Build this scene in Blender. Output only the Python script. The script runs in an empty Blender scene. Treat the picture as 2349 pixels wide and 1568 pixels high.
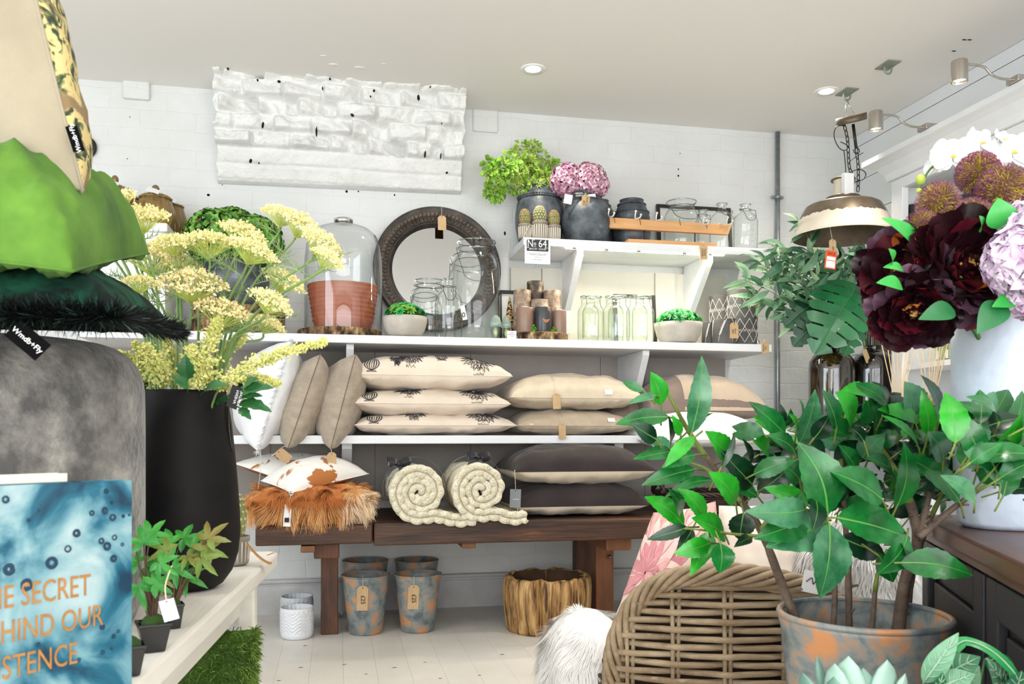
import bpy, bmesh, math, random
from math import sin, cos, pi, radians, sqrt, atan2
from mathutils import Vector, Matrix, noise

SC = bpy.context.scene
COL = SC.collection

# ------------------------------------------------------------------ camera
F = 1957.0            # focal length in pixels of the 2349 wide frame
CX, YH, HC = 1174.5, 1000.0, 0.787   # principal column, horizon row, eye height
YAW = math.atan(401 / F)
SA, CA = sin(YAW), cos(YAW)
cam_d = bpy.data.cameras.new('camera')
cam_d.sensor_width = 36.0
cam_d.lens = 36.0 * F / 2349.0
cam_d.shift_y = (YH - 784.0) / 2349.0
cam_d.clip_start = 0.02
cam_d.dof.use_dof = True
cam_d.dof.focus_distance = 3.2
cam_d.dof.aperture_fstop = 11.0
cam = bpy.data.objects.new('camera', cam_d)
COL.objects.link(cam)
cam.location = (0, 0, HC)
cam.rotation_euler = (pi / 2, 0, -YAW)
SC.camera = cam

# ------------------------------------------------------------------ world, view
world = bpy.data.worlds.new('daylight')
SC.world = world
world.use_nodes = True
wn = world.node_tree.nodes
wn['Background'].inputs[0].default_value = (0.80, 0.90, 1.0, 1)
wn['Background'].inputs[1].default_value = 1.2
SC.view_settings.view_transform = 'Standard'
SC.view_settings.look = 'None'
SC.view_settings.gamma = 1.0
SC.view_settings.use_curve_mapping = False
SC.view_settings.exposure = 0.45
cy = SC.cycles
cy.max_bounces = 10
cy.diffuse_bounces = 4
cy.glossy_bounces = 4
cy.transmission_bounces = 6
cy.transparent_max_bounces = 32
cy.caustics_reflective = False
cy.caustics_refractive = False
cy.sample_clamp_indirect = 6.0

def area(name, loc, rot, sx, sy, power, color=(1, 1, 1)):
    l = bpy.data.lights.new(name, 'AREA')
    l.shape = 'RECTANGLE'; l.size = sx; l.size_y = sy
    l.energy = power; l.color = color
    o = bpy.data.objects.new(name, l); COL.objects.link(o)
    o.location = loc; o.rotation_euler = rot
    return o
# daylight of the shop window behind the camera and of the side window
area('daylight_front_window', (0.1, -2.08, 1.62), (radians(78), 0, 0), 4.4, 1.1, 46, (0.96, 0.98, 1.0))
area('ceiling_fill', (0.1, -2.06, 0.80), (radians(112), 0, 0), 4.4, 0.6, 62, (1.0, 0.97, 0.94))  # added fill light pointing up, there to brighten the ceiling
area('daylight_side_window', (-2.30, 0.9, 1.50), (radians(80), 0, radians(-90)), 2.2, 1.2, 34, (0.84, 0.93, 1.0))

# ------------------------------------------------------------------ photo measuring helpers
def ray(px):
    t = (px - CX) / F
    return SA + t * CA, CA - t * SA
def at(px, py, Y):                      # point of the photo at depth plane Y
    dx, dy = ray(px); f = Y / dy
    return Vector((dx * f, Y, HC + (YH - py) * f / F))
def atz(px, py, Z):                     # point of the photo on height Z
    f = (Z - HC) * F / (YH - py); dx, dy = ray(px)
    return Vector((dx * f, dy * f, Z))
def atx(px, py, X):
    dx, dy = ray(px); f = X / dx
    return Vector((X, dy * f, HC + (YH - py) * f / F))
def sc(px, Y):                          # metres per pixel there
    return (Y / ray(px)[1]) / F

# ------------------------------------------------------------------ materials
def lin(c):
    out = []
    for v in c[:3]:
        v = v / 255.0
        out.append(v / 12.92 if v <= 0.04045 else ((v + 0.055) / 1.055) ** 2.4)
    return (out[0], out[1], out[2], 1.0)

MATS = {}
def M(name, c1, c2=None, c3=None, scale=6.0, detail=4.0, lo=0.35, hi=0.65, rough=0.6, metal=0.0, bump=0.0,
      bscale=60.0, bdetail=3.0, stretch=(1, 1, 1), sheen=0.0, spec=0.5, emit=None, coat=0.0, distort=0.0, trans=0.0, sss=0.0):
    if name in MATS: return MATS[name]
    m = bpy.data.materials.new(name); m.use_nodes = True
    nt = m.node_tree; N = nt.nodes; L = nt.links
    b = N['Principled BSDF']
    b.inputs['Base Color'].default_value = lin(c1)
    b.inputs['Roughness'].default_value = rough
    b.inputs['Metallic'].default_value = metal
    b.inputs['Specular IOR Level'].default_value = spec
    if sheen:
        b.inputs['Sheen Weight'].default_value = sheen
        b.inputs['Sheen Roughness'].default_value = 0.4
    if coat:
        b.inputs['Coat Weight'].default_value = coat
        b.inputs['Coat Roughness'].default_value = 0.08
    if emit:
        b.inputs['Emission Color'].default_value = lin(emit[0])
        b.inputs['Emission Strength'].default_value = emit[1]
    if trans:
        b.inputs['Transmission Weight'].default_value = trans
    if sss:
        b.inputs['Subsurface Weight'].default_value = sss
        b.inputs['Subsurface Radius'].default_value = (0.02, 0.02, 0.01)
        b.inputs['Subsurface Scale'].default_value = 0.3
    if c2 is not None or bump:
        tc = N.new('ShaderNodeTexCoord'); mp = N.new('ShaderNodeMapping')
        mp.inputs['Scale'].default_value = stretch
        L.new(tc.outputs['Object'], mp.inputs['Vector'])
    if c2 is not None:
        nz = N.new('ShaderNodeTexNoise')
        nz.inputs['Scale'].default_value = scale; nz.inputs['Detail'].default_value = detail
        nz.inputs['Roughness'].default_value = 0.62
        nz.inputs['Distortion'].default_value = distort
        L.new(mp.outputs[0], nz.inputs['Vector'])
        cr = N.new('ShaderNodeValToRGB'); e = cr.color_ramp.elements
        e[0].position = lo; e[0].color = lin(c1)
        e[1].position = hi; e[1].color = lin(c2)
        if c3 is not None:
            x = e.new(min(0.99, hi + 0.5 * (hi - lo) + 0.04)); x.color = lin(c3)
        L.new(nz.outputs['Fac'], cr.inputs[0]); L.new(cr.outputs[0], b.inputs['Base Color'])
    if bump:
        bn = N.new('ShaderNodeTexNoise'); bn.inputs['Scale'].default_value = bscale; bn.inputs['Detail'].default_value = bdetail
        L.new(mp.outputs[0], bn.inputs['Vector'])
        bp = N.new('ShaderNodeBump'); bp.inputs['Strength'].default_value = bump; bp.inputs['Distance'].default_value = 0.01
        L.new(bn.outputs['Fac'], bp.inputs['Height']); L.new(bp.outputs[0], b.inputs['Normal'])
    MATS[name] = m
    return m

def glass(name, centre=(250, 252, 250), edge=(150, 165, 158), refl=1.0):
    """thin blown glass: see-through, greyer towards the rim of the shape, with clear reflections"""
    if name in MATS: return MATS[name]
    m = bpy.data.materials.new(name); m.use_nodes = True
    nt = m.node_tree; N = nt.nodes; L = nt.links
    N.remove(N['Principled BSDF'])
    out = N['Material Output']
    lw = N.new('ShaderNodeLayerWeight'); lw.inputs['Blend'].default_value = 0.35
    cr = N.new('ShaderNodeValToRGB'); e = cr.color_ramp.elements
    e[0].position = 0.40; e[0].color = lin(centre); e[1].position = 0.96; e[1].color = lin(edge)
    L.new(lw.outputs['Facing'], cr.inputs[0])
    tr = N.new('ShaderNodeBsdfTransparent'); L.new(cr.outputs[0], tr.inputs[0])
    gl = N.new('ShaderNodeBsdfGlossy'); gl.inputs['Roughness'].default_value = 0.02
    l2 = N.new('ShaderNodeLayerWeight'); l2.inputs['Blend'].default_value = 0.5
    pw = N.new('ShaderNodeMath'); pw.operation = 'POWER'; pw.inputs[1].default_value = 4.0
    L.new(l2.outputs['Facing'], pw.inputs[0])
    mu = N.new('ShaderNodeMath'); mu.operation = 'MULTIPLY_ADD'; mu.inputs[1].default_value = 0.85 * refl; mu.inputs[2].default_value = 0.07 * refl; mu.use_clamp = True
    L.new(pw.outputs[0], mu.inputs[0])
    mx = N.new('ShaderNodeMixShader'); L.new(mu.outputs[0], mx.inputs[0]); L.new(tr.outputs[0], mx.inputs[1]); L.new(gl.outputs[0], mx.inputs[2])
    L.new(mx.outputs[0], out.inputs['Surface'])
    MATS[name] = m
    return m

# ------------------------------------------------------------------ mesh builder
def Mx(loc=(0, 0, 0), rx=0, ry=0, rz=0, s=1.0):
    return Matrix.Translation(Vector(loc)) @ Matrix.Rotation(rz, 4, 'Z') @ Matrix.Rotation(ry, 4, 'Y') @ Matrix.Rotation(rx, 4, 'X') @ Matrix.Scale(s, 4)

class MB:
    def __init__(s): s.v = []; s.f = []; s.m = []
    def add(s, vs, fs, mi=0, M_=None):
        o = len(s.v)
        for p in vs: s.v.append(tuple(M_ @ Vector(p)) if M_ else tuple(p))
        for q in fs: s.f.append([o + i for i in q]); s.m.append(mi)
    def box(s, a, b, mi=0, M_=None, bev=0.0):
        x0, y0, z0 = a; x1, y1, z1 = b
        if bev <= 0:
            vs = [(x0,y0,z0),(x1,y0,z0),(x1,y1,z0),(x0,y1,z0),(x0,y0,z1),(x1,y0,z1),(x1,y1,z1),(x0,y1,z1)]
            s.add(vs, [(0,3,2,1),(4,5,6,7),(0,1,5,4),(1,2,6,5),(2,3,7,6),(3,0,4,7)], mi, M_)
            return
        bm = bmesh.new()
        bmesh.ops.create_cube(bm, size=1.0, matrix=Matrix.Translation(((x0+x1)/2, (y0+y1)/2, (z0+z1)/2)) @ Matrix.Diagonal((x1-x0, y1-y0, z1-z0, 1)))
        bmesh.ops.bevel(bm, geom=bm.edges[:], offset=bev, segments=2, affect='EDGES', profile=0.5)
        bm.verts.index_update()
        s.add([v.co[:] for v in bm.verts], [[v.index for v in f.verts] for f in bm.faces], mi, M_)
        bm.free()
    def tube(s, pts, r, n=6, mi=0, closed=False, cap=True, M_=None):
        pts = [Vector(p) for p in pts]; k = len(pts)
        if k < 2: return
        rs = r if isinstance(r, (list, tuple)) else [r] * k
        vs = []; fs = []
        up = None
        for i in range(k):
            a = pts[i - 1] if (i > 0 or closed) else pts[i]
            b = pts[(i + 1) % k] if (i < k - 1 or closed) else pts[i]
            t = (b - a)
            if t.length < 1e-9: t = Vector((0, 0, 1))
            t.normalize()
            if up is None:
                up = t.orthogonal().normalized()
            else:
                up = up - t * up.dot(t)
                if up.length < 1e-6: up = t.orthogonal()
                up.normalize()
            w = t.cross(up)
            for j in range(n):
                an = 2 * pi * j / n
                vs.append(pts[i] + (up * cos(an) + w * sin(an)) * rs[i])
        for i in range(k if closed else k - 1):
            for j in range(n):
                a = i * n + j; b = i * n + (j + 1) % n
                c = ((i + 1) % k) * n + (j + 1) % n; d = ((i + 1) % k) * n + j
                fs.append((a, b, c, d))
        if cap and not closed:
            fs.append(tuple(range(n - 1, -1, -1))); fs.append(tuple((k - 1) * n + j for j in range(n)))
        s.add(vs, fs, mi, M_)
    def lathe(s, prof, n=40, mi=0, cap0=True, cap1=False, M_=None, wob=None):
        vs = []; fs = []
        for i, (r, z) in enumerate(prof):
            for j in range(n):
                a = 2 * pi * j / n
                rr = max(r, 0.0) if wob is None else wob(max(r, 0.0), z, a, i)
                vs.append((rr * cos(a), rr * sin(a), z))
        k = len(prof)
        for i in range(k - 1):
            for j in range(n):
                a = i * n + j; b = i * n + (j + 1) % n
                fs.append((a, b, b + n, a + n))
        if cap0: fs.append(tuple(range(n - 1, -1, -1)))
        if cap1: fs.append(tuple((k - 1) * n + j for j in range(n)))
        s.add(vs, fs, mi, M_)
    def grid(s, fn, nu, nv, mi=0, M_=None, wrapu=False):
        vs = []; fs = []
        cu = nu if wrapu else nu + 1
        for j in range(nv + 1):
            for i in range(cu):
                vs.append(fn(i / nu, j / nv))
        for j in range(nv):
            for i in range(nu):
                a = j * cu + i; b = j * cu + (i + 1) % cu
                fs.append((a, b, b + cu, a + cu))
        s.add(vs, fs, mi, M_)
    def ball(s, c, r, nu=12, nv=8, mi=0, sq=(1, 1, 1), fn=None, M_=None):
        c = Vector(c)
        def g(u, v):
            a = 2 * pi * u; b = pi * v
            d = Vector((sin(b) * cos(a) * sq[0], sin(b) * sin(a) * sq[1], -cos(b) * sq[2]))
            k = fn(d) if fn else 1.0
            return c + d * r * k
        s.grid(g, nu, nv, mi, M_, wrapu=True)
    def ribbon(s, pts, w, nrm, mi=0):
        pts = [Vector(p) for p in pts]; k = len(pts); vs = []; fs = []
        for i in range(k):
            t = pts[min(i + 1, k - 1)] - pts[max(i - 1, 0)]
            if t.length < 1e-9: t = Vector((1, 0, 0))
            nn = nrm(i) if callable(nrm) else Vector(nrm)
            sd = t.cross(nn)
            if sd.length < 1e-9: sd = t.orthogonal()
            sd.normalize()
            ww = w[i] if isinstance(w, (list, tuple)) else w
            vs += [pts[i] - sd * ww / 2, pts[i] + sd * ww / 2]
        for i in range(k - 1):
            fs.append((2 * i, 2 * i + 1, 2 * i + 3, 2 * i + 2))
        s.add(vs, fs, mi)
    def leaf(s, base, tip, width, up, mi=0, fold=0.25, curl=0.12, serr=0.0, n=7, shape=1.0, side_bend=0.0, rib=None):
        """one leaf: pointed oval, folded along its midrib and curled down towards the tip"""
        base = Vector(base); tip = Vector(tip); ax = tip - base; ln = ax.length
        if ln < 1e-6: return
        ax.normalize(); up = Vector(up); up = up - ax * up.dot(ax)
        if up.length < 1e-4: up = ax.orthogonal()
        up.normalize(); sd = ax.cross(up)
        vs = []; fs = []
        for i in range(n + 1):
            t = i / n
            w = width * 0.5 * (sin(pi * min(1, t ** (0.8 * shape))) ** 0.85) if 0 < t < 1 else width * 0.02
            if serr and 0 < i < n: w *= 1 + (serr if i % 2 else -serr * 0.6)
            c = base + ax * ln * t + up * (curl * ln * (sin(pi * t) * 0.8 - t * t * 0.55)) + sd * side_bend * ln * sin(pi * t)
            lift = up * (w * fold)
            vs += [c - sd * w + lift, c, c + sd * w + lift]
        for i in range(n):
            a = 3 * i
            fs += [(a, a + 1, a + 4, a + 3), (a + 1, a + 2, a + 5, a + 4)]
        s.add(vs, fs, mi)
        if rib is not None:             # raised midrib
            rv = []; rf = []; rw = width * .022
            for i in range(n + 1):
                c = Vector(vs[3 * i + 1]); q = rw * (1.2 - i / n)
                rv += [c - sd * q + up * (q * .6), c + up * (q * 1.1), c + sd * q + up * (q * .6)]
            for i in range(n): a = 3 * i; rf += [(a, a + 1, a + 4, a + 3), (a + 1, a + 2, a + 5, a + 4)]
            s.add(rv, rf, rib)
    def build(s, name, mats, parent=None, loc=None, smooth=True, world_coords=False, bevel=0, solidify=0, subsurf=0, angle=None):
        me = bpy.data.meshes.new(name)
        me.from_pydata(s.v, [], s.f)
        if not isinstance(mats, (list, tuple)): mats = [mats]
        for m in mats: me.materials.append(m)
        me.polygons.foreach_set('material_index', s.m)
        me.polygons.foreach_set('use_smooth', [smooth] * len(s.f))
        me.update()
        if smooth and angle is not None:
            try: me.set_sharp_from_angle(angle=radians(angle))
            except Exception: pass
        o = bpy.data.objects.new(name, me); COL.objects.link(o)
        if parent is not None:
            o.parent = parent
            if world_coords: o.matrix_parent_inverse = parent.matrix_basis.inverted()
        if loc is not None: o.location = loc
        if bevel:
            md = o.modifiers.new('bevel', 'BEVEL'); md.width = bevel; md.segments = 2; md.limit_method = 'ANGLE'
        if solidify:
            md = o.modifiers.new('solid', 'SOLIDIFY'); md.thickness = solidify; md.offset = 0
        if subsurf:
            md = o.modifiers.new('sub', 'SUBSURF'); md.levels = subsurf; md.render_levels = subsurf
        return o

def tag_props(o, label, cat, group=None, kind=None):
    o['label'] = label; o['category'] = cat
    if group: o['group'] = group
    if kind: o['kind'] = kind
    return o
def thing(name, label, cat, loc=(0, 0, 0), group=None, rot=(0, 0, 0)):
    o = bpy.data.objects.new(name, None); COL.objects.link(o)
    o.empty_display_size = 0.05
    o.location = loc; o.rotation_euler = rot
    return tag_props(o, label, cat, group)
def struct(name, mb, mat, **k):
    o = mb.build(name, mat, **k)
    if not k.get('parent'): o['kind'] = 'structure'
    return o
def dup(root, loc, label, rot=None, group=None):
    r = root.copy(); COL.objects.link(r); r.location = loc
    if rot is not None: r.rotation_euler = rot
    r['label'] = label
    if group: r['group'] = group
    for ch in list(root.children):
        c = ch.copy(); COL.objects.link(c); c.parent = r
        for g in list(ch.children):
            d = g.copy(); COL.objects.link(d); d.parent = c
    return r

def spline(pts, n=8):
    """Catmull-Rom through the points"""
    P = [Vector(p) for p in pts]; out = []
    for i in range(len(P) - 1):
        p0 = P[max(i - 1, 0)]; p1 = P[i]; p2 = P[i + 1]; p3 = P[min(i + 2, len(P) - 1)]
        for k in range(n):
            t = k / n
            out.append(0.5 * ((2 * p1) + (p2 - p0) * t + (2 * p0 - 5 * p1 + 4 * p2 - p3) * t * t + (3 * p1 - p0 - 3 * p2 + p3) * t ** 3))
    out.append(P[-1])
    return out

def letters(body, size, mat, name='lettering', parent=None, mtx=None, align='CENTER', squeeze=1.0):
    cu = bpy.data.curves.new(name, 'FONT'); cu.body = body; cu.size = size
    cu.align_x = align; cu.align_y = 'CENTER'; cu.extrude = size * 0.004; cu.resolution_u = 3
    t = bpy.data.objects.new(name, cu); COL.objects.link(t)
    dg = bpy.context.evaluated_depsgraph_get()
    me = bpy.data.meshes.new_from_object(t.evaluated_get(dg))
    bpy.data.objects.remove(t); bpy.data.curves.remove(cu)
    me.materials.clear(); me.materials.append(mat)
    me.name = name
    if squeeze != 1.0: me.transform(Matrix.Diagonal((squeeze, 1, 1, 1)))
    if mtx is not None: me.transform(mtx)
    o = bpy.data.objects.new(name, me); COL.objects.link(o)
    if parent is not None: o.parent = parent
    return o
FACE = Matrix.Rotation(pi / 2, 4, 'X')      # lettering in the XZ plane, read from -Y

# common materials
WHITE = M('white_paint', (232, 233, 232), (224, 225, 224), scale=3, rough=0.5, bump=0.06, bscale=40)
KRAFT = M('kraft_card', (204, 172, 130), (192, 160, 118), scale=30, rough=0.8)
CARD = M('white_card', (240, 240, 240), rough=0.6)
INK = M('dark_ink', (38, 30, 28), rough=0.8)
STRING = M('string', (215, 200, 175), rough=0.9)
GREYCARD = M('grey_card', (126, 130, 134), rough=0.7)
WIRE = M('dark_wire', (70, 64, 58), rough=0.4, metal=0.7)
BLACK = M('black_paint', (24, 23, 22), rough=0.45)

def price_tag(parent, top, w, h, mat=None, lean=0.0, roll=0.0, yaw=0.0, string=None, scribble=None, size=None, name='price_tag', plain=False, hole=True):
    """card tag hanging from `top` (in the parent's frame) with a string and handwriting"""
    mat = mat or KRAFT
    mb = MB(); c = 0.0 if plain else w * 0.24; th = 0.0012
    out = [(-w / 2 + c, 0), (w / 2 - c, 0), (w / 2, -c), (w / 2, -h), (-w / 2, -h), (-w / 2, -c)] if not plain else [(-w / 2, 0), (w / 2, 0), (w / 2, -h), (-w / 2, -h)]
    k = len(out)
    vs = [(x, -th, z) for x, z in out] + [(x, th, z) for x, z in out]
    fs = [tuple(range(k - 1, -1, -1)), tuple(range(k, 2 * k))] + [(i, (i + 1) % k, k + (i + 1) % k, k + i) for i in range(k)]
    mt = Mx(top, rx=lean, ry=roll, rz=yaw)
    mb.add(vs, fs, 0, mt)
    if hole: mb.ball((0, -th, -h * 0.08), w * 0.055, 8, 4, 1, (1, 0.3, 1), M_=mt)
    o = mb.build(name, [mat, INK], parent, smooth=False)
    if string:
        sb = MB(); sb.tube(spline([mt @ Vector((0, 0, -h * 0.08))] + [Vector(p) for p in string], 5), 0.0011, 5)
        sb.build('string', STRING, o)
    if scribble:
        letters(scribble, size or w * 0.5, INK, 'handwriting', o, mt @ Matrix.Translation((0, -th * 2.2, -h * 0.55)) @ FACE @ Matrix.Rotation(-pi / 2, 4, 'Z') if size is None or size > 0 else None)
    return o
# ================================================================== the room
WY = 3.93; WX = 2.577; CZ = 2.307; LX = -2.4; FY = -2.2

def brick_wall_mat():
    m = M('painted_brick', (226, 227, 226), (216, 217, 214), scale=2.0, rough=0.5)
    nt = m.node_tree; N = nt.nodes; L = nt.links; b = N['Principled BSDF']
    tc = N.new('ShaderNodeTexCoord'); sp = N.new('ShaderNodeSeparateXYZ'); cb = N.new('ShaderNodeCombineXYZ')
    L.new(tc.outputs['Object'], sp.inputs[0]); L.new(sp.outputs['X'], cb.inputs['X']); L.new(sp.outputs['Z'], cb.inputs['Y'])
    nz = N.new('ShaderNodeTexNoise'); nz.inputs['Scale'].default_value = 7; nz.inputs['Detail'].default_value = 3
    L.new(tc.outputs['Object'], nz.inputs['Vector'])
    ad = N.new('ShaderNodeVectorMath'); ad.operation = 'MULTIPLY_ADD'; ad.inputs[1].default_value = (0.035, 0.03, 0)
    L.new(nz.outputs['Color'], ad.inputs[0]); L.new(cb.outputs[0], ad.inputs[2])
    br = N.new('ShaderNodeTexBrick'); br.inputs['Scale'].default_value = 1.0
    br.inputs['Brick Width'].default_value = 0.235; br.inputs['Row Height'].default_value = 0.082
    br.inputs['Mortar Size'].default_value = 0.004; br.inputs['Mortar Smooth'].default_value = 1.0
    L.new(ad.outputs[0], br.inputs['Vector'])
    bp1 = N.new('ShaderNodeBump'); bp1.invert = True; bp1.inputs['Strength'].default_value = 0.30; bp1.inputs['Distance'].default_value = 0.005
    L.new(br.outputs['Fac'], bp1.inputs['Height'])
    n2 = N.new('ShaderNodeTexNoise'); n2.inputs['Scale'].default_value = 11; n2.inputs['Detail'].default_value = 6
    L.new(tc.outputs['Object'], n2.inputs['Vector'])
    bp2 = N.new('ShaderNodeBump'); bp2.inputs['Strength'].default_value = 0.5; bp2.inputs['Distance'].default_value = 0.016
    L.new(n2.outputs['Fac'], bp2.inputs['Height']); L.new(bp1.outputs[0], bp2.inputs['Normal'])
    L.new(bp2.outputs[0], b.inputs['Normal'])
    return m
BRICK = brick_wall_mat()
CEIL = M('ceiling_paint', (238, 234, 229), rough=0.75, bump=0.03, bscale=15)
FLOOR = M('painted_floor', (226, 222, 214), (214, 209, 200), scale=2.5, rough=0.42, bump=0.05, bscale=25)
HOLE = M('dark_hole', (22, 18, 15), rough=1.0)

mb = MB()
for i in range(46):
    x0 = LX + i * 0.11
    if x0 > WX: break
    mb.box((x0 + 0.00025, FY, -0.04), (min(x0 + 0.10975, WX), WY, 0), 0)
mb.box((LX, FY, -0.06), (WX, WY, -0.0405), 0)
rr = random.Random(5)
for px, py, w in ((1152, 1500, 9), (700, 1480, 7), (905, 1530, 8), (840, 1545, 6), (975, 1518, 6), (1270, 1515, 6), (690, 1530, 8), (790, 1523, 8), (1010, 1555, 6), (1100, 1548, 6), (640, 1560, 7)):
    p = atz(px, py, 0.0006); s_ = 0.0012 * w
    mb.add([p + Vector((-s_, -s_ * .3, 0)), p + Vector((s_ * .2, -s_ * .5, 0)), p + Vector((s_, s_ * .2, 0)), p + Vector((-s_ * .3, s_ * .6, 0))], [(0, 1, 2, 3)], 1)
struct('floor', mb, [FLOOR, M('floor_scuff', (120, 108, 96), rough=.8)], smooth=False)
mb = MB(); mb.box((LX, FY, CZ), (WX, WY, CZ + 0.05), 0)
# old plaster patches and hook marks
for px, py, r in ((742, 128, 6), (765, 148, 9), (825, 155, 10), (880, 146, 5)):
    p = atz(px, py, CZ); mb.ball(p, r * 0.0016, 9, 5, 0, (1.5, .9, 0.25))
for px, py in ((2212, 91), (2224, 91), (2188, 117)):
    p = atz(px, py, CZ - 0.0005); mb.box(p + Vector((-.008, -.003, -.001)), p + Vector((.008, .003, .0)), 1)
struct('ceiling', mb, [CEIL, HOLE], smooth=False)
mb = MB(); mb.box((LX, WY, 0), (WX, WY + 0.08, CZ), 0)
# nail holes and chips in the back wall
for px, py, w, h in ((478, 447, 6, 5), (795, 439, 5, 5), (822, 439, 3, 3), (905, 447, 3, 4), (1158, 535, 4, 8), (1556, 403, 4, 4), (1556, 388, 3, 3), (298, 268, 2, 2), (292, 364, 2, 2), (510, 424, 2, 2), (1560, 352, 2, 2)):
    p = at(px, py, WY); s_ = sc(px, WY)
    mb.ball(p, 1.0, 9, 6, 1, (w * s_ * .6, .002, h * s_ * .6))
# the raised, broken brick faces near the ceiling
def chip(px0, py0, px1, py1, d=.022):
    a = at(px0, py1, WY); b = at(px1, py0, WY)
    mb.box((a.x, WY - d, a.z), (b.x, WY + .01, b.z), 0, bev=.008)
chip(283, 182, 345, 228)
chip(1084, 255, 1142, 302, .012)
struct('wall_back', mb, [BRICK, HOLE], smooth=False)

# the broken-out brick chimney piece high on the back wall
def relief():
    mb = MB(); nu, nv = 230, 92
    tl, tr = at(472, 153, 3.70), at(1066, 212, 3.735)
    bl, br_ = at(497, 414, 3.875), at(1060, 440, 3.875)
    H = CZ - br_.z
    def fn(u, v):
        # v 0 bottom .. 1 top
        y = 3.875 + (3.71 - 3.875) * v
        x0 = bl.x + 0.02 * noise.noise(Vector((v * 9, 3, 1))) ; x1 = br_.x + 0.008 * noise.noise(Vector((v * 9, 8, 1)))
        x = x0 + (x1 - x0) * u
        zb = bl.z + (br_.z - bl.z) * u
        z = zb + (CZ + .005 - zb) * v
        hh = (z - br_.z)
        row = int((hh + 0.02 * noise.noise(Vector((x * 1.5, 0, 5)))) / 0.0645)
        fr = ((hh + 0.012 * noise.noise(Vector((x * 1.5, 0, 5)))) / 0.0645) % 1.0
        off = (row % 2) * 0.085 + 0.03 * sin(row * 7.1)
        wv = (x + off) / 0.165
        col = math.floor(wv); fc = wv - col
        rnd = noise.cell(Vector((col * 3.7 + 11.3, row * 5.1 + 2.2, 0.5)))
        edge = min(fr, 1 - fr) * 0.0645; edge2 = min(fc, 1 - fc) * 0.165 if row > 1 else 1.0
        g = min(1.0, edge / 0.010) * min(1.0, edge2 / 0.009)
        p = Vector((x, z, row * 1.3))
        rough = noise.fractal(p * 13 + Vector((rnd * 9, 0, 0)), 0.9, 2.1, 5)
        ridge = 1 - abs(noise.noise(p * 7 + Vector((0, rnd * 30, 4)))) * 2
        smooth_row = row in (0, 1)
        amp = 0.004 if smooth_row else 0.021
        tilt = (fc - .5) * (rnd - .5) * (0.0 if smooth_row else 0.07) + (fr - .5) * (noise.cell(Vector((row * 1.7, col * 2.3, 9))) - .5) * (0 if smooth_row else .04)
        d = g * (0.006 + (0.0 if smooth_row else 0.024 * rnd)) + g * (amp * rough + (0 if smooth_row else 0.012 * ridge)) + tilt * g
        if u in (0.0, 1.0) or v == 0.0:
            return (x, WY + 0.01, z)
        return (x, y - d + 0.01, z)
    mb.grid(fn, nu, nv, 0)
    # dark gaps between the bricks
    for px, py, w, h, r in ((603, 287, 5, 14, 10), (726, 302, 4, 22, 0), (575, 369, 6, 9, 20), (594, 374, 3, 3, 0), (960, 224, 6, 12, -8), (1013, 279, 3, 11, -5), (975, 354, 4, 15, 5), (1011, 358, 3, 13, 5), (808, 264, 8, 5, 35), (523, 158, 4, 4, 0), (591, 184, 4, 4, 0), (640, 187, 7, 4, 0), (757, 181, 4, 4, 0), (740, 203, 3, 7, 0), (858, 208, 5, 4, 0), (987, 200, 4, 4, 0), (1025, 396, 5, 4, 0), (850, 222, 3, 5, 0)):
        v = max(0, min(1, (430 - py) / 240))
        y = 3.875 - .165 * v - .018
        p = at(px, py, y); s_ = sc(px, y)
        mb.ball((0, 0, 0), 1.0, 9, 6, 1, (w * s_ * .55, .012, h * s_ * .55), M_=Mx(p, ry=radians(r)))
    return mb
struct('trim_1', relief(), [M('rough_white_brick', (233, 233, 230), (222, 222, 218), scale=9, rough=0.55, bump=0.55, bscale=42, bdetail=6), HOLE], smooth=True)

# right wall of horizontal boards
mb = MB(); z = -0.0225
while z < CZ:
    z1 = min(z + 0.1745, CZ)
    mb.box((WX + .006, FY, z), (WX + 0.06, WY, z1), 0)
    mb.box((WX, FY, z + .0022), (WX + 0.02, WY, z1 - .0012), 0)
    mb.box((WX + .004, FY, z1 - .0035), (WX + .0058, WY, z1 + .0035), 1)
    z += 0.1745
# one butt joint between boards
p = atx(2199, 240, WX); mb.box((WX - .0005, p.y - .0012, 1.7455), (WX + .001, p.y + .0012, 1.918), 1)
struct('wall_right', mb, [M('wall_boards', (226, 229, 231), rough=.5), HOLE], smooth=False)
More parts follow.
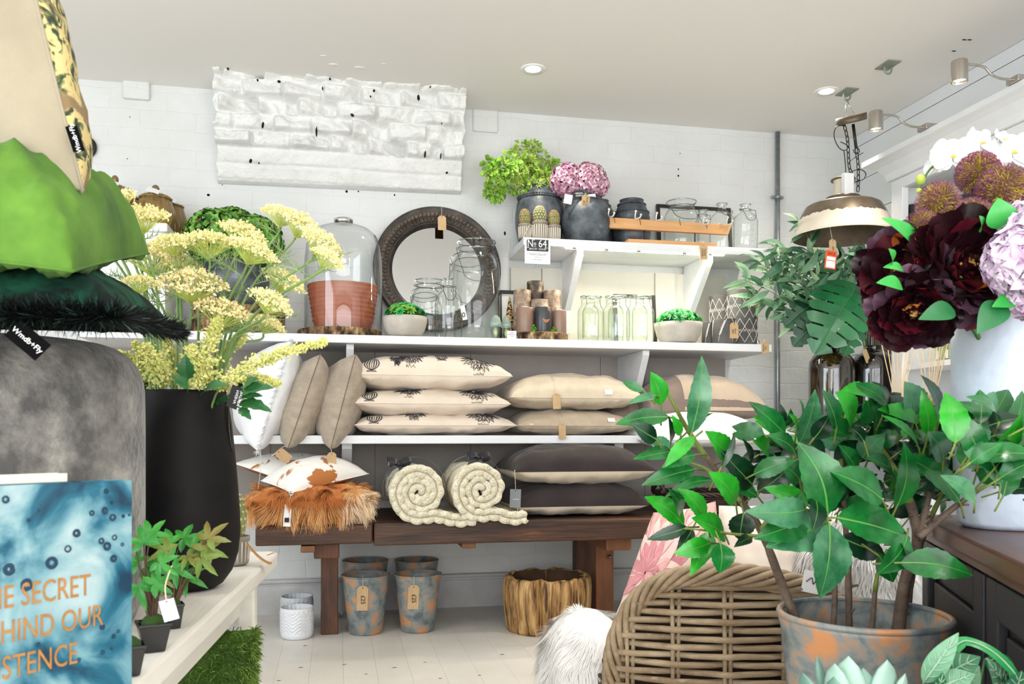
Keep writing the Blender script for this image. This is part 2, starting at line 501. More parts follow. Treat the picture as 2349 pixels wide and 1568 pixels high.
# left wall with a window, front wall with the shop window
mb = MB()
mb.box((LX - .1, FY, 0), (LX, -0.25, CZ)); mb.box((LX - .1, 2.05, 0), (LX, WY, CZ)); mb.box((LX - .1, -.25, 0), (LX, 2.05, .55)); mb.box((LX - .1, -.25, 2.15), (LX, 2.05, CZ))
struct('wall_left', mb, WHITE, smooth=False)
mb = MB()
mb.box((LX, FY - .1, 0), (WX, FY, .45)); mb.box((LX, FY - .1, 2.22), (WX, FY, CZ))
mb.box((LX, FY - .1, .45), (-2.15, FY, 2.22)); mb.box((2.35, FY - .1, .45), (WX, FY, 2.22))
struct('wall_front', mb, WHITE, smooth=False)
def window(name, a, b, axis, nx):
    root = None
    mb = MB(); t = .03
    (a0, z0), (a1, z1) = a, b
    for k in range(nx + 1):
        c = a0 + (a1 - a0) * k / nx
        if axis == 'x': mb.box((c - t, FY - .07, z0), (c + t, FY - .02, z1))
        else: mb.box((LX - .07, c - t, z0), (LX - .02, c + t, z1))
    for zz in (z0 + t, z1 - t, z0 + (z1 - z0) * .72):
        if axis == 'x': mb.box((a0, FY - .07, zz - t), (a1, FY - .02, zz + t))
        else: mb.box((LX - .07, a0, zz - t), (LX - .02, a1, zz + t))
    o = struct(name, mb, M('window_frame', (60, 62, 62), rough=.5), smooth=False)
    g = MB()
    if axis == 'x': g.box((a0, FY - .047, z0), (a1, FY - .043, z1))
    else: g.box((LX - .047, a0, z0), (LX - .043, a1, z1))
    g.build('window_pane', glass('window_glass', (252, 253, 253), (225, 232, 230)), o, smooth=False)
window('window_1', (-2.15, .45), (2.35, 2.22), 'x', 4)
window('window_2', (-.25, .55), (2.05, 2.15), 'y', 3)

# skirting on the back wall
mb = MB(); mb.box((LX, WY - .03, 0), (WX, WY, .125)); mb.box((LX, WY - .022, .125), (WX, WY, .135)); mb.box((LX, WY - .034, .135), (WX, WY, .152), bev=.006)
struct('baseboard_back', mb, M('skirting_paint', (206, 206, 206), (186, 184, 182), scale=5, rough=.55), smooth=False)
# board lining behind the shelving
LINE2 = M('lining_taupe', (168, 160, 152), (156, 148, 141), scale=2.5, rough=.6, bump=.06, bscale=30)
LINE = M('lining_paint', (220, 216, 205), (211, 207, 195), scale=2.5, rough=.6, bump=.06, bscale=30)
XR = at(1665, 700, 3.9).x
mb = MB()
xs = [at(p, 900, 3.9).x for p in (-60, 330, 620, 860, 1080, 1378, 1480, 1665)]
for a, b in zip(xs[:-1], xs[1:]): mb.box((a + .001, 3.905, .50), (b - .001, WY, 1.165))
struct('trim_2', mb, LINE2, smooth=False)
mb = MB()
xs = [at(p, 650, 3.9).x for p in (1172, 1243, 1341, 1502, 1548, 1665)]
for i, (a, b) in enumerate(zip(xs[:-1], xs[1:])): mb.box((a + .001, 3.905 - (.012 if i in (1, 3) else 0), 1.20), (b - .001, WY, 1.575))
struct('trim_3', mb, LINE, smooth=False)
# stains and chips on the wall under the bench
mb = MB()
# ================================================================== shelving and bench
SHELF = M('shelf_paint', (233, 234, 236), (222, 223, 226), scale=4, rough=.45, bump=.05, bscale=30, stretch=(.3, 3, 3))
def plate(mb, px_front, Yf, Yb, ztop, prof, th):
    """bracket board: prof = list of (depth fraction from wall, z)"""
    x = at(px_front, 600, Yf).x
    pts = [(Yb - f * (Yb - Yf), z) for f, z in prof]
    k = len(pts)
    vs = [(x - th / 2, y, z) for y, z in pts] + [(x + th / 2, y, z) for y, z in pts]
    mb.add(vs, [tuple(range(k - 1, -1, -1)), tuple(range(k, 2 * k))] + [(i, (i + 1) % k, k + (i + 1) % k, k + i) for i in range(k)])

# upper shelf
UY = 3.60; UZ = at(1285, 547.5, UY).z; UX0, UX1 = at(1201, 550, UY).x, at(1773, 580, UY).x
rt = thing('display_shelf', 'short white upper shelf with a lit strip under its front edge', 'shelf', (UX0, WY, UZ))
def loc_(mb, o): 
    mb.v = [tuple(Vector(p) - o.location) for p in mb.v]; return mb
mb = MB(); mb.box((UX0, UY, UZ - .034), (UX1, UY + .17, UZ), bev=.003); mb.box((UX0, UY + .1715, UZ - .034), (UX1, WY - .001, UZ - .002), bev=.002)
loc_(mb, rt).build('shelf_board', SHELF, rt, smooth=False)
for px in (1331, 1629):
    mb = MB(); zt = UZ - .035
    plate(mb, px, UY + .035, WY - .026, zt, [(0, zt), (1, zt), (1, zt - .03), (.22, zt - .24), (.16, zt - .345), (0, zt - .345)], .028)
    loc_(mb, rt).build('bracket', SHELF, rt, smooth=False)
mb = MB(); x0, x1 = at(1300, 570, UY).x, at(1662, 580, UY).x
mb.box((x0, UY + .004, UZ - .0405), (x1, UY + .014, UZ - .0345))
loc_(mb, rt).build('light_strip', M('led_strip', (255, 250, 235), emit=((255, 246, 225), 14.0)), rt, smooth=False)
for px in (1318, 1392, 1466, 1571, 1629):
    mb = MB(); x = at(px, 570, UY).x; mb.box((x - .009, UY + .0025, UZ - .043), (x + .009, UY + .016, UZ - .0345))
    loc_(mb, rt).build('clip', M('grey_clip', (150, 146, 138), rough=.5), rt, smooth=False)
l = area('light_strip_glow', ((x0 + x1) / 2, UY + .012, UZ - .045), (radians(-18), 0, 0), x1 - x0, .012, 4.6, (1, .92, .76))

# main shelf
SY = 3.52; SZ = at(1210, 776.5, SY).z; SX0, SX1 = at(180, 760, SY).x, at(1771, 790, SY).x
rt = thing('display_shelf', 'long white main shelf carrying the round mirror and glass jars', 'shelf', (SX0, WY, SZ))
mb = MB(); mb.box((SX0, SY, SZ - .034), (SX1, SY + .2, SZ), bev=.003); mb.box((SX0, SY + .2015, SZ - .034), (SX1, WY - .001, SZ), bev=.002)
loc_(mb, rt).build('shelf_board', SHELF, rt, smooth=False)
for px in (803, 1482):
    mb = MB(); zt = SZ - .035
    plate(mb, px, SY + .04, WY - .026, zt, [(0, zt), (1, zt), (1, zt - .02), (.42, zt - .31), (.42, zt - .36), (0, zt - .36)], .03)
    loc_(mb, rt).build('bracket', SHELF, rt, smooth=False)

# middle shelf
MY = 3.46; MZ = at(1000, 998, MY).z
MX0, MX1 = at(330, 1000, MY).x, at(1735, 1000, MY).x
rt = thing('display_shelf', 'white middle shelf holding the stacked onion print cushions', 'shelf', (MX0, WY, MZ))
mb = MB(); mb.box((MX0, MY, MZ - .034), (MX1, WY - .001, MZ), bev=.003)
loc_(mb, rt).build('shelf_board', SHELF, rt, smooth=False)
for px in (796, 1420):
    mb = MB(); zt = MZ - .035
    plate(mb, px, MY + .08, WY - .026, zt, [(0, zt), (1, zt), (1, zt - .02), (.35, zt - .2), (.35, zt - .27), (0, zt - .27)], .04)
    loc_(mb, rt).build('bracket', SHELF, rt, smooth=False)

# old workbench
OAK = M('old_bench_wood', (38, 23, 15), (76, 46, 26), (128, 88, 52), scale=7, detail=7, lo=.36, hi=.6, rough=.55, bump=.35, bscale=26, bdetail=6, stretch=(.35, 4, 4), distort=.6)
OAK2 = M('bench_leg_wood', (58, 34, 22), (112, 66, 36), scale=6, detail=6, rough=.55, bump=.3, bscale=24, stretch=(4, 4, .5))
BY, BZ = 3.18, .466
bx0, bx1 = at(585, 1200, BY).x, at(1690, 1200, BY).x
rt = thing('workbench', 'low old dark wooden workbench under the rolled knitted throws', 'workbench', ((bx0 + bx1) / 2, 3.5, 0))
mb = MB()
xm = at(858, 1200, BY).x
mb.box((xm, BY, BZ - .083), (bx1, BY + .24, BZ), bev=.006)
mb.box((bx0, BY + .01, BZ - .075), (xm - .004, BY + .24, BZ - .004), bev=.006)
mb.box((bx0 + .02, BY + .243, BZ - .06), (bx1, BY + .5, BZ - .003), bev=.005)
mb.box((bx0, BY + .503, BZ - .06), (bx1, WY - .03, BZ - .003), bev=.005)
loc_(mb, rt).build('bench_top', OAK, rt, smooth=False)
for px0, px1, Yl, mt in ((736, 776, 3.46, OAK2), (1367, 1408, 3.46, M('bench_leg_red', (110, 66, 38), (140, 86, 50), scale=5, rough=.5, bump=.25, bscale=24, stretch=(4, 4, .5)))):
    a, b = at(px0, 1300, Yl), at(px1, 1300, Yl)
    mb = MB(); mb.box((a.x, Yl, 0), (b.x, Yl + .07, BZ - .13), bev=.004); loc_(mb, rt).build('leg', mt, rt, smooth=False)
    mb = MB(); mb.box((a.x, Yl + .3, 0), (b.x, Yl + .37, BZ - .062), bev=.004); loc_(mb, rt).build('leg', OAK2, rt, smooth=False)
    mb = MB(); mb.box((a.x - .022, BY + .07, BZ - .135), (b.x + .004, BY + .64, BZ - .079), bev=.005); loc_(mb, rt).build('crossbeam', mt, rt, smooth=False)
for px in (706, 1077):
    a = at(px, 1250, BY); mb = MB(); mb.box((a.x - .026, BY + .012, BZ - .103), (a.x + .026, BY + .6, BZ - .079), bev=.004)
    loc_(mb, rt).build('cleat', M('cleat_wood', (120, 78, 42), (92, 56, 30), scale=9, rough=.6), rt, smooth=False)
a = at(1397, 1276, 3.45); mb = MB(); mb.lathe([(.009, 0), (.009, .006), (.004, .008), (.004, .016)], 12, M_=Mx(a, rx=pi / 2), cap1=True)
loc_(mb, rt).build('bolt', M('steel', (170, 170, 170), rough=.3, metal=1.0), rt)

# conduit pipe on the back wall
a = at(1784, 300, WY - .02)
rt = thing('conduit_pipe', 'vertical galvanised pipe running up the back wall to the ceiling', 'pipe', (a.x, WY - .02, 0))
GALV = M('galvanised', (176, 182, 184), (150, 156, 158), scale=20, rough=.35, metal=.85)
mb = MB(); mb.tube([(0, 0, 0.0), (0, 0, CZ - .002)], .0115, 14); mb.build('pipe', GALV, rt)
for py in (452, 950):
    z = at(1784, py, WY - .02).z
    mb = MB(); mb.tube([(0, 0, z - .009), (0, 0, z + .009)], .0145, 14); mb.tube([(-.026, .006, z), (.026, .006, z)], .006, 8); mb.ball((-.026, .004, z), .0085); mb.ball((.026, .004, z), .0085)
    mb.build('pipe_clip', GALV, rt)

# ceiling downlights
def downlight(px, py, label, power):
    p = atz(px, py, CZ)
    r = thing('downlight', label, 'ceiling light', (p.x, p.y, CZ), 'recessed ceiling downlights')
    mb = MB(); mb.lathe([(.029, -.001), (.05, -.004), (.052, -.001), (.052, .0)], 30, cap0=False); mb.build('ring', M('light_ring', (240, 240, 238), rough=.4), r)
    mb = MB(); mb.lathe([(.030, -.0025), (.001, -.0025)], 26, cap0=False); mb.build('lamp', M('lamp_face', (255, 250, 240), emit=((255, 247, 232), 20.0)), r)
    l = bpy.data.lights.new('downlight_beam', 'SPOT'); l.energy = power; l.spot_size = radians(118); l.spot_blend = .8; l.shadow_soft_size = .05; l.color = (1, .94, .84)
    o = bpy.data.objects.new('downlight_beam', l); COL.objects.link(o); o.location = (p.x, p.y, CZ - .02)
downlight(1223, 158, 'round recessed ceiling downlight above the upper shelf', 16)
downlight(1896, 209, 'round recessed ceiling downlight beside the hanging lamp hook', 22)
for x, y in ((-.8, 1.6), (.8, 1.2), (-.6, -.6), (1.2, -.4), (1.55, 2.2)):   # unseen downlights of the shop; the last is added to brighten the right wall
    l = bpy.data.lights.new('unseen_spot', 'SPOT'); l.energy = 36 if x > 1.5 else 22; l.spot_size = radians(125); l.spot_blend = .8; l.shadow_soft_size = .06; l.color = (1, .95, .87)
    o = bpy.data.objects.new('unseen_spot', l); COL.objects.link(o); o.location = (x, y, CZ - .02)
# ================================================================== things on the upper shelf
def lathe_at(cx, Y, zb, prof_px, top_py=None):
    """profile in photo pixels [(radius, row)] -> metres, rows measured from the resting height zb"""
    s_ = sc(cx, Y); p = at(cx, 0, Y)
    return (p.x, Y, zb), [(r * s_, max(0.0, HC + (YH - y) * s_ - zb)) for r, y in prof_px], s_

SLATE = M('slate_glaze', (48, 52, 56), (88, 95, 102), (150, 157, 162), scale=13, detail=7, lo=.38, hi=.60, rough=.42, bump=.15, bscale=40)
def slate_vase(cx, Y, prof, label, band=None, tagp=None):
    loc, pr, s_ = lathe_at(cx, Y, UZ + .0005, prof)
    r = thing('stoneware_vase', label, 'vase', loc, 'slate grey stoneware vases')
    pr[0] = (pr[0][0], 0.0)
    inner = [(max(.003, a - .006), z) for a, z in reversed(pr) if z > .02] + [(.003, .02)]
    mb = MB(); mb.lathe(pr + inner, 44, wob=lambda rr, z, a, i: rr * (1 + .012 * noise.noise(Vector((cos(a), sin(a), z * 9)))))
    mb.build('vase_body', SLATE, r)
    for bz, br in band or []:
        z = HC + (YH - bz) * s_ - loc[2]; R_ = br * s_
        mb = MB()
        n = 52
        for k in range(n):
            a = 2 * pi * k / n
            mb.ball((R_ * cos(a), R_ * sin(a), z), .0055, 6, 4, 0, (1, 1, .8))
        mb.tube([(R_ * cos(2 * pi * k / n), R_ * sin(2 * pi * k / n), z - .008) for k in range(n)], .003, 6, closed=True)
        mb.build('braided_band', SLATE, r)
    return r, s_
slate_vase(1238, 3.80, [(38, 566), (50, 552), (56, 520), (57, 498), (53, 470), (44, 450), (32, 432), (30, 424), (32, 420)], 'largest slate grey vase, holding the lime green foliage', [(455, 50)])
v2, s2 = slate_vase(1345, 3.70, [(40, 560), (50, 545), (57, 520), (56, 498), (50, 476), (42, 462), (36, 456), (35, 447), (37, 444)], 'slate grey vase under the pink hydrangea heads, tagged £52', [(464, 43)])
price_tag(v2, Vector((-17 * s2, -.107, HC + (YH - 463) * s2 - UZ)), .036, .062, scribble='from £18\n£52', size=.013, string=[(-17 * s2, -.106, HC + (YH - 458) * s2 - UZ)], lean=radians(14))
slate_vase(1376, 3.86, [(26, 566), (34, 545), (36, 515), (31, 486), (22, 470), (20, 464), (21, 461)], 'small slate grey vase half hidden behind the hydrangea vase', [(474, 24)])
slate_vase(1449, 3.76, [(36, 566), (43, 545), (44, 525), (41, 500), (34, 478), (28, 468), (27, 462), (28, 460)], 'slate grey vase behind the wooden hook rack', [(471, 31), (489, 38.5)])

# three little cacti in ribbed pots
def ribbed_pot(mb, R0, R1, h, ribs=20, dp=.0, n=60):
    for k in range(ribs):
        a = 2 * pi * k / ribs
        mb.tube([((R0 + (R1 - R0) * t) * cos(a), (R0 + (R1 - R0) * t) * sin(a), h * (.10 + .72 * t)) for t in (0, .25, .5, .75, 1)], [R0 * .05, R0 * .075, R0 * .08, R0 * .075, R0 * .05], 6, 2)
    def wob(rr, z, a, i):
        if h * .08 < z < h * .86 and rr > R0 * .8: return rr * (1 - dp * (.5 + .5 * (1 if cos(a * ribs) > 0.1 else -1)))
        return rr
    mb.lathe([(R0 * .8, 0), (R0, h * .06), (R0, h * .10), (R1, h * .84), (R1 * 1.02, h * .88), (R1 * 1.02, h), (R1 * .9, h), (R1 * .86, h * .86), (.001, h * .84)], n, wob=wob)
RIB = M('ribbed_pot_glaze', (214, 208, 196), (190, 182, 168), scale=18, rough=.5)
RIBG = M('ribbed_pot_groove', (118, 110, 98), (140, 132, 120), scale=18, rough=.6)
CACT = M('cactus_skin', (96, 110, 62), (150, 150, 96), scale=25, rough=.7)
SPINE = M('cactus_spines', (205, 170, 120), (232, 215, 180), scale=40, rough=.8)
def cactus(cx, Y, ytop, ypot, ybase, rp, rc, label, spine, zb=None, grp='cacti in ribbed pots on the upper shelf', loc=None, k=1.0):
    s_ = sc(cx, Y) * k
    zb = UZ if zb is None else zb
    x = at(cx, 0, Y).x
    r = thing('potted_cactus', label, 'cactus', loc or (x, Y, zb + .0005), grp)
    hp = (ybase - ypot) * s_; R_ = rp * s_
    mb = MB(); ribbed_pot(mb, R_ * .93, R_, hp); mb.build('pot', [RIBG, RIBG, RIB], r)
    mb = MB(); hc = (ypot - ytop) * s_; rr = rc * s_
    c = Vector((0, 0, hp + hc * .42)); hz = hc * .58
    def rib(d):
        a = atan2(d.y, d.x)
        return 1 + .05 * cos(13 * a)
    mb.ball(c, 1.0, 52, 18, 0, (rr, rr, hz), fn=rib)
    for q in range(13):
        for w in range(9):
            a = 2 * pi * (q + (w % 2) * .5) / 13; b = pi * (w + 1.6) / 11
            d = Vector((sin(b) * cos(a) * rr, sin(b) * sin(a) * rr, cos(b) * hz)); p = c + d * 1.03
            nn = Vector((d.x / rr, d.y / rr, d.z / hz)).normalized(); t1 = nn.orthogonal().normalized(); t2 = nn.cross(t1)
            for e in range(5):
                an = 2 * pi * e / 5
                q1 = p + (t1 * cos(an) + t2 * sin(an)) * rr * .2 + nn * rr * .09
                mb.tube([p, q1], [.0011 * rr / .02, .0004], 3, 1, cap=False)
            mb.ball(p, .0021 * rr / .02, 5, 3, 1)
    mb.build('cactus', [CACT, spine], r)
    return r, hp, R_
c1, hp, Rp = cactus(1204, 3.66, 485, 520, 556, 15, 12.5, 'left brown spined cactus in a striped ribbed pot on the upper shelf', M('cactus_spines_brown', (150, 110, 70), (205, 170, 125), scale=40, rough=.8))
mb = MB(); mb.tube(spline([(Rp, -.01, hp * .9), (.012, -Rp * 1.06, hp * .8), (-.01, -Rp * 1.08, hp * .2), (-.014, -Rp * 1.1, 0.003)], 6), .0012, 5); mb.build('twine', STRING, c1)
cactus(1238, 3.655, 477, 514, 556, 18, 14, 'middle pale cactus in a striped ribbed pot, tallest of the three', M('cactus_spines_cream', (216, 196, 150), (240, 226, 190), scale=40, rough=.8))
cactus(1271, 3.66, 485, 521, 557, 15, 12.5, 'right brown spined cactus in a striped ribbed pot beside the slate vases', MATS['cactus_spines_brown'])

# wooden hook rack standing on the shelf edge
PINE = M('pine_wood', (222, 172, 118), (204, 150, 98), (232, 188, 138), scale=5, detail=6, rough=.5, bump=.08, bscale=40, stretch=(.6, 6, 6))
HY = 3.645
a, b = at(1388, 500, HY), at(1677, 522, HY)
rt = thing('hook_rack', 'pale wooden two-rail hook rack with little white metal hooks', 'hook rack', ((a.x + b.x) / 2, HY, UZ + .0005))
def rail(px0, px1, yt0, yt1, th, yd, slant=.02):
    A_, B_ = at(px0, yt0, HY), at(px1, yt1, HY)
    o = Vector(rt.location)
    mb = MB()
    za, zb2 = A_.z - o.z, B_.z - o.z
    vs = []
    for y in (-yd, yd):
        vs += [(A_.x - o.x, y, za), (B_.x - o.x, y, zb2), (B_.x - o.x - slant, y, zb2 - th), (A_.x - o.x + slant, y, za - th)]
    mb.add(vs, [(0, 3, 2, 1), (4, 5, 6, 7), (0, 1, 5, 4), (1, 2, 6, 5), (2, 3, 7, 6), (3, 0, 4, 7)])
    return mb
rail(1388, 1677, 499, 516, .047, .011, .018).build('top_rail', PINE, rt, smooth=False, bevel=.002)
A_, B_ = at(1436, 543, HY), at(1638, 553, HY)
mb = MB(); mb.box((A_.x - rt.location.x, -.03, 0), (B_.x - rt.location.x, .03, .019), bev=.003); mb.build('base_rail', PINE, rt, smooth=False)
for px in (1478, 1594):
    p = at(px, 540, HY); mb = MB(); mb.tube([(p.x - rt.location.x, 0, .018), (p.x - rt.location.x, 0, .075)], .0028, 8); mb.build('post', BLACK, rt)
HOOK = M('white_hook', (222, 220, 212), rough=.25, metal=.3)
for px, py in ((1394, 485), (1455, 489), (1503, 493), (1610, 503), (1664, 503)):
    p = at(px, py, HY); x = p.x - rt.location.x; z = p.z - rt.location.z
    mb = MB()
    mb.tube(spline([(x, .004, z - .035), (x, -.012, z - .03), (x - .004, -.022, z - .016), (x - .002, -.026, z)], 5), .0035, 7); mb.ball((x - .002, -.026, z + .002), .0065, 9, 6)
    mb.tube(spline([(x + .004, -.004, z - .026), (x + .018, -.02, z - .024), (x + .022, -.026, z - .014)], 5), .0035, 7); mb.ball((x + .022, -.026, z - .012), .0058, 9, 6)
    mb.build('hook', HOOK, rt)
for px, py in ((1406, 498), (1465, 503), (1556, 504), (1617, 511)):
    p = at(px, py, HY); x = p.x - rt.location.x; z = p.z - rt.location.z
    mb = MB(); mb.tube([(x, -.012, z + .002), (x + .006, -.0125, z - .028)], .0012, 5); mb.build('pin', BLACK, rt)
p = at(1612, 561, 3.60)
price_tag(rt, Vector((p.x - rt.location.x, 3.590 - HY, p.z - rt.location.z)), .036, .068, scribble='hooks\n£75.00', size=.013, string=[(p.x - rt.location.x - .002, 3.60 - HY, .022), (p.x - rt.location.x - .02, -.026, .0195)])

# framed print leaning on the wall
FRAMEB = M('black_frame', (28, 26, 25), rough=.4)
PRINT = M('white_mount', (226, 226, 222), rough=.6)
def picture(cx0, cx1, ytop0, ytop1, Y, zb, label, lean=6, bar=.016, art=None, name='framed_print'):
    a, b = at(cx0, ytop0, Y), at(cx1, ytop1, Y)
    w = b.x - a.x; h = (a.z + b.z) / 2 - zb
    r = thing(name, label, 'picture', ((a.x + b.x) / 2, Y - .01, zb + .0005))
    mt = Mx((0, 0, 0), rx=-radians(lean))
    mb = MB(); d = .014
    mb.box((-w / 2, -d, 0), (-w / 2 + bar, 0, h), M_=mt); mb.box((w / 2 - bar, -d, 0), (w / 2, 0, h), M_=mt)
    mb.box((-w / 2 + bar, -d, 0), (w / 2 - bar, 0, bar), M_=mt); mb.box((-w / 2 + bar, -d, h - bar), (w / 2 - bar, 0, h), M_=mt)
    mb.build('frame', FRAMEB, r, smooth=False)
    mb = MB(); mb.box((-w / 2 + bar, -d * .45, bar), (w / 2 - bar, -d * .2, h - bar), M_=mt); mb.build('print', PRINT, r, smooth=False)
    if art: art(r, mt, w, h, d)
    return r
picture(1507, 1677, 467, 477, 3.905, UZ, 'black framed white print behind the bottles on the upper shelf')

# clear jars and bottles with wire handles
CLEAR = glass('clear_glass', (252, 254, 253), (196, 207, 202))
RIMG = glass('glass_rim', (225, 234, 230), (120, 135, 130), 3.5)
def bottle(cx, Y, zb, prof, label, name='glass_bottle', cat='bottle', grp=None, handle=None, boss=None, tagp=None, mat=None, eye=None, n=48, lid=None):
    loc, pr, s_ = lathe_at(cx, Y, zb + .0008, prof)
    pr[0] = (pr[0][0], 0.0)
    r = thing(name, label, cat, loc, grp)
    mb = MB(); mb.lathe(pr, n)
    o = mb.build('glass', mat or CLEAR, r)
    zz = lambda py: HC + (YH - py) * s_ - loc[2]
    rr, zt = pr[-1]
    mb = MB(); mb.tube([(rr * cos(2 * pi * k / 40), rr * sin(2 * pi * k / 40), zt) for k in range(40)], .0032, 8, closed=True); mb.build('rim', RIMG, r)
    if handle:
        yr, rn, ydrop, side = handle[:4]; z = zz(yr); R_ = rn * s_ + .002
        mb = MB()
        mb.tube([(R_ * cos(2 * pi * k / 36), R_ * sin(2 * pi * k / 36), z) for k in range(36)], .0013, 5, closed=True)
        for sd in (-1, 1):
            mb.tube([(sd * (R_ + .004 + .004 * cos(q)), 0, z + .004 * sin(q)) for q in [2 * pi * i / 10 for i in range(10)]], .0011, 5, closed=True)
        zd = zz(ydrop); wdt = R_ + .008
        fr = [r_ for r_, z_ in pr if z_ <= z]; rb = max(fr) * 1.03
        pts = []
        for i in range(25):
            t = -1 + 2 * i / 24; zq = zd + (z - zd) * (abs(t) ** 2.4)
            # keep the swing handle just in front of the glass
            rg = max([a[0] for a in pr if abs(a[1] - zq) < .03] or [R_])
            xx = wdt * (1 - (1 - abs(t)) ** 1.8) * (1 if t > 0 else -1) * (1.0 if abs(t) > .97 else min(1.0, .75 + .4 * rb / wdt))
            xx = max(-rg * 1.02 if abs(t) < .95 else -wdt, min(rg * 1.02 if abs(t) < .95 else wdt, xx))
            yy = -sqrt(max(0, (rg * 1.03) ** 2 - min(xx * xx, (rg * 1.03) ** 2))) - .001
            pts.append((xx, yy, zq))
        mb.tube(pts, .0013, 5); mb.build('wire_handle', WIRE, r)
    if boss:
        yb, rb_ = boss; z = zz(yb); R_ = rb_ * s_
        rg = max(a for a, _ in pr)
        mb = MB(); pts = []
        for k in range(36):
            a = 2 * pi * k / 36; x = R_ * cos(a); pts.append((x, -sqrt(rg * rg - x * x) - .0005, z + R_ * sin(a)))
        mb.tube(pts, .0016, 5, closed=True); mb.build('embossed_ring', mat or CLEAR, r)
    if eye:
        ye, re_ = eye; z = zz(ye); rg = re_ * s_
        mb = MB(); mb.box((-.008, -rg - .002, z - .008), (.008, -rg - .0008, z + .008)); st = mb.build('paper_label', CARD, r, smooth=False)
        mb = MB(); mb.tube([(.0045 * cos(2 * pi * k / 16), -rg - .0026, z + .0055 * sin(2 * pi * k / 16)) for k in range(16)], .0013, 5, closed=True); mb.build('ring_mark', INK, st)
    return r, s_, loc
BJ = 'clear jars and bottles on the upper shelf'
bottle(1563, 3.80, UZ, [(30, 570), (38, 566), (40, 555), (40, 500), (35, 488), (29, 480), (28, 470), (33, 467), (34, 464)], 'wide clear kilner jar with a wire handle in front of the framed print', 'glass_jar', 'jar', BJ, handle=(475, 29, 512, 1))
bottle(1612, 3.76, UZ, [(15, 572), (18, 568), (18, 520), (16, 505), (9, 497), (8, 488), (11, 484)], 'smallest clear bottle between the kilner jar and the tall bottles', grp=BJ, handle=(493, 9, 515, 1))
bottle(1656, 3.78, UZ, [(24, 572), (28, 568), (29, 530), (28, 503), (20, 492), (10, 484), (9, 476), (12, 468)], 'tall clear bottle with an eye label on its neck, behind the rack end', grp=BJ, handle=(484, 10, 500, 1), eye=(477, 10))
bottle(1710, 3.72, UZ, [(22, 574), (27, 571), (28, 540), (28, 508), (24, 497), (13, 489), (10, 482), (10, 474), (12, 470)], 'clear round shouldered bottle at the right end of the upper shelf', grp=BJ, handle=(481, 10, 512, 1), boss=(546, 13), eye=(477, 11))

# notice hanging from the shelf edge
p = at(1233, 547, UY - .004); s_ = sc(1233, UY)
rt = thing('shop_notice', 'white card notice with a black number 64 panel, hanging from the upper shelf edge', 'sign', (p.x, UY - .004, p.z))
w, h = 60 * s_, 58 * s_
mb = MB(); mb.box((-w / 2, -.001, -h), (w / 2, .001, 0)); mb.build('card', CARD, rt, smooth=False)
mb = MB(); mb.box((-w * .425, -.002, -h * .50), (w * .425, -.001, -h * .04)); pn = mb.build('black_panel', M('notice_black', (42, 42, 44), rough=.6), rt, smooth=False)
LW = M('notice_white', (240, 240, 240), rough=.6)
def put(body, x, z, size, sq=1.0, mat=LW): return letters(body, size, mat, 'lettering', pn, Matrix.Translation((x, -.0026, z)) @ FACE, squeeze=sq)
put('N', -w * .285, -h * .215, .045, .78); put('o', -w * .105, -h * .205, .026, .85); put('64', w * .195, -h * .215, .046, .84); put('BISCUIT  HOUSE', 0, -h * .42, .0098, 1.05)
mb = MB()
for x in (-w * .39, -w * .175):      # serifs and the bar under the raised o
    mb.box((x - .007, -.003, -h * .215 + .0155), (x + .007, -.0024, -h * .215 + .0170))
mb.box((-w * .39 - .007, -.003, -h * .215 - .0172), (-w * .39 + .007, -.0024, -h * .215 - .0157))
mb.box((-w * .105 - .006, -.003, -h * .215 - .0135), (-w * .105 + .006, -.0024, -h * .215 - .0120))
mb.box((w * .345 - .007, -.003, -h * .215 - .0172), (w * .345 + .006, -.0024, -h * .215 - .0157))
mb.build('lettering', LW, pn, smooth=False)
mb = MB(); rr = random.Random(3)
for z, hw in ((-h * .60, .40), (-h * .645, .30), (-h * .74, .09), (-h * .84, .17)):
    x = -w * hw
    while x < w * hw:
        q = rr.uniform(.003, .009); mb.box((x, -.0016, z - .0011), (min(x + q, w * hw), -.001, z + .0011)); x += q + .0022
mb.build('small_print', M('notice_grey', (120, 120, 122), rough=.7), rt, smooth=False)

# lime green foliage and pink hydrangea
LIME = M('lime_leaf', (150, 186, 60), (190, 214, 96), scale=14, rough=.6, sss=.0)
LIME2 = M('lime_leaf_dark', (108, 158, 44), (140, 182, 60), scale=14, rough=.6)
rr = random.Random(11)
p0 = at(1238, 440, 3.80)
rt = thing('artificial_plant', 'bright lime green feathery foliage spilling left from the largest slate vase', 'plant', (p0.x, 3.80, p0.z - .12))
blobs = [(1205, 345, 26), (1225, 350, 24), (1185, 365, 24), (1235, 370, 28), (1255, 385, 24), (1165, 378, 26), (1205, 385, 30), (1150, 395, 26), (1180, 400, 28), (1225, 405, 26), (1245, 410, 20), (1135, 390, 20), (1140, 418, 22), (1165, 425, 22), (1195, 420, 22), (1125, 400, 14), (1128, 440, 14), (1140, 448, 12), (1270, 378, 12), (1230, 425, 14), (1122, 376, 12)]
mb = MB(); o = Vector(rt.location)
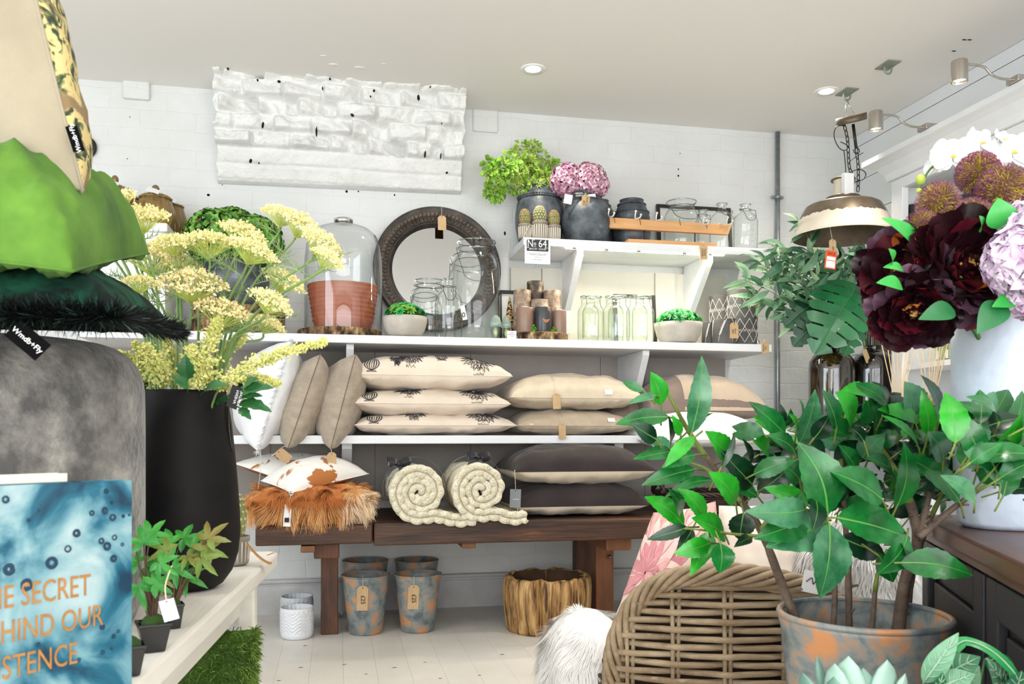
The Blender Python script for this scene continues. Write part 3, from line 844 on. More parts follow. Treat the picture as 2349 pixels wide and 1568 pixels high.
for bx, by, br in blobs:
    Y = 3.80 + rr.uniform(-.06, .05) - (.05 if bx < 1170 else 0)
    c = at(bx, by, Y) - o; R_ = br * sc(bx, Y)
    nleaf = int(16 + br * 1.5)
    for k in range(nleaf):
        d = Vector((rr.gauss(0, 1), rr.gauss(0, 1), rr.gauss(0, 1))).normalized()
        q = c + d * R_ * rr.uniform(.55, .95)
        dark = 1 if (bx < 1180 and rr.random() < .75) or rr.random() < .2 else 0
        if dark:
            mb.leaf(q, q + (d + Vector((0, 0, -.2))).normalized() * .026, .02, Vector((rr.uniform(-1, 1), -1, rr.uniform(-.2, 1))), 1, n=4, fold=.2)
        else:
            for e in range(7):
                d2 = (d + Vector((rr.gauss(0, .5), rr.gauss(0, .5), rr.gauss(0, .5)))).normalized()
                mb.leaf(q, q + d2 * rr.uniform(.016, .026), .0042, Vector((rr.uniform(-1, 1), -1, .6)), 0, n=2, fold=0)
mb.build('foliage', [LIME, LIME2], rt, smooth=False)
mb = MB()
for bx, by, br in blobs[::2]:
    c = at(bx, by, 3.80) - o; mb.tube(spline([(0, 0, 0), (c.x * .25, 0, .13), c], 6), [.003] * 7 + [.0015] * 6, 5)
mb.build('stem', M('stem_olive', (92, 104, 50), rough=.7), rt)
price_tag(rt, at(1239, 428, 3.735) - o, .036, .058, M('gold_card', (176, 128, 66), rough=.45, metal=.3), lean=radians(10), hole=False)

def petal_ball(mb, c, R_, n, rr, size, mi, spread=.7, sq=1.0):
    """round head of many overlapping four-petal florets"""
    for k in range(n):
        z = 1 - 2 * (k + .5) / n; a = k * 2.39996 + rr.uniform(-.2, .2); q = sqrt(max(0, 1 - z * z))
        d = Vector((q * cos(a), q * sin(a), z))
        p = c + Vector((d.x, d.y, d.z * sq)) * R_ * rr.uniform(.86, 1.03)
        t = d.orthogonal().normalized(); b = d.cross(t); tw = rr.uniform(0, pi)
        for e in range(4):
            an = tw + e * pi / 2
            v = (t * cos(an) + b * sin(an)); u = (v * spread + d * rr.uniform(.2, .7)).normalized()
            mb.leaf(p - d * size * .2, p + u * size, size * .95, d, rr.choice(mi) if isinstance(mi, (list, tuple)) else mi, n=4, fold=.25, curl=.25)
PINK = [M('hydrangea_pink', (206, 158, 176), (188, 134, 158), scale=20, rough=.7), M('hydrangea_pale', (228, 194, 204), (210, 168, 184), scale=20, rough=.7), M('hydrangea_mauve', (168, 112, 140), rough=.7)]
o = at(1345, 445, 3.70)
rt = thing('hydrangea_bunch', 'dusty pink hydrangea heads in the tagged slate vase', 'flowers', (o.x, 3.70, o.z - .1))
o = Vector(rt.location)
for bx, by, br, Y in ((1350, 415, 38, 3.68), (1300, 415, 36, 3.71), (1372, 425, 22, 3.66)):
    mb = MB(); c = at(bx, by, Y) - o; R_ = br * sc(bx, Y)
    petal_ball(mb, c, R_, int(br * br * .17), rr, .019, [0, 0, 1, 1, 2])
    fh = mb.build('flower_head', PINK, rt)
    mb = MB(); mb.tube(spline([(0, 0, 0), (c.x * .2, 0, .08), c], 5), .0035, 6); mb.build('stem', M('stem_green', (70, 110, 56), rough=.7), rt)
TAGB = M('black_label', (26, 26, 28), rough=.5)
for px, py, w, h, m_, ry in ((1305, 456, .036, .04, CARD, 8), (1328, 448, .042, .036, TAGB, -6), (1357, 455, .034, .03, CARD, -10)):
    q = at(px, py - 10, 3.615) - o
    t = price_tag(rt, q, w, h, m_, plain=True, roll=radians(ry), lean=radians(8), hole=False, name='care_label')
    if m_ is TAGB: letters('ABIGAIL\nAHERN', .010, CARD, 'lettering', t, Mx(q + Vector((0, -.003, -.016)), ry=radians(ry), rx=radians(8)) @ FACE)
# ================================================================== things on the main shelf
BARK = M('bark', (52, 34, 20), (142, 112, 78), (196, 168, 130), scale=34, detail=5, lo=.42, hi=.56, rough=.9, bump=.8, bscale=45, bdetail=5, stretch=(1, 1, .5))
CUTWOOD = M('cut_wood', (196, 160, 112), (176, 138, 92), scale=8, rough=.7)
def wood_slice(cx, Y, zb, rpx, hpx, label, grp='bark edged wooden slices'):
    s_ = sc(cx, Y); x = at(cx, 0, Y).x; R_ = rpx * s_; h = hpx * s_
    r = thing('wood_slice', label, 'wood slice', (x, Y, zb + .0005), grp)
    def wob(rr, z, a, i):
        if rr < R_ * .93: return rr
        return rr * (1 - .05 * abs(noise.noise(Vector((cos(a) * 14, sin(a) * 14, z * 20)))) - .04 * abs(noise.noise(Vector((cos(a) * 34, sin(a) * 34, z * 9)))) + .02 * noise.noise(Vector((cos(a) * 2, sin(a) * 2, 7))))
    mb = MB(); mb.lathe([(R_ * .96, 0), (R_, h * .1), (R_, h * .35), (R_, h * .6), (R_, h * .9), (R_ * .97, h)], 150, wob=wob); mb.build('bark', BARK, r)
    mb = MB(); mb.lathe([(R_ * .965, h * .97), (R_ * .95, h + .0004), (.001, h + .0004)], 60, cap0=False); mb.build('cut_face', CUTWOOD, r)
    return h
# cloche with a terracotta pot inside, on a wooden slice
QY = 3.715
h = wood_slice(780, QY, SZ, 96, 19, 'wide bark edged wooden slice under the glass cloche')
zt = SZ + .001 + h
TERRA = M('terracotta', (176, 98, 64), (158, 82, 52), (190, 116, 82), scale=5, rough=.6, bump=.1, bscale=40, stretch=(1, 1, 5))
loc, pr, s_ = lathe_at(787, QY, zt + .0005, [(62, 748), (66, 742)] + [(68 + 12 * k / 48 + (.9 if k % 6 < 2 else -.5), 738 - 78 * k / 48) for k in range(49)] + [(80.5, 659), (80, 657), (76, 657), (73, 690), (60, 735), (1, 738)])
pr[0] = (pr[0][0], 0)
mb = MB(); mb.lathe(pr, 64)
tag_props(mb.build('terracotta_pot', TERRA, None, loc), 'ribbed terracotta pot standing inside the glass cloche', 'plant pot')
loc, pr, s_ = lathe_at(788, QY, zt + .0005, [(88, 750), (88, 700), (88, 640), (87.5, 600), (84, 566), (75, 542), (60, 527), (40, 519), (22, 516), (1, 515)])
pr[0] = (pr[0][0], 0)
rt = thing('glass_cloche', 'tall glass cloche dome over the terracotta pot', 'cloche', loc)
mb = MB(); mb.lathe(pr, 72, cap0=False); mb.build('dome', glass('cloche_glass', (253, 254, 254), (206, 214, 216), 1.2), rt)
z = pr[-1][1]; mb = MB(); mb.lathe([(.006, z - .002), (.012, z + .002), (.040, z + .004), (.041, z + .022), (.034, z + .026), (.001, z + .026)], 36); mb.build('knob', M('silver_knob', (214, 214, 214), rough=.15, metal=1.0), rt)

# round mirror leaning on the wall
MRY = 3.885; s_ = sc(1006, 3.84)
RR = 148 * s_
c = at(1006, 612, 3.84)
lean = radians(-7)
rt = thing('round_mirror', 'large round mirror in a dark carved wide frame, leaning on the wall', 'mirror', (c.x, c.y + .02, c.z), rot=(lean, 0, 0))
IRON = M('carved_dark_frame', (46, 40, 36), (78, 68, 60), (98, 88, 78), scale=14, detail=5, lo=.42, hi=.7, rough=.45, bump=.25, bscale=70, metal=.2)
mb = MB()
prof = [(RR, .03), (RR, .004), (RR * .985, -.004), (RR * .965, -.004), (RR * .955, .0), (RR * .93, -.002), (RR * .86, .012), (RR * .80, .024), (RR * .775, .026), (RR * .765, .022), (RR * .745, .024), (RR * .735, .036), (RR * .70, .044), (RR * .70, .05)]
FY_ = Matrix.Rotation(pi / 2, 4, 'X')        # lathe axis to -Y
mb.lathe([(r, -y) for r, y in prof], 96, cap0=False, M_=FY_)
mb.lathe([(RR, -.03), (RR * .9, -.062), (.001, -.062)], 96, cap0=False, M_=FY_)
frame = mb.build('frame', IRON, rt)
mb = MB(); nfl = 84
for k in range(nfl):
    a = 2 * pi * k / nfl
    def P_(rf, da, yy): return Vector((RR * rf * cos(a + da), yy, RR * rf * sin(a + da)))
    w_ = .022
    mb.tube([P_(.92, -w_, .0), P_(.86, -w_, .009), P_(.815, -w_ * .7, .018), P_(.80, 0, .02), P_(.815, w_ * .7, .018), P_(.86, w_, .009), P_(.92, w_, .0)], .0042, 6)
    mb.tube([P_(.90, 0, .0), P_(.84, 0, .009)], .0062, 6)
mb.build('carved_flutes', M('carved_highlight', (84, 74, 66), (112, 100, 88), scale=30, rough=.4, metal=.3), rt)
mb = MB(); mb.lathe([(RR * .71, -.0445), (.001, -.0445)], 72, cap0=False, M_=FY_)
mb.build('mirror_glass', M('mirror_silver', (214, 216, 218), rough=.015, metal=1.0), rt)
price_tag(rt, Vector((10 * s_, -.012, RR * .83)), .038, .068, string=[(10 * s_, -.006, RR * .97), (10 * s_, .01, RR * 1.005)])

# jars and bottles in front of the mirror
G2 = 'clear jars and bottles in front of the mirror'
bottle(984, 3.80, SZ, [(34, 774), (40, 768), (41, 740), (41, 690), (39, 676), (33, 667), (29, 660), (28, 652), (31, 648), (32, 644)], 'squat clear jar behind the small succulent bowl', 'glass_jar', 'jar', G2, handle=(655, 29, 668, 1))
bottle(1093, 3.80, SZ, [(42, 776), (52, 770), (54, 750), (54.5, 680), (54, 620), (51, 602), (46, 590), (40, 582), (39, 572), (41, 568), (41, 560), (44, 556)], 'largest clear glass jar with a wire handle, tall in front of the mirror', 'glass_jar', 'jar', G2, handle=(571, 41, 652, 1))
b3, s3, l3 = bottle(1029, 3.62, SZ, [(27, 772), (31, 770), (32, 745), (32, 700), (30, 686), (22, 673), (11, 663), (8.5, 656), (8.5, 646), (10.5, 640)], 'narrow necked clear bottle with embossed ring beside the succulent bowl', grp=G2, handle=(657, 9, 693, 1), boss=(731, 13.5), eye=(650, 9))
t = price_tag(b3, Vector((.054, -.03, .142)), .02, .062, CARD, plain=True, roll=radians(-12), string=[(.045, -.03, .155), (.03, -.02, .21)])
mb = MB(); q = Vector((.060, -.0325, .102)); mb.tube([q + Vector((.0055 * cos(2 * pi * k / 18), 0, .009 * sin(2 * pi * k / 18))) for k in range(18)], .0016, 5, closed=True); mb.build('ring_mark', INK, t)

# stone bowls of succulents
STONE = M('stone_bowl', (206, 200, 190), (180, 172, 160), (222, 218, 210), scale=9, rough=.8, bump=.12, bscale=60)
SUCC = [M('succulent_green', (50, 176, 80), (96, 206, 110), scale=30, rough=.45), M('succulent_lime', (140, 190, 60), (90, 164, 60), scale=30, rough=.45), M('succulent_dark', (30, 140, 66), rough=.45)]
def rosette(mb, c, up, R_, rr, mi, rings=4, fat=.42, pts=8):
    up = Vector(up).normalized(); t = up.orthogonal().normalized(); b = up.cross(t)
    for k in range(rings):
        el = radians(15 + 65 * k / (rings - 1)); ln = R_ * (1 - .6 * k / rings)
        for e in range(pts - (k % 2)):
            a = 2 * pi * (e + k * .5) / (pts - (k % 2)) + rr.uniform(-.15, .15)
            d = (t * cos(a) + b * sin(a)) * cos(el) + up * sin(el)
            mb.leaf(c, c + d * ln, ln * fat, up, mi, n=4, fold=.35, curl=.15)
def succulent_bowl(cx, Y, zb, rpx, yrim, ytop, label, seed, limes):
    rr = random.Random(seed); s_ = sc(cx, Y); x = at(cx, 0, Y).x
    zr = HC + (YH - yrim) * s_ - zb; R_ = rpx * s_; zt = HC + (YH - ytop) * s_ - zb
    r = thing('succulent_bowl', label, 'succulent bowl', (x, Y, zb + .0005), 'stone bowls of succulents')
    mb = MB(); mb.lathe([(R_ * .55, 0), (R_ * .74, zr * .1), (R_ * .9, zr * .4), (R_ * .98, zr * .75), (R_, zr), (R_ * .93, zr), (R_ * .88, zr * .8), (.001, zr * .75)], 56); mb.build('bowl', STONE, r)
    mb = MB()
    for k in range(30):
        a = k * 2.4; q = sqrt((k + .5) / 30) * R_ * .86
        p = Vector((q * cos(a), q * sin(a), zr * .94 + (zt - zr) * .78 * (1 - (q / R_) ** 2)))
        up = Vector((p.x * 1.3, p.y * 1.3, R_ * .8))
        rosette(mb, p, up, R_ * rr.uniform(.24, .33), rr, 1 if rr.random() < limes else rr.choice((0, 0, 2)), pts=9)
    mb.build('succulents', SUCC, r)
succulent_bowl(929, 3.585, SZ, 51, 728, 690, 'pale stone bowl of green succulents below the mirror', 5, .2)
succulent_bowl(1556, 3.595, SZ, 55, 742, 706, 'pale stone bowl of green succulents beside the dark patterned holders', 6, .12)

# glass mushrooms, cone, small frame and price card
MUSH = glass('mushroom_glass', (226, 240, 232), (160, 186, 172))
for cx, Y, rp, yt, yb, lab in ((1137, 3.575, 13, 722, 773, 'left pale glass mushroom by the handwritten price card'), (1161, 3.61, 11.5, 725, 773, 'right pale glass mushroom, partly behind the handwritten price card')):
    s_ = sc(cx, Y); r = thing('glass_mushroom', lab, 'ornament', (at(cx, 0, Y).x, Y, SZ + .0005), 'pale glass mushrooms'); h = HC + (YH - yt) * s_ - SZ; R_ = rp * s_
    mb = MB(); mb.lathe([(R_ * .62, 0), (R_ * .75, h * .15), (R_ * .9, h * .4), (R_ * .7, h * .52)], 30); mb.build('stem', MUSH, r)
    mb = MB(); mb.lathe([(R_ * .5, h * .5), (R_ * 1.05, h * .52), (R_ * 1.08, h * .6), (R_ * .8, h * .84), (R_ * .4, h * .96), (.001, h)], 30); mb.build('cap', M('mushroom_cap', (200, 226, 212), rough=.1, trans=.6, coat=.5), r)
    mb = MB(); mb.ball((0, 0, h * .3), 1.0, 12, 8, 0, (R_ * .35, R_ * .35, h * .22)); mb.build('core', M('mushroom_core', (222, 206, 150), rough=.4), r)
s_ = sc(1168, 3.80)
CONE = M('bead_cone', (196, 158, 104), (34, 24, 18), scale=95, detail=1, lo=.50, hi=.54, rough=.5)
mb = MB(); hh = HC + (YH - 678) * s_ - SZ
mb.lathe([(20 * s_, 0), (18.5 * s_, hh * .1), (.0025, hh * .98), (.001, hh)], 28)
tag_props(mb.build('cone_ornament', CONE, None, (at(1169, 0, 3.80).x, 3.80, SZ + .0005)), 'slim brown speckled cone ornament in front of a small framed print', 'ornament')
picture(1143, 1226, 664, 668, 3.89, SZ, 'black framed print behind the cone ornament and candles')
mb = MB(); w, h = 22 * s_ * .93, 18 * s_ * .95
x, z = at(1174, 0, 3.535).x, SZ
rt = thing('price_card', 'small white handwritten price card between mushrooms and candles', 'card', (x, 3.535, SZ + .0004))
mb.box((-w / 2, -.0006, 0), (w / 2, .0006, h), M_=Mx(rx=radians(-8))); mb.build('card', CARD, rt, smooth=False)
letters('Small\nMushrooms\n£16', .0078, INK, 'handwriting', rt, Mx((0, -.0016, h * .5), rx=radians(-8)) @ FACE)

# candles on their slice
CS = 3.65
h = wood_slice(1245, CS, SZ, 58, 18, 'small bark edged wooden slice under the grouped candles')
zc = SZ + .0012 + h
CAND = {'taupe': M('candle_taupe', (150, 122, 104), (132, 106, 90), scale=7, rough=.35, sss=.1),
        'dark': M('candle_dark', (50, 42, 38), (80, 68, 58), (150, 128, 94), scale=24, lo=.44, hi=.56, rough=.4),
        'grey': M('candle_grey', (60, 62, 66), (44, 44, 48), (188, 120, 66), scale=12, lo=.4, hi=.68, rough=.3),
        'mottle': M('candle_mottled', (112, 90, 72), (158, 136, 116), (190, 170, 146), scale=26, lo=.40, hi=.54, rough=.45)}
def candle(cx, Y, rp, ytop, kind, label, zb=None):
    s_ = sc(cx, Y); zb = zc if zb is None else zb; hh = HC + (YH - ytop) * s_ - zb; R_ = rp * s_
    r = thing('pillar_candle', label, 'candle', (at(cx, 0, Y).x, Y, zb), 'pillar candles on the small wooden slice')
    mb = MB(); mb.lathe([(R_ * .97, 0), (R_, .004), (R_, hh - .005), (R_ * .96, hh), (R_ * .3, hh - .004), (.001, hh - .005)], 36); mb.build('wax', CAND[kind], r)
    if kind == 'grey':
        for (a0, z0, wa, hz) in ((-1.45, .42, .42, .10), (-1.1, .88, .22, .10)):
            mb = MB()
            def cres(u, v):
                a = a0 + wa * (2 * u - 1); z = hh * (z0 + hz * (2 * u - 1) ** 2 * .9 + hz * (v - .5) * (1.2 - (2 * u - 1) ** 2 * .8)); return (R_ * 1.006 * cos(a), R_ * 1.006 * sin(a), min(z, hh - .004))
            mb.grid(cres, 14, 4); mb.build('orange_patch', M('candle_orange', (198, 128, 78), (178, 108, 62), scale=40, rough=.6), r)
    mb = MB(); mb.tube([(0, 0, hh - .006), (.001, 0, hh + .006)], .0012, 5); mb.build('wick', INK, r)
    mb = MB(); mb.box((-.012, -R_ * .5 - .0005, hh), (.012, -R_ * .5 + .0005, hh + .010), M_=Mx((.004, 0, .0), rx=radians(-18), rz=radians((cx * 37) % 20 - 10))); mb.build('price_sticker', CARD, r, smooth=False)
    return hh
candle(1204, 3.605, 20, 706, 'taupe', 'plain taupe candle at the front left of the wooden slice')
candle(1246, 3.592, 20.5, 705, 'grey', 'dark glazed candle with an orange patch at the front of the slice')
candle(1283, 3.605, 16.5, 712, 'taupe', 'plain taupe candle at the front right of the wooden slice')
candle(1198, 3.70, 20.5, 666, 'mottle', 'tall mottled candle at the back left of the wooden slice')
candle(1238, 3.664, 20.5, 688, 'mottle', 'short mottled candle just behind the dark glazed one')
candle(1267, 3.705, 19.5, 667, 'mottle', 'tall mottled candle at the back right of the wooden slice')
candle(1228, 3.742, 19.5, 646, 'dark', 'tallest dark brown candle rising at the back of the group')
MOSS = M('moss', (60, 120, 20), (110, 160, 40), scale=60, rough=.9)
for cx, Y, w, lab in ((1222, 3.577, 13, 'green moss tuft between the two front left candles'), (1268, 3.575, 9, 'green moss tuft by the front right candle')):
    rr = random.Random(cx); s_ = sc(cx, Y); mb = MB()
    for k in range(26): mb.ball((rr.gauss(0, .3) * w * s_, rr.gauss(0, .12) * w * s_, abs(rr.gauss(0, .35)) * w * s_ + .003), .0045, 6, 4)
    tag_props(mb.build('moss_tuft', MOSS, None, (at(cx, 0, Y).x, Y, zc)), lab, 'moss')

# apothecary jars
GREENG = glass('green_clear_glass', (247, 251, 245), (140, 160, 148), 1.4)
def apoth(cx, Y, k, label):
    return bottle(cx, Y, SZ, [(22 * k, 778), (25 * k, 774), (25.3 * k, 765), (25.3 * k, 718), (24 * k, 711), (20 * k, 705), (17 * k, 701), (16.5 * k, 686), (20 * k, 683), (20.5 * k, 681.5), (18 * k, 680.5)], label, 'apothecary_jar', 'jar', 'clear apothecary jars under the upper shelf', mat=GREENG)
apoth(1361, 3.575, 1, 'front apothecary jar nearest the candles')
apoth(1420, 3.577, 1, 'front apothecary jar in the middle of its row')
apoth(1475, 3.580, 1, 'front apothecary jar nearest the stone succulent bowl')
apoth(1349, 3.73, .96, 'back row apothecary jar, leftmost, behind the one nearest the candles')
apoth(1406, 3.73, .96, 'back row apothecary jar behind the middle front jar')
apoth(1461, 3.73, .96, 'back row apothecary jar, rightmost, in front of the framed print')
picture(1408, 1504, 672, 679, 3.885, SZ, 'black framed white print behind the apothecary jars')

# dark patterned candle holders
CHAR = M('charcoal_stone', (78, 76, 74), (98, 96, 94), scale=12, rough=.75, bump=.1, bscale=80)
CHALK = M('chalk_line', (226, 224, 220), rough=.8)
def holder(cx, Y, rp, ytop, label, kind, tagp=None):
    s_ = sc(cx, Y); hh = HC + (YH - ytop) * s_ - SZ; R_ = rp * s_
    r = thing('candle_holder', label, 'candle holder', (at(cx, 0, Y).x, Y, SZ + .0005), 'charcoal candle holders with chalk patterns')
    mb = MB(); mb.lathe([(R_ * .96, 0), (R_, .004), (R_, hh - .003), (R_ * .98, hh), (R_ * .9, hh), (R_ * .88, hh * .5), (.001, hh * .48)], 48); mb.build('body', CHAR, r)
    mb = MB()
    def on(a, z): return Vector((R_ * 1.004 * cos(a), R_ * 1.004 * sin(a), z))
    if kind == 'lattice':
        n = 10; band = hh * .9; stp = 2 * pi / n
        for k in range(n):
            for sgn in (-1, 1):
                for lay in range(2):
                    z0 = hh * (.06 + .44 * lay); pts = [on(k * stp + sgn * t * stp * 1.5, z0 + t * hh * .42) for t in [i / 12 for i in range(13)]]
                    mb.tube(pts, .0011, 4)
            for lay in range(2):
                for d in (.0, .5):
                    a = (k + d) * stp; z0 = hh * (.27 + .44 * lay); e = .16 * stp
                    mb.tube([on(a - e, z0 - .006), on(a + e, z0 + .006)], .0009, 4); mb.tube([on(a - e, z0 + .006), on(a + e, z0 - .006)], .0009, 4)
    else:
        for k in range(5):
            a0 = 2 * pi * k / 5
            sp = [on(a0 + .55 * t, hh * (.1 + .75 * t ** .7)) for t in [i / 10 for i in range(11)]]; mb.tube(sp, .0009, 4)
            for t in range(2, 11):
                a = a0 + .055 * t; z = hh * (.1 + .75 * (t / 10) ** .7)
                for sg in (-1, 1):
                    tip = on(a + sg * .12 + .08, z + .012 + sg * .003); b_ = on(a, z); mb.tube([b_, (b_ + tip) / 2, tip], [.0006, .0019, .0004], 4)
    mb.build('chalk_pattern', CHALK, r)
    return r, R_, hh
r1, R1, h1 = holder(1703, 3.66, 34, 668, 'tallest charcoal candle holder with a white lattice', 'lattice')
price_tag(r1, Vector((.052, -.045, h1 - .028)), .026, .062, string=[(.05, -.045, h1 + .001), (.045, -.03, h1 + .002)], yaw=radians(50))
holder(1655, 3.76, 27, 679, 'second charcoal lattice holder, partly behind the tallest', 'lattice')
r2, R2, h2 = holder(1661, 3.575, 26, 733, 'short charcoal holder with white leaf sprigs and a kraft tag', 'leaf')
price_tag(r2, Vector((.022, -.054, h2 - .02)), .04, .07, scribble='short\n£20', size=.012, string=[(.012, -.05, h2 + .001), (.01, -.04, h2 + .002)])
holder(1626, 3.64, 16, 740, 'smallest charcoal holder behind the stone succulent bowl', 'leaf')
p = at(1757, 783, SY - .012)
rt = thing('shelf_price_tag', 'pair of kraft tags hanging at the right end of the main shelf', 'price tag', (p.x, SY - .006, p.z))
price_tag(rt, Vector((-.004, 0, 0)), .026, .052, scribble='leaf\n£15.00', size=.011, string=[(-.004, -.002, .012), (-.012, .004, SZ - p.z + .002)])
price_tag(rt, Vector((.008, .004, .002)), .024, .05)
mb = MB(); mb.lathe([(.006, 0), (.006, .02), (.001, .021)], 14)
tag_props(mb.build('metal_cap', M('brushed_steel', (190, 190, 188), rough=.3, metal=1.0), None, (at(1739, 0, 3.56).x, 3.56, SZ + .0005)), 'tiny metal cylinder at the right end of the main shelf', 'cap')

# white cabinet box and pumpkin pots at the left end
wy = 3.50
a, b = at(196, 510, wy), at(384, 510, wy)
ztop = at(340, 509, wy).z
rt = thing('display_box', 'white box cabinet at the left end of the main shelf under the pumpkin pots', 'cabinet', ((a.x + b.x) / 2, wy, SZ + .0005))
o = Vector(rt.location)
mb = MB(); mb.box((a.x - o.x, .02, 0), (b.x - o.x - .012, WY - .03 - wy, ztop - SZ - .034)); mb.build('cabinet_body', WHITE, rt, smooth=False, bevel=.003)
mb = MB(); mb.box((a.x - o.x - .01, 0, ztop - SZ - .034), (b.x - o.x, WY - .012 - wy, ztop - SZ), bev=.006); mb.build('cabinet_top', WHITE, rt, smooth=False)
OLIVE = M('olive_glaze', (118, 92, 48), (146, 118, 66), (96, 72, 36), scale=8, rough=.22, coat=.4)
def pumpkin(cx, Y, rp, yb0, ylid, yfin, label, tagc=None):
    s_ = sc(cx, Y); R_ = rp * s_; z0 = ztop
    r = thing('pumpkin_jar', label, 'jar', (at(cx, 0, Y).x, Y, z0 + .0005), 'olive pumpkin shaped lidded jars'); zz = lambda py: HC + (YH - py) * s_ - z0
    hl = zz(ylid); nr = 16
    wob = lambda rr, z, a, i: rr * (1 - .07 * abs(sin(a * nr / 2)) ** 1.0 * (1 if rr > R_ * .3 else 0) + .03)
    mb = MB(); mb.lathe([(R_ * .6, 0), (R_ * .85, hl * .12), (R_, hl * .4), (R_ * .98, hl * .65), (R_ * .8, hl * .93), (R_ * .74, hl)], 96, wob=wob); mb.build('jar_body', OLIVE, r)
    mb = MB(); hf = zz(yfin)
    mb.lathe([(R_ * .82, hl), (R_ * .84, hl + .006), (R_ * .6, hl + (hf - hl) * .3), (R_ * .25, hl + (hf - hl) * .42), (R_ * .16, hl + (hf - hl) * .5)], 96, wob=lambda rr, z, a, i: rr * (1 - .08 * abs(sin(a * nr / 2)) + .03), cap0=True); mb.ball((0, 0, hl + (hf - hl) * .72), 1, 14, 9, 0, (R_ * .2, R_ * .2, (hf - hl) * .28))
    mb.build('lid', OLIVE, r)
    if tagc: price_tag(r, Vector((R_ * .1, -R_ * .75, hl + .028)), .05, .03, CARD, plain=True, lean=radians(-50), roll=radians(18), hole=False)
pumpkin(264, 3.62, 40, 500, 440, 402, 'largest olive pumpkin jar behind the top cushion corner', True)
pumpkin(297, 3.74, 26, 500, 458, 430, 'small olive pumpkin jar between the two large ones')
pumpkin(357, 3.66, 43, 515, 458, 424, 'wide olive pumpkin jar with a white tag near the box corner', True)
pumpkin(395, 3.83, 31, 520, 476, 455, 'olive pumpkin jar furthest right, behind the wide tagged one', True)

# hydrangea in dark pot on bark planter
s_ = sc(548, 3.70)
hs = wood_slice(548, 3.71, SZ, 104, 62, 'thick bark covered log slice behind the yellow flower heads')
zp = SZ + .0015 + hs
loc, pr, s_ = lathe_at(540, 3.72, zp, [(46, 700), (60, 694), (74, 660), (76, 640), (70, 612), (62, 600), (58, 602), (40, 660), (1, 680)]); pr[0] = (pr[0][0], 0)
mb = MB(); mb.lathe(pr, 48); tag_props(mb.build('stone_pot', SLATE, None, loc), 'dark stone pot holding the green hydrangea on the thick log slice', 'plant pot')
GH = [M('hydrangea_green', (128, 182, 74), (88, 150, 54), scale=18, rough=.65), M('hydrangea_bronze', (124, 96, 48), (96, 120, 50), scale=18, rough=.65), M('hydrangea_leaf', (40, 96, 38), rough=.6)]
rt = thing('green_hydrangea', 'round green hydrangea with bronze edges in the dark stone pot', 'flowers', (loc[0], 3.72, zp + .05)); o = Vector(rt.location); rr = random.Random(21)
for bx, by, br, Y in ((492, 545, 62, 3.70), (580, 560, 64, 3.70), (535, 530, 50, 3.76)):
    mb = MB(); c = at(bx, by, Y) - o; petal_ball(mb, c, br * sc(bx, Y), int(br * 6), rr, .021, [0, 0, 0, 0, 1, 2]); mb.build('flower_head', GH, rt)
    mb = MB(); mb.tube(spline([(0, 0, 0), (0, 0, .06), c], 5), .004, 6); mb.build('stem', MATS['stem_green'], rt)
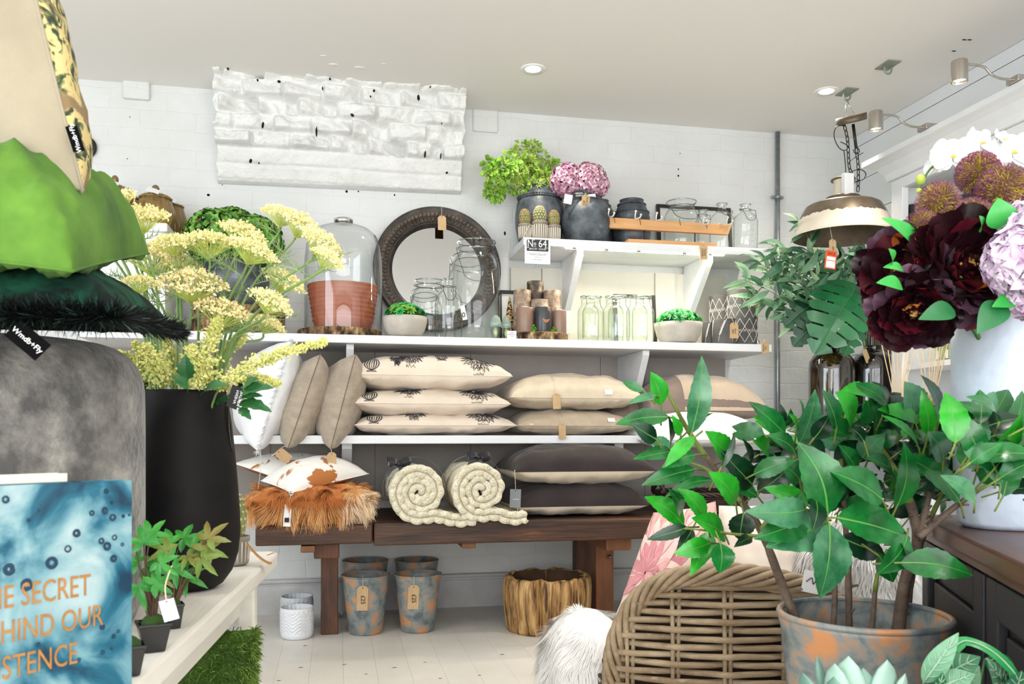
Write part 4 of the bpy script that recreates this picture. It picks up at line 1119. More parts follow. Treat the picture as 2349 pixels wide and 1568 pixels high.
# ================================================================== cushions and throws
class Cushion:
    """filled cover with pulled-in sides and pointed corners; point(u, v, side) with u, v in -1..1"""
    def __init__(s, w, d, tt, tb, pull=.06, seed=0, wr=.006, m=.55, n=2.4, sag=0.0, crease=None):
        s.w, s.d, s.tt, s.tb, s.pull, s.seed, s.wr, s.m, s.n, s.sag, s.crease = w, d, tt, tb, pull, seed, wr, m, n, sag, crease
    def h(s, u, v): return (max(0, 1 - abs(u) ** s.n) * max(0, 1 - abs(v) ** s.n)) ** s.m
    def point(s, u, v, side):
        x = s.w / 2 * u * (1 - s.pull * (1 - v * v)); y = s.d / 2 * v * (1 - s.pull * (1 - u * u))
        hh = s.h(u, v); q = Vector((u * 2.1 + s.seed, v * 2.1, side * 3.3))
        edge = 1 - hh
        wr = s.wr * (noise.noise(q * 1.3) + .5 * noise.noise(q * 2.9)) * (hh ** .4)
        # gathers running in from the seam
        wr += s.wr * .8 * noise.noise(Vector((u * 11 + s.seed, v * 2.0, side))) * min(1, hh * 3) * max(0, abs(v) - .35)
        wr += s.wr * .55 * noise.noise(Vector((v * 13 + s.seed, u * 2.0, side + 5))) * min(1, hh * 3) * max(0, abs(u) - .35)
        if s.crease is not None: wr -= .006 * math.exp(-((u - s.crease) / .02) ** 2) * min(1, hh * 4)
        z = (s.tt if side > 0 else -s.tb) * hh + (wr if side > 0 else -wr)
        z += -s.sag * (u * u) * 1.0
        return Vector((x, y, z))
    def mesh(s, mb, mtop=0, mbot=1, n=40, M_=None):
        for side, mi in ((1, mtop), (-1, mbot)):
            def fn(a, b):
                u, v = 2 * a - 1, 2 * b - 1
                # denser sampling near the seams
                u = math.copysign(1 - (1 - abs(u)) ** 1.35, u); v = math.copysign(1 - (1 - abs(v)) ** 1.35, v)
                return s.point(u, v, side)
            if side > 0: mb.grid(fn, n, n, mi, M_)
            else: mb.grid(lambda a, b: fn(1 - a, b), n, n, mi, M_)
    def seam(s, mb, r=.0025, mi=0, M_=None, n=24):
        pts = []
        for (a, b) in (((-1, -1), (1, -1)), ((1, -1), (1, 1)), ((1, 1), (-1, 1)), ((-1, 1), (-1, -1))):
            for k in range(n):
                t = k / n; pts.append(s.point(a[0] + (b[0] - a[0]) * t, a[1] + (b[1] - a[1]) * t, 1))
        mb.tube(pts, r, 5, mi, closed=True, M_=M_)
    def hit(s, x, z, side):
        """surface point of the front half (v<0) whose picture coordinates are x, z (front view)"""
        u = max(-.985, min(.985, x / (s.w / 2))); lo, hi = -1.0, -.0
        for _ in range(24):
            mid = (lo + hi) / 2; p = s.point(u, mid, side)
            if (p.z < z) == (side > 0): lo = mid
            else: hi = mid
        return s.point(u, (lo + hi) / 2, side)

def cloth(name, c1, c2=None, **k):
    k.setdefault('rough', .9); k.setdefault('sheen', .25); k.setdefault('bump', .12); k.setdefault('bscale', 220)
    return M(name, c1, c2, **k)
CALICO = cloth('calico', (232, 216, 198), (222, 206, 188), scale=5)
LINEN = cloth('linen_beige', (196, 178, 154), (184, 166, 143), scale=30, stretch=(1, 1, 1))
LINEN2 = cloth('linen_cream', (216, 200, 176), (204, 188, 164), scale=20)
TAUPE = cloth('taupe_velvet', (122, 106, 97), (136, 120, 109), scale=4, sheen=.2)
WOOL = cloth('wool_oat', (178, 164, 146), (160, 147, 130), scale=34, detail=5, bump=.35, bscale=260, stretch=(1, 1, .35))
WHITEC = cloth('white_linen', (238, 236, 232), (230, 228, 224), scale=10)
DARKV = cloth('dark_velvet', (36, 28, 28), (52, 42, 41), scale=4, sheen=.08)
CREAMB = cloth('cream_cotton', (214, 200, 178), (204, 188, 166), scale=8)
PRINTK = M('black_print', (38, 36, 42), rough=.95)

def rest(root, R3, Yfront, ztop):
    """let the part of a soft thing that lies over a board sit flat on it"""
    mw = Matrix.Translation(root.location) @ R3.to_4x4(); iv = mw.inverted()
    for ch in root.children:
        if ch.name.split('.')[0] in ('cover', 'piping', 'frayed_edge', 'front_panel'):
            for v in ch.data.vertices:
                w = mw @ v.co
                if w.y > Yfront and w.z < ztop + .002: w.z = ztop + .002 + .02 * max(0, ztop - w.z) * 0; v.co = iv @ w
                elif w.y > Yfront - .02 and w.z < ztop - .001:
                    w.y = min(w.y, Yfront - .003); v.co = iv @ w

def flat_cushion(xl, xr, yseam, ytop, ybot, Yf, depth, name_label, mats, seed, cat='cushion', grp=None, zrest=None, pull=.05, crease=None, tilt=0.0, rx=0.0, print_fn=None, wr=.011, nm='cushion', m=.44):
    """cushion lying flat, front seam at depth Yf; picture columns/rows of its corners, crest and underside"""
    s_ = sc((xl + xr) / 2, Yf); A_ = at(xl, yseam, Yf); B_ = at(xr, yseam, Yf); w = (B_.x - A_.x)
    zs = HC + (YH - yseam) * s_; zt = HC + (YH - ytop) * s_; zb = HC + (YH - ybot) * s_
    if zrest is not None: zb = zrest
    c = Cushion(w, depth, (zt - zs) * 1.03, zs - zb, pull, seed, wr, m=m, n=3.0, crease=crease)
    r = thing(nm, name_label, cat, ((A_.x + B_.x) / 2, Yf + depth / 2, zs), grp)
    r.rotation_euler = (rx, tilt, 0); r.location.z += sin(rx) * depth / 2
    mb = MB(); c.mesh(mb, 0, 1, 44)
    mb.build('cover', mats, r)
    mb = MB(); c.seam(mb, .0022); mb.build('piping', mats[0], r)
    return r, c, s_

def stroke(mb, c, pts, w, side=1, off=.0012, mi=0):
    P_ = [c.hit(x, z, side) for x, z in pts]
    P_ = [p + Vector((0, -off, off * .8 * side)) for p in P_]
    mb.ribbon(P_, w, (0, -1, .5 * side), mi)
def onion(mb, c, cx, cz, R_, tall):
    for k in range(7):
        f = -1 + 2 * k / 6
        pts = [(cx + f * R_ * sin(pi * t) ** .7, cz + tall * (t - .35)) for t in [i / 12 for i in range(13)]]
        stroke(mb, c, pts, [.0045 * (1 - abs(2 * i / 12 - 1) * .6) for i in range(13)] if abs(f) > .3 else .0022)
    for k in range(9): stroke(mb, c, [(cx + (k - 4) * R_ * .12, cz - tall * .34), (cx + (k - 4) * R_ * .17, cz - tall * .45)], .0022)
    stroke(mb, c, [(cx, cz + tall * .62), (cx + R_ * .3, cz + tall * .95), (cx + R_ * 1.2, cz + tall * 1.2)], .003)
def bloom(mb, c, cx, cz, R_, tall, rr):
    for k in range(17):
        a = -pi * .06 + (pi * 1.12) * k / 16; ln = rr.uniform(.75, 1.1)
        dx, dz = cos(a) * R_ * ln, -sin(a) * tall * ln * .85
        b = rr.uniform(-.3, .3)
        for w_ in (-.09, .09):
            pts = [(cx + dx * t + w_ * R_ * sin(pi * t) + b * R_ * .25 * t * t, cz + dz * t - w_ * tall * .3 * sin(pi * t)) for t in [.12, .3, .5, .7, .88, 1]]
            stroke(mb, c, pts, [.0014, .0022, .0026, .0024, .002, .0008])
        stroke(mb, c, [(cx + dx * t, cz + dz * t) for t in (.2, .5, .8)], .0009)
    for k in range(10):
        x = cx + (k - 5) * R_ * .055 - R_ * .12; stroke(mb, c, [(x, cz - tall * .55), (x + .002, cz - tall * rr.uniform(.95, 1.2))], .002)
def onion_print(c, r, s_, yseam, top):
    mb = MB(); rr = random.Random(9); w = c.w; H = c.tt
    onion(mb, c, -w * .385, H * .40, w * .046, H * .66)
    bloom(mb, c, w * .30, H * .86, w * .125, H * .86, rr)
    bloom(mb, c, -w * .13, H * .93, w * .105, H * .52, rr)
    if top:
        onion(mb, c, w * .06, H * .86, w * .045, H * .35); bloom(mb, c, -w * .22, H * .85, w * .06, H * .4, rr)
    mb.build('print', PRINTK, r, smooth=False)
OG = 'cushions printed with onions and flowers'
zz0 = MZ + .001
r3, c3, s3 = flat_cushion(813, 1188, 975, 943, 999, 3.45, .42, 'bottom onion print cushion of the three on the middle shelf', [CALICO, CALICO], 3, grp=OG, zrest=zz0, crease=.03)
onion_print(c3, r3, s3, 975, False)
r2, c2, s2 = flat_cushion(803, 1172, 925, 889, 954, 3.44, .42, 'middle onion print cushion of the three, pressed between two', [CALICO, CALICO], 8, grp=OG, crease=.03)
onion_print(c2, r2, s2, 925, False)
r1, c1, s1 = flat_cushion(808, 1176, 860, 810, 893, 3.44, .42, 'top onion print cushion of the three, with the fullest print', [CALICO, CALICO], 14, grp=OG, crease=.03)
onion_print(c1, r1, s1, 860, True)

def side_label(r, c, x, z, w, h, mat, side, off=.0015, name='care_label'):
    p = c.hit(x, z, side); q = c.hit(x, z + .01 * side, side); t = (q - p).normalized()
    mb = MB(); ux = (c.hit(x + .01, z, side) - p).normalized(); n_ = ux.cross(t); n_ = n_ if n_.y < 0 else -n_
    o = p + n_ * off
    vs = [o - ux * w / 2 - t * h / 2, o + ux * w / 2 - t * h / 2, o + ux * w / 2 + t * h / 2, o - ux * w / 2 + t * h / 2]
    mb.add(vs + [v + n_ * .001 for v in vs], [(0, 3, 2, 1), (4, 5, 6, 7), (0, 1, 5, 4), (1, 2, 6, 5), (2, 3, 7, 6), (3, 0, 4, 7)])
    return mb.build(name, mat, r, smooth=False)
BG = 'beige linen cushions on the middle shelf'
BEIGES = cloth('beige_side', (206, 190, 168), (196, 180, 158), scale=20)
ra, ca, sa_ = flat_cushion(1188, 1465, 976, 938, 999, 3.46, .44, 'lower beige linen cushion with a kraft tag, right of the onion stack', [LINEN, LINEN], 21, grp=BG, zrest=zz0)
rb, cb, sb_ = flat_cushion(1172, 1478, 912, 853, 936, 3.45, .44, 'upper beige linen cushion with a kraft tag, right of the onion stack', [LINEN2, LINEN2], 25, grp=BG)
for r, c, s_, px, py in ((ra, ca, sa_, 1406, 963), (rb, cb, sb_, 1399, 898)):
    x = (px - (1326 if r is ra else 1325)) * s_; z = max(.012, (976 if r is ra else 912) * s_ - py * s_)
    side_label(r, c, x, z, .034, .022, CARD, 1, name='paper_label')
mb = MB(); mb.box((-cb.w * .0 - .12, -.03, .0), (.10, .2, .001))
for r, c, s_, px, pyt, w, h in ((rb, cb, sb_, 1277, 903, .033, .064), (ra, ca, sa_, 1290, 972, .030, .064)):
    x = (px - (c.w / s_ / 2 + (1172 if r is rb else 1188))) * s_; ys = 912 if r is rb else 976
    top = Vector((x, -c.d / 2 - .008, (ys - pyt) * s_))
    k1 = c.hit(x - .003, c.tt * .75, 1)
    price_tag(r, top, w, h, roll=radians(-2), string=[k1 + Vector((0, -.01, .0)), k1 + Vector((-.004, .05, .012))])
    side_label(r, c, -c.w * .39, .004, .018, .010, CREAMB, 1, name='brand_tab')
# brown banded cushions at the right end
rc, cc, sc_ = flat_cushion(1492, 1766, 942, 858, 967, 3.42, .46, 'brown and sand velvet cushion on the white pillow at the shelf end', [TAUPE, TAUPE], 31, pull=.04)
SANDV = cloth('sand_velvet', (188, 168, 146), (200, 180, 158), scale=4, sheen=.5)
mb = MB()   # the sand panel over the front half of the top face
def panel(a, b):
    u = -.42 + 1.40 * a; v = -1 + .60 * b
    return cc.point(min(u, .985), v, 1) + Vector((0, -.0008, .0012))
mb.grid(panel, 40, 16); mb.build('front_panel', SANDV, rc)
rd, cd, sd_ = flat_cushion(1400, 1570, 962, 918, 998, 3.56, .36, 'plain brown velvet cushion half hidden between beige and white cushions', [TAUPE, TAUPE], 35, zrest=zz0)
re_, ce, se_ = flat_cushion(1490, 1768, 1008, 940, 1028, 3.30, .52, 'thick white linen pillow overhanging the end of the middle shelf', [WHITEC, WHITEC], 38, pull=.03, m=.42, wr=.004)
side_label(re_, ce, .14, .012, .03, .014, CREAMB, -1, name='care_label')

# dark two tone cushions on the bench
DG = 'dark velvet cushions with cream undersides'
rz = BZ + .0015
rf, cf, sf_ = flat_cushion(1180, 1492, 1160, 1105, 1190, 3.22, .46, 'lower dark velvet cushion with cream underside on the bench', [DARKV, CREAMB], 41, grp=DG, zrest=rz)
rg, cg, sg_ = flat_cushion(1182, 1506, 1080, 1022, 1115, 3.22, .46, 'upper dark velvet cushion with cream underside on the bench', [DARKV, CREAMB], 45, grp=DG)
GT = M('grey_tag', (128, 132, 136), rough=.7)
for r, c, px, pyt, pyb, s_, ys, xl in ((rg, cg, 1181, 1119, 1160, sg_, 1080, 1182), (rf, cf, 1187, 1190, 1236, sf_, 1160, 1180)):
    x = (px - xl) * s_ - c.w / 2
    t = price_tag(r, Vector((x, -c.d / 2 - .015, (ys - pyt) * s_)), 25 * s_, (pyb - pyt) * s_, GT, plain=True, roll=radians(2), string=[(x - .002, -c.d / 2 - .01, 0), (x + .0, -c.d / 2 + .01, .004)])
    letters('VIVARAISE', .0055, CARD, 'lettering', t, Matrix.Translation((x, -c.d / 2 - .0175, (ys - pyt) * s_ - (pyb - pyt) * s_ * .55)) @ FACE)

# standing cushions at the left of the middle shelf
def standing(px_seam_top, py_top, px_seam_bot, py_bot, px_l, px_r, Yf, depth, label, mat, seed, grp, tt_scale=1.0, ragged=False):
    """cushion stood on edge, its front seam towards the room; leans sideways"""
    A_ = at(px_seam_bot, py_bot, Yf); B_ = at(px_seam_top, py_top, Yf)
    ax = (B_ - A_); hgt = ax.length; ax.normalize()
    s_ = sc(px_seam_bot, Yf)
    mid = (A_ + B_) / 2
    # local x -> up along the seam, local y -> into the shelf, local z -> sideways
    zdir = Vector((0, 1, 0)); side = ax.cross(zdir).normalized()      # points right
    mcx = (px_seam_bot + px_seam_top) / 2
    tR = (px_r - mcx) * s_; tL = (mcx - px_l) * s_
    c = Cushion(hgt, depth, tL, tR, .05, seed, .010, m=.5)
    cen = mid + zdir * depth / 2
    R3 = Matrix((ax, zdir, side)).transposed()
    r = thing('cushion', label, 'cushion', cen, grp)
    r.rotation_euler = R3.to_euler()
    mb = MB(); c.mesh(mb, 0, 0, 40); mb.build('cover', mat, r)
    mb = MB(); c.seam(mb, .002); mb.build('piping', M('seam_dark', (120, 106, 92), rough=.9) if not ragged else mat, r)
    if ragged:
        rr = random.Random(4); mb = MB()
        for k in range(620):
            e = rr.choice((0, 1, 2)); q = rr.uniform(-1, 1)
            u, v = ((q, -1) if e == 0 else ((1, q) if e == 1 else (-1, q)))
            p = c.point(u, v, 1); d = Vector((u * .3 if e == 0 else u, v if e == 0 else 0, rr.gauss(0, .6))) + Vector((rr.gauss(0, .4), rr.gauss(0, .4), 0))
            d.normalize(); l = rr.uniform(.008, .022); mb.tube([p, p + d * l * .6, p + d * l + Vector((-.004, 0, rr.gauss(0, .003)))], [.0011, .0009, .0005], 3, cap=False)
        mb.build('frayed_edge', mat, r)
    return r, c, R3
SG = 'oat wool cushions standing on the middle shelf'
sw, cw, rw = standing(668, 782, 590, 1034, 528, 672, 3.40, .40, 'white frayed edge cushion standing leftmost, behind the yellow flowers', cloth('white_cotton', (236, 236, 238), (228, 228, 230), scale=10), 51, None, ragged=True)
s1_, k1, r1_ = standing(735, 812, 660, 1029, 640, 750, 3.40, .40, 'leftmost oat wool cushion, standing beside the white frayed one', WOOL, 55, SG)
s2_, k2, r2_ = standing(816, 812, 758, 1030, 722, 836, 3.40, .40, 'oat wool cushion standing nearest the onion print stack', WOOL, 58, SG)
for r_, R_3 in ((sw, rw), (s1_, r1_), (s2_, r2_)): rest(r_, R_3, MY, MZ)
rest(re_, Matrix.Identity(3), MY, MZ)
def hang(r, R3, wp, w, h, strpts, mat=None, yaw=0, lean=0, roll=0, scribble=None):
    """tag given in world coordinates"""
    q = r.matrix_basis.inverted() if False else None
    inv = (Matrix.Translation(r.location) @ R3.to_4x4()).inverted()
    t = price_tag(r, Vector((0, 0, 0)), w, h, mat, string=None)
    mt = Mx(wp, rx=lean, ry=roll, rz=yaw)
    t.matrix_parent_inverse = inv @ mt
    sb = MB(); sb.tube(spline([Vector((0, 0, -h * .08))] + [mt.inverted() @ Vector(p) for p in strpts], 5), .0011, 5); sb.build('string', STRING, t)
    return t
hang(s1_, r1_, at(637, 1034, 3.37), .040, .062, [at(622, 1046, 3.38), at(650, 1024, 3.39), at(658, 1026, 3.40)], roll=radians(-48), lean=radians(30))
hang(s2_, r2_, at(761, 1037, 3.38), .036, .078, [at(760, 1033, 3.39), at(758, 1028, 3.402)], yaw=radians(20))
mb = MB(); pts = spline([at(592, 1030, 3.395), at(598, 1036, 3.36), at(597, 1080, 3.34), at(592, 1122, 3.34)], 6)
inv = (Matrix.Translation(sw.location) @ rw.to_4x4()).inverted()
mb.tube([inv @ p for p in pts], .0011, 5); mb.build('string', STRING, sw)

# cowhide cushions and the fur cushion on the bench
def cowhide():
    m = M('cowhide', (238, 236, 230), (176, 108, 50), scale=5.6, detail=4, lo=.53, hi=.55, rough=.75, sheen=.2, bump=.1, bscale=200, distort=.5)
    return m
COW = cowhide(); LEATH = M('tan_suede', (150, 92, 60), (128, 74, 46), scale=10, rough=.8)
FZ = BZ + .002
def tilted_cushion(corners, label, mats, seed, tt, tb, grp, wr=.004):
    """cushion from its four world corners (front left, front right, back right, back left)"""
    fl, fr, br_, bl = corners
    cen = (fl + fr + br_ + bl) / 4
    c = Cushion(2, 2, tt, tb, .04, seed, wr)
    r = thing('cushion', label, 'cushion', cen, grp)
    up = ((fr - fl).cross(bl - fl)).normalized()
    mb = MB()
    def wp(p):
        a, b = (p.x + 1) / 2, (p.y + 1) / 2
        q = fl * (1 - a) * (1 - b) + fr * a * (1 - b) + br_ * a * b + bl * (1 - a) * b
        return q + up * p.z - cen
    tmp = MB(); c.mesh(tmp, 0, 1, 36); tmp.v = [tuple(wp(Vector(p))) for p in tmp.v]
    tmp.build('cover', mats, r)
    sm = MB(); pts = []
    for (a, b) in (((-1, -1), (1, -1)), ((1, -1), (1, 1)), ((1, 1), (-1, 1)), ((-1, 1), (-1, -1))):
        for k in range(20):
            t = k / 20; pts.append(wp(c.point(a[0] + (b[0] - a[0]) * t, a[1] + (b[1] - a[1]) * t, 1)))
    sm.tube(pts, .0018, 5, closed=True); sm.build('piping', mats[0], r)
    return r, wp, c
ZF = .63
tilted_cushion((at(536, 1062, 3.50), at(676, 1112, 3.36), at(800, 1060, 3.72), at(640, 1050, 3.84)), 'tan and white cowhide cushion lying underneath the spotted one', [COW, LEATH], 61, .05, .035, 'cowhide cushions on the bench')
rcow, wpc, ccow = tilted_cushion((at(598, 1102, 3.36), at(668, 1130, 3.18), at(846, 1086, 3.46), at(760, 1062, 3.68)), 'white cowhide cushion with brown patches lying on the ginger fur', [COW, LEATH], 66, .075, .03, 'cowhide cushions on the bench')
# zip pull and white swing tag at the front corner
q = at(668, 1131, 3.165) - rcow.location
mb = MB(); mb.tube([q + Vector((.007 * cos(a), -.002, .007 * sin(a))) for a in [2 * pi * k / 12 for k in range(12)]], .0022, 5, closed=True)
mb.build('zip_ring', M('chrome', (215, 215, 215), rough=.15, metal=1), rcow)
tq = price_tag(rcow, at(661, 1157, 3.155) - rcow.location, .026, .078, CARD, plain=True, string=[at(664, 1146, 3.16) - rcow.location, q], roll=radians(4))
mb = MB(); w0 = at(658, 1192, 3.15) - rcow.location; mb.box(w0 + Vector((-.008, -.004, -.008)), w0 + Vector((.008, -.001, .008))); mb.build('black_mark', INK, tq, smooth=False)

# ginger fur cushion
FUR = [M('fur_ginger', (206, 130, 64), (184, 106, 46), scale=9, rough=.7), M('fur_light', (232, 184, 126), (214, 156, 94), scale=9, rough=.7), M('fur_dark', (152, 84, 38), rough=.75), M('fur_cream', (240, 218, 186), rough=.7)]
fc = at(716, 1165, 3.45)
rt = thing('fur_cushion', 'shaggy ginger fur cushion at the left end of the bench', 'cushion', (fc.x, 3.415, FZ)); o = Vector(rt.location)
fw_ = 262 * sc(716, 3.30)
cf_ = Cushion(fw_, .50, .055, .08, .03, 77, .012, m=.42)
cb_ = Vector((0, 0, .082))
mb = MB(); cf_.mesh(mb, 0, 0, 30, Matrix.Translation(cb_)); mb.build('hide', FUR[0], rt)
rr = random.Random(31); mb = MB()
for k in range(26000):
    u, v = rr.uniform(-1, 1), rr.uniform(-1, 1)
    if rr.random() < .38: v = -abs(v) ** .5
    side = 1 if rr.random() < .62 else -1
    if side < 0 and v > 0: continue
    p = cf_.point(u, v, side) + cb_
    n_ = Vector((u * .7, v * 1.0 if v < 0 else v * .6, side * .8)).normalized()
    tuft = Vector((noise.noise(p * 22), noise.noise(p * 22 + Vector((7, 0, 0))), noise.noise(p * 22 + Vector((0, 9, 0)))))
    d = (n_ * .55 + Vector((.25 * u, -.55 if v < .3 else .1, -.55)) + tuft * .9).normalized()
    l = rr.uniform(.026, .066) * (.55 if side > 0 and v > -.8 and abs(u) < .75 else 1); z_end = (p + d * l).z
    light = noise.noise(p * 7 + Vector((3, 1, 5))) + (.35 if u > .55 and v < 0 else 0) + (.35 if side < 0 else 0) + (.5 if u < -.85 else 0)
    mi = 3 if light > .55 and rr.random() < .7 else (1 if light > .12 and rr.random() < .75 else (2 if light < -.35 and rr.random() < .6 else 0))
    q1 = p + d * l * .5; q2 = p + d * l + Vector((tuft.x * .02, -.004, -.015 * (l / .06) + tuft.z * .012))
    mb.ribbon([p, q1, q2], [.0016, .0014, .0004], (rr.gauss(0, .3), -1, rr.gauss(0, .3) + .5), mi)
mb.build('fur_pile', FUR, rt)

# rolled cable knit throws
KNIT = M('cable_knit', (234, 226, 202), (220, 211, 184), scale=30, rough=.95, bump=.9, bscale=150, bdetail=2, sheen=.2)
def throw(cx, cy, rpx, Yf, depth, label, seed, turns, squash=1.0, tail=None, zb=BZ):
    s_ = sc(cx, Yf); R_ = rpx * s_; c0 = at(cx, cy, Yf)
    r = thing('rolled_throw', label, 'throw', (c0.x, Yf, zb + .001), 'rolled cream knitted throws')
    zc_ = c0.z - zb
    a0 = radians(-80)
    def spiral(t):                                   # t 0 (inside) .. 1 (outside)
        a = a0 - turns * 2 * pi * (1 - t); q = R_ * (.07 + .85 * t)
        wb = 1 + .05 * noise.noise(Vector((cos(a) * 1.3, sin(a) * 1.3, seed + t * 3)))
        return Vector((q * cos(a) * wb * 1.0, 0, q * sin(a) * wb * squash))
    N_ = int(90 * turns)
    path = [spiral(i / N_) for i in range(N_ + 1)]
    if tail:
        e = path[-1]
        for k in range(1, 26):
            t = k / 25; path.append(Vector((e.x + (tail[0]) * t, 0, e.z + (tail[1] - e.z) * t ** 1.0 * .9 + .006 * sin(t * 7))))
    zoff = zc_
    lens = [0.0]
    for i in range(1, len(path)): lens.append(lens[-1] + (path[i] - path[i - 1]).length)
    # sheet body running back along the shelf
    mb = MB(); th = .017
    def sheet(i, sgn):
        a = path[max(0, i - 1)]; b = path[min(len(path) - 1, i + 1)]; t = (b - a).normalized(); n_ = Vector((-t.z, 0, t.x))
        return path[i] + n_ * th * sgn
    k = len(path)
    for sgn in (1, -1):
        ny = 16
        vs = []; fs = []
        for i in range(k):
            for j in range(ny + 1):
                y = .012 + (depth - .012) * j / ny
                bulge = .004 * sin(y * 95) * cos(lens[i] * 110)
                p = sheet(i, sgn * (1 + bulge / th)); vs.append((p.x, y, p.z + zoff))
        for i in range(k - 1):
            for j in range(ny): a = i * (ny + 1) + j; fs.append((a, a + 1, a + ny + 2, a + ny + 1))
        mb.add(vs, fs)
    mb.build('knit_sheet', KNIT, r)
    # plaited cable edge following the roll, with stitches
    for row in range(2):
        mb = MB()
        for st in range(3):
            pts = []; step = .004; Lt = lens[-1]; i = 0; L_ = 0
            while L_ < Lt:
                while i < k - 2 and lens[i + 1] < L_: i += 1
                f = (L_ - lens[i]) / max(1e-6, lens[i + 1] - lens[i]); p = path[i].lerp(path[i + 1], f)
                t = (path[i + 1] - path[i]).normalized(); n_ = Vector((-t.z, 0, t.x))
                ph = L_ * 2 * pi / .125 + st * 2 * pi / 3 + row * 1.0
                q = p + n_ * (.0145 * sin(ph)); y = row * .03 + .009 * cos(2 * ph) - .004
                pts.append((q.x, y, q.z + zoff)); L_ += step
            mb.tube(pts, .0125, 8)
        mb.build('cable_edge', KNIT, r)
    # V stitches over the front plait
    mb = MB()
    for st in range(3):
        L_ = 0.0; i = 0
        while L_ < lens[-1]:
            while i < k - 2 and lens[i + 1] < L_: i += 1
            f = (L_ - lens[i]) / max(1e-6, lens[i + 1] - lens[i]); p = path[i].lerp(path[i + 1], f)
            t = (path[i + 1] - path[i]).normalized(); n_ = Vector((-t.z, 0, t.x))
            ph = L_ * 2 * pi / .125 + st * 2 * pi / 3
            q = p + n_ * (.0145 * sin(ph)); y = .009 * cos(2 * ph) - .004 - .0115
            c_ = Vector((q.x, y, q.z + zoff)); dr = (t * .8 + n_ * cos(ph) * .75).normalized(); sd = Vector((-dr.z, 0, dr.x))
            for sg in (-1, 1):
                mb.tube([c_ + sd * sg * .007 - dr * .003 + Vector((0, .004, 0)), c_ + sd * sg * .003 + dr * .001, c_ + dr * .006], [.0016, .0026, .0014], 5, cap=False)
            L_ += .0085
    mb.build('stitches', KNIT, r)
    return r, R_, zoff
ta, Ra, za_ = throw(962, 1128, 66, 3.18, .42, 'left rolled cream cable knit throw with a black ribbon bow', 3, 2.1, .98, tail=(.19, -.108))
tb_, Rb, zb_ = throw(1103, 1122, 65, 3.17, .42, 'right rolled cream cable knit throw beside the dark cushions', 7, 1.9, 1.0, tail=(.155, -.112))
RIBB = M('black_satin', (22, 22, 30), rough=.25, sheen=.3)
for r, R_, z0, bow in ((ta, Ra, za_, True), (tb_, Rb, zb_, False)):
    mb = MB(); pts = []
    for k in range(31):
        a = radians(-40 + 260 * k / 30); pts.append(Vector(((R_ * .96 + .022) * cos(a), .20, z0 + (R_ * .96 + .022) * sin(a))))
    mb2 = MB()
    def rb(u, v):
        i = min(29, int(u * 30)); f = u * 30 - i; p = pts[i].lerp(pts[i + 1], f); return (p.x, .185 + .03 * v, p.z)
    mb2.grid(rb, 30, 2)
    mb2.build('ribbon', RIBB, r)
    mb = MB(); bp = Vector((-R_ * .62, .14, z0 + R_ * .92)) if bow else Vector((R_ * .1, .12, z0 + R_ * 1.1))
    for sx in (-1, 1):
        def lp(u, v):
            a = 2 * pi * u; return bp + Vector((sx * (.024 - .024 * cos(a)), -.01 * sin(a) + .012 * (v - .5), .012 * sin(a) + (.014 if bow else .004) * (1 - cos(a)) * .5 + .018 * (v - .5)))
        mb.grid(lp, 14, 2)
        mb.ribbon([bp, bp + Vector((sx * .02 - .012, -.012, -.02)), bp + Vector((sx * .028 - .02, -.014, -.045))], .016, (0, -1, .3))
    mb.ball(bp, .009, 8, 6)
    mb.build('bow', RIBB, r)

# dark wicker tray at the right end of the bench
WICK = M('dark_wicker', (62, 42, 32), (40, 27, 22), scale=30, rough=.5)
s_ = sc(1605, 3.5); p = at(1605, 1150, 3.5)
rt = thing('wicker_tray', 'dark wicker tray basket with looped handle at the right end of the bench', 'basket', (p.x, 3.48, BZ + .001))
W_, D_, H_ = 200 * s_ / 2, .17, .075
def ov(a, z, k=1.0): return Vector((W_ * k * cos(a), D_ * k * sin(a), z))
mb = MB()
for j in range(8):
    z = .006 + j * .009; n = 96
    mb.tube([ov(2 * pi * i / n, z, 1 + .012 * (1 if (i + j) % 2 else -1) + .04 * j / 8) for i in range(n)], .0045, 5, closed=True)
mb.grid(lambda u, v: ov(2 * pi * u, .004, v * .99 + .001), 48, 6); mb.build('woven_side', WICK, rt)
mb = MB()
for st in range(3): mb.tube([ov(2 * pi * i / 160, H_ + .006 * cos(i * .5 + st * 2.09), 1.05 + .03 * sin(i * .5 + st * 2.09)) for i in range(160)], .006, 6, closed=True)
mb.build('plaited_rim', WICK, rt)
for sx in (-1, 1):
    mb = MB()
    for st in range(2):
        pts = [Vector((sx * W_ * 1.05 + .006 * cos(i * .9 + st * pi), -.06 + .12 * i / 20, H_ + .075 * sin(pi * i / 20) + .006 * sin(i * .9 + st * pi))) for i in range(21)]
        mb.tube(pts, .008, 6)
    mb.build('handle', WICK, rt)
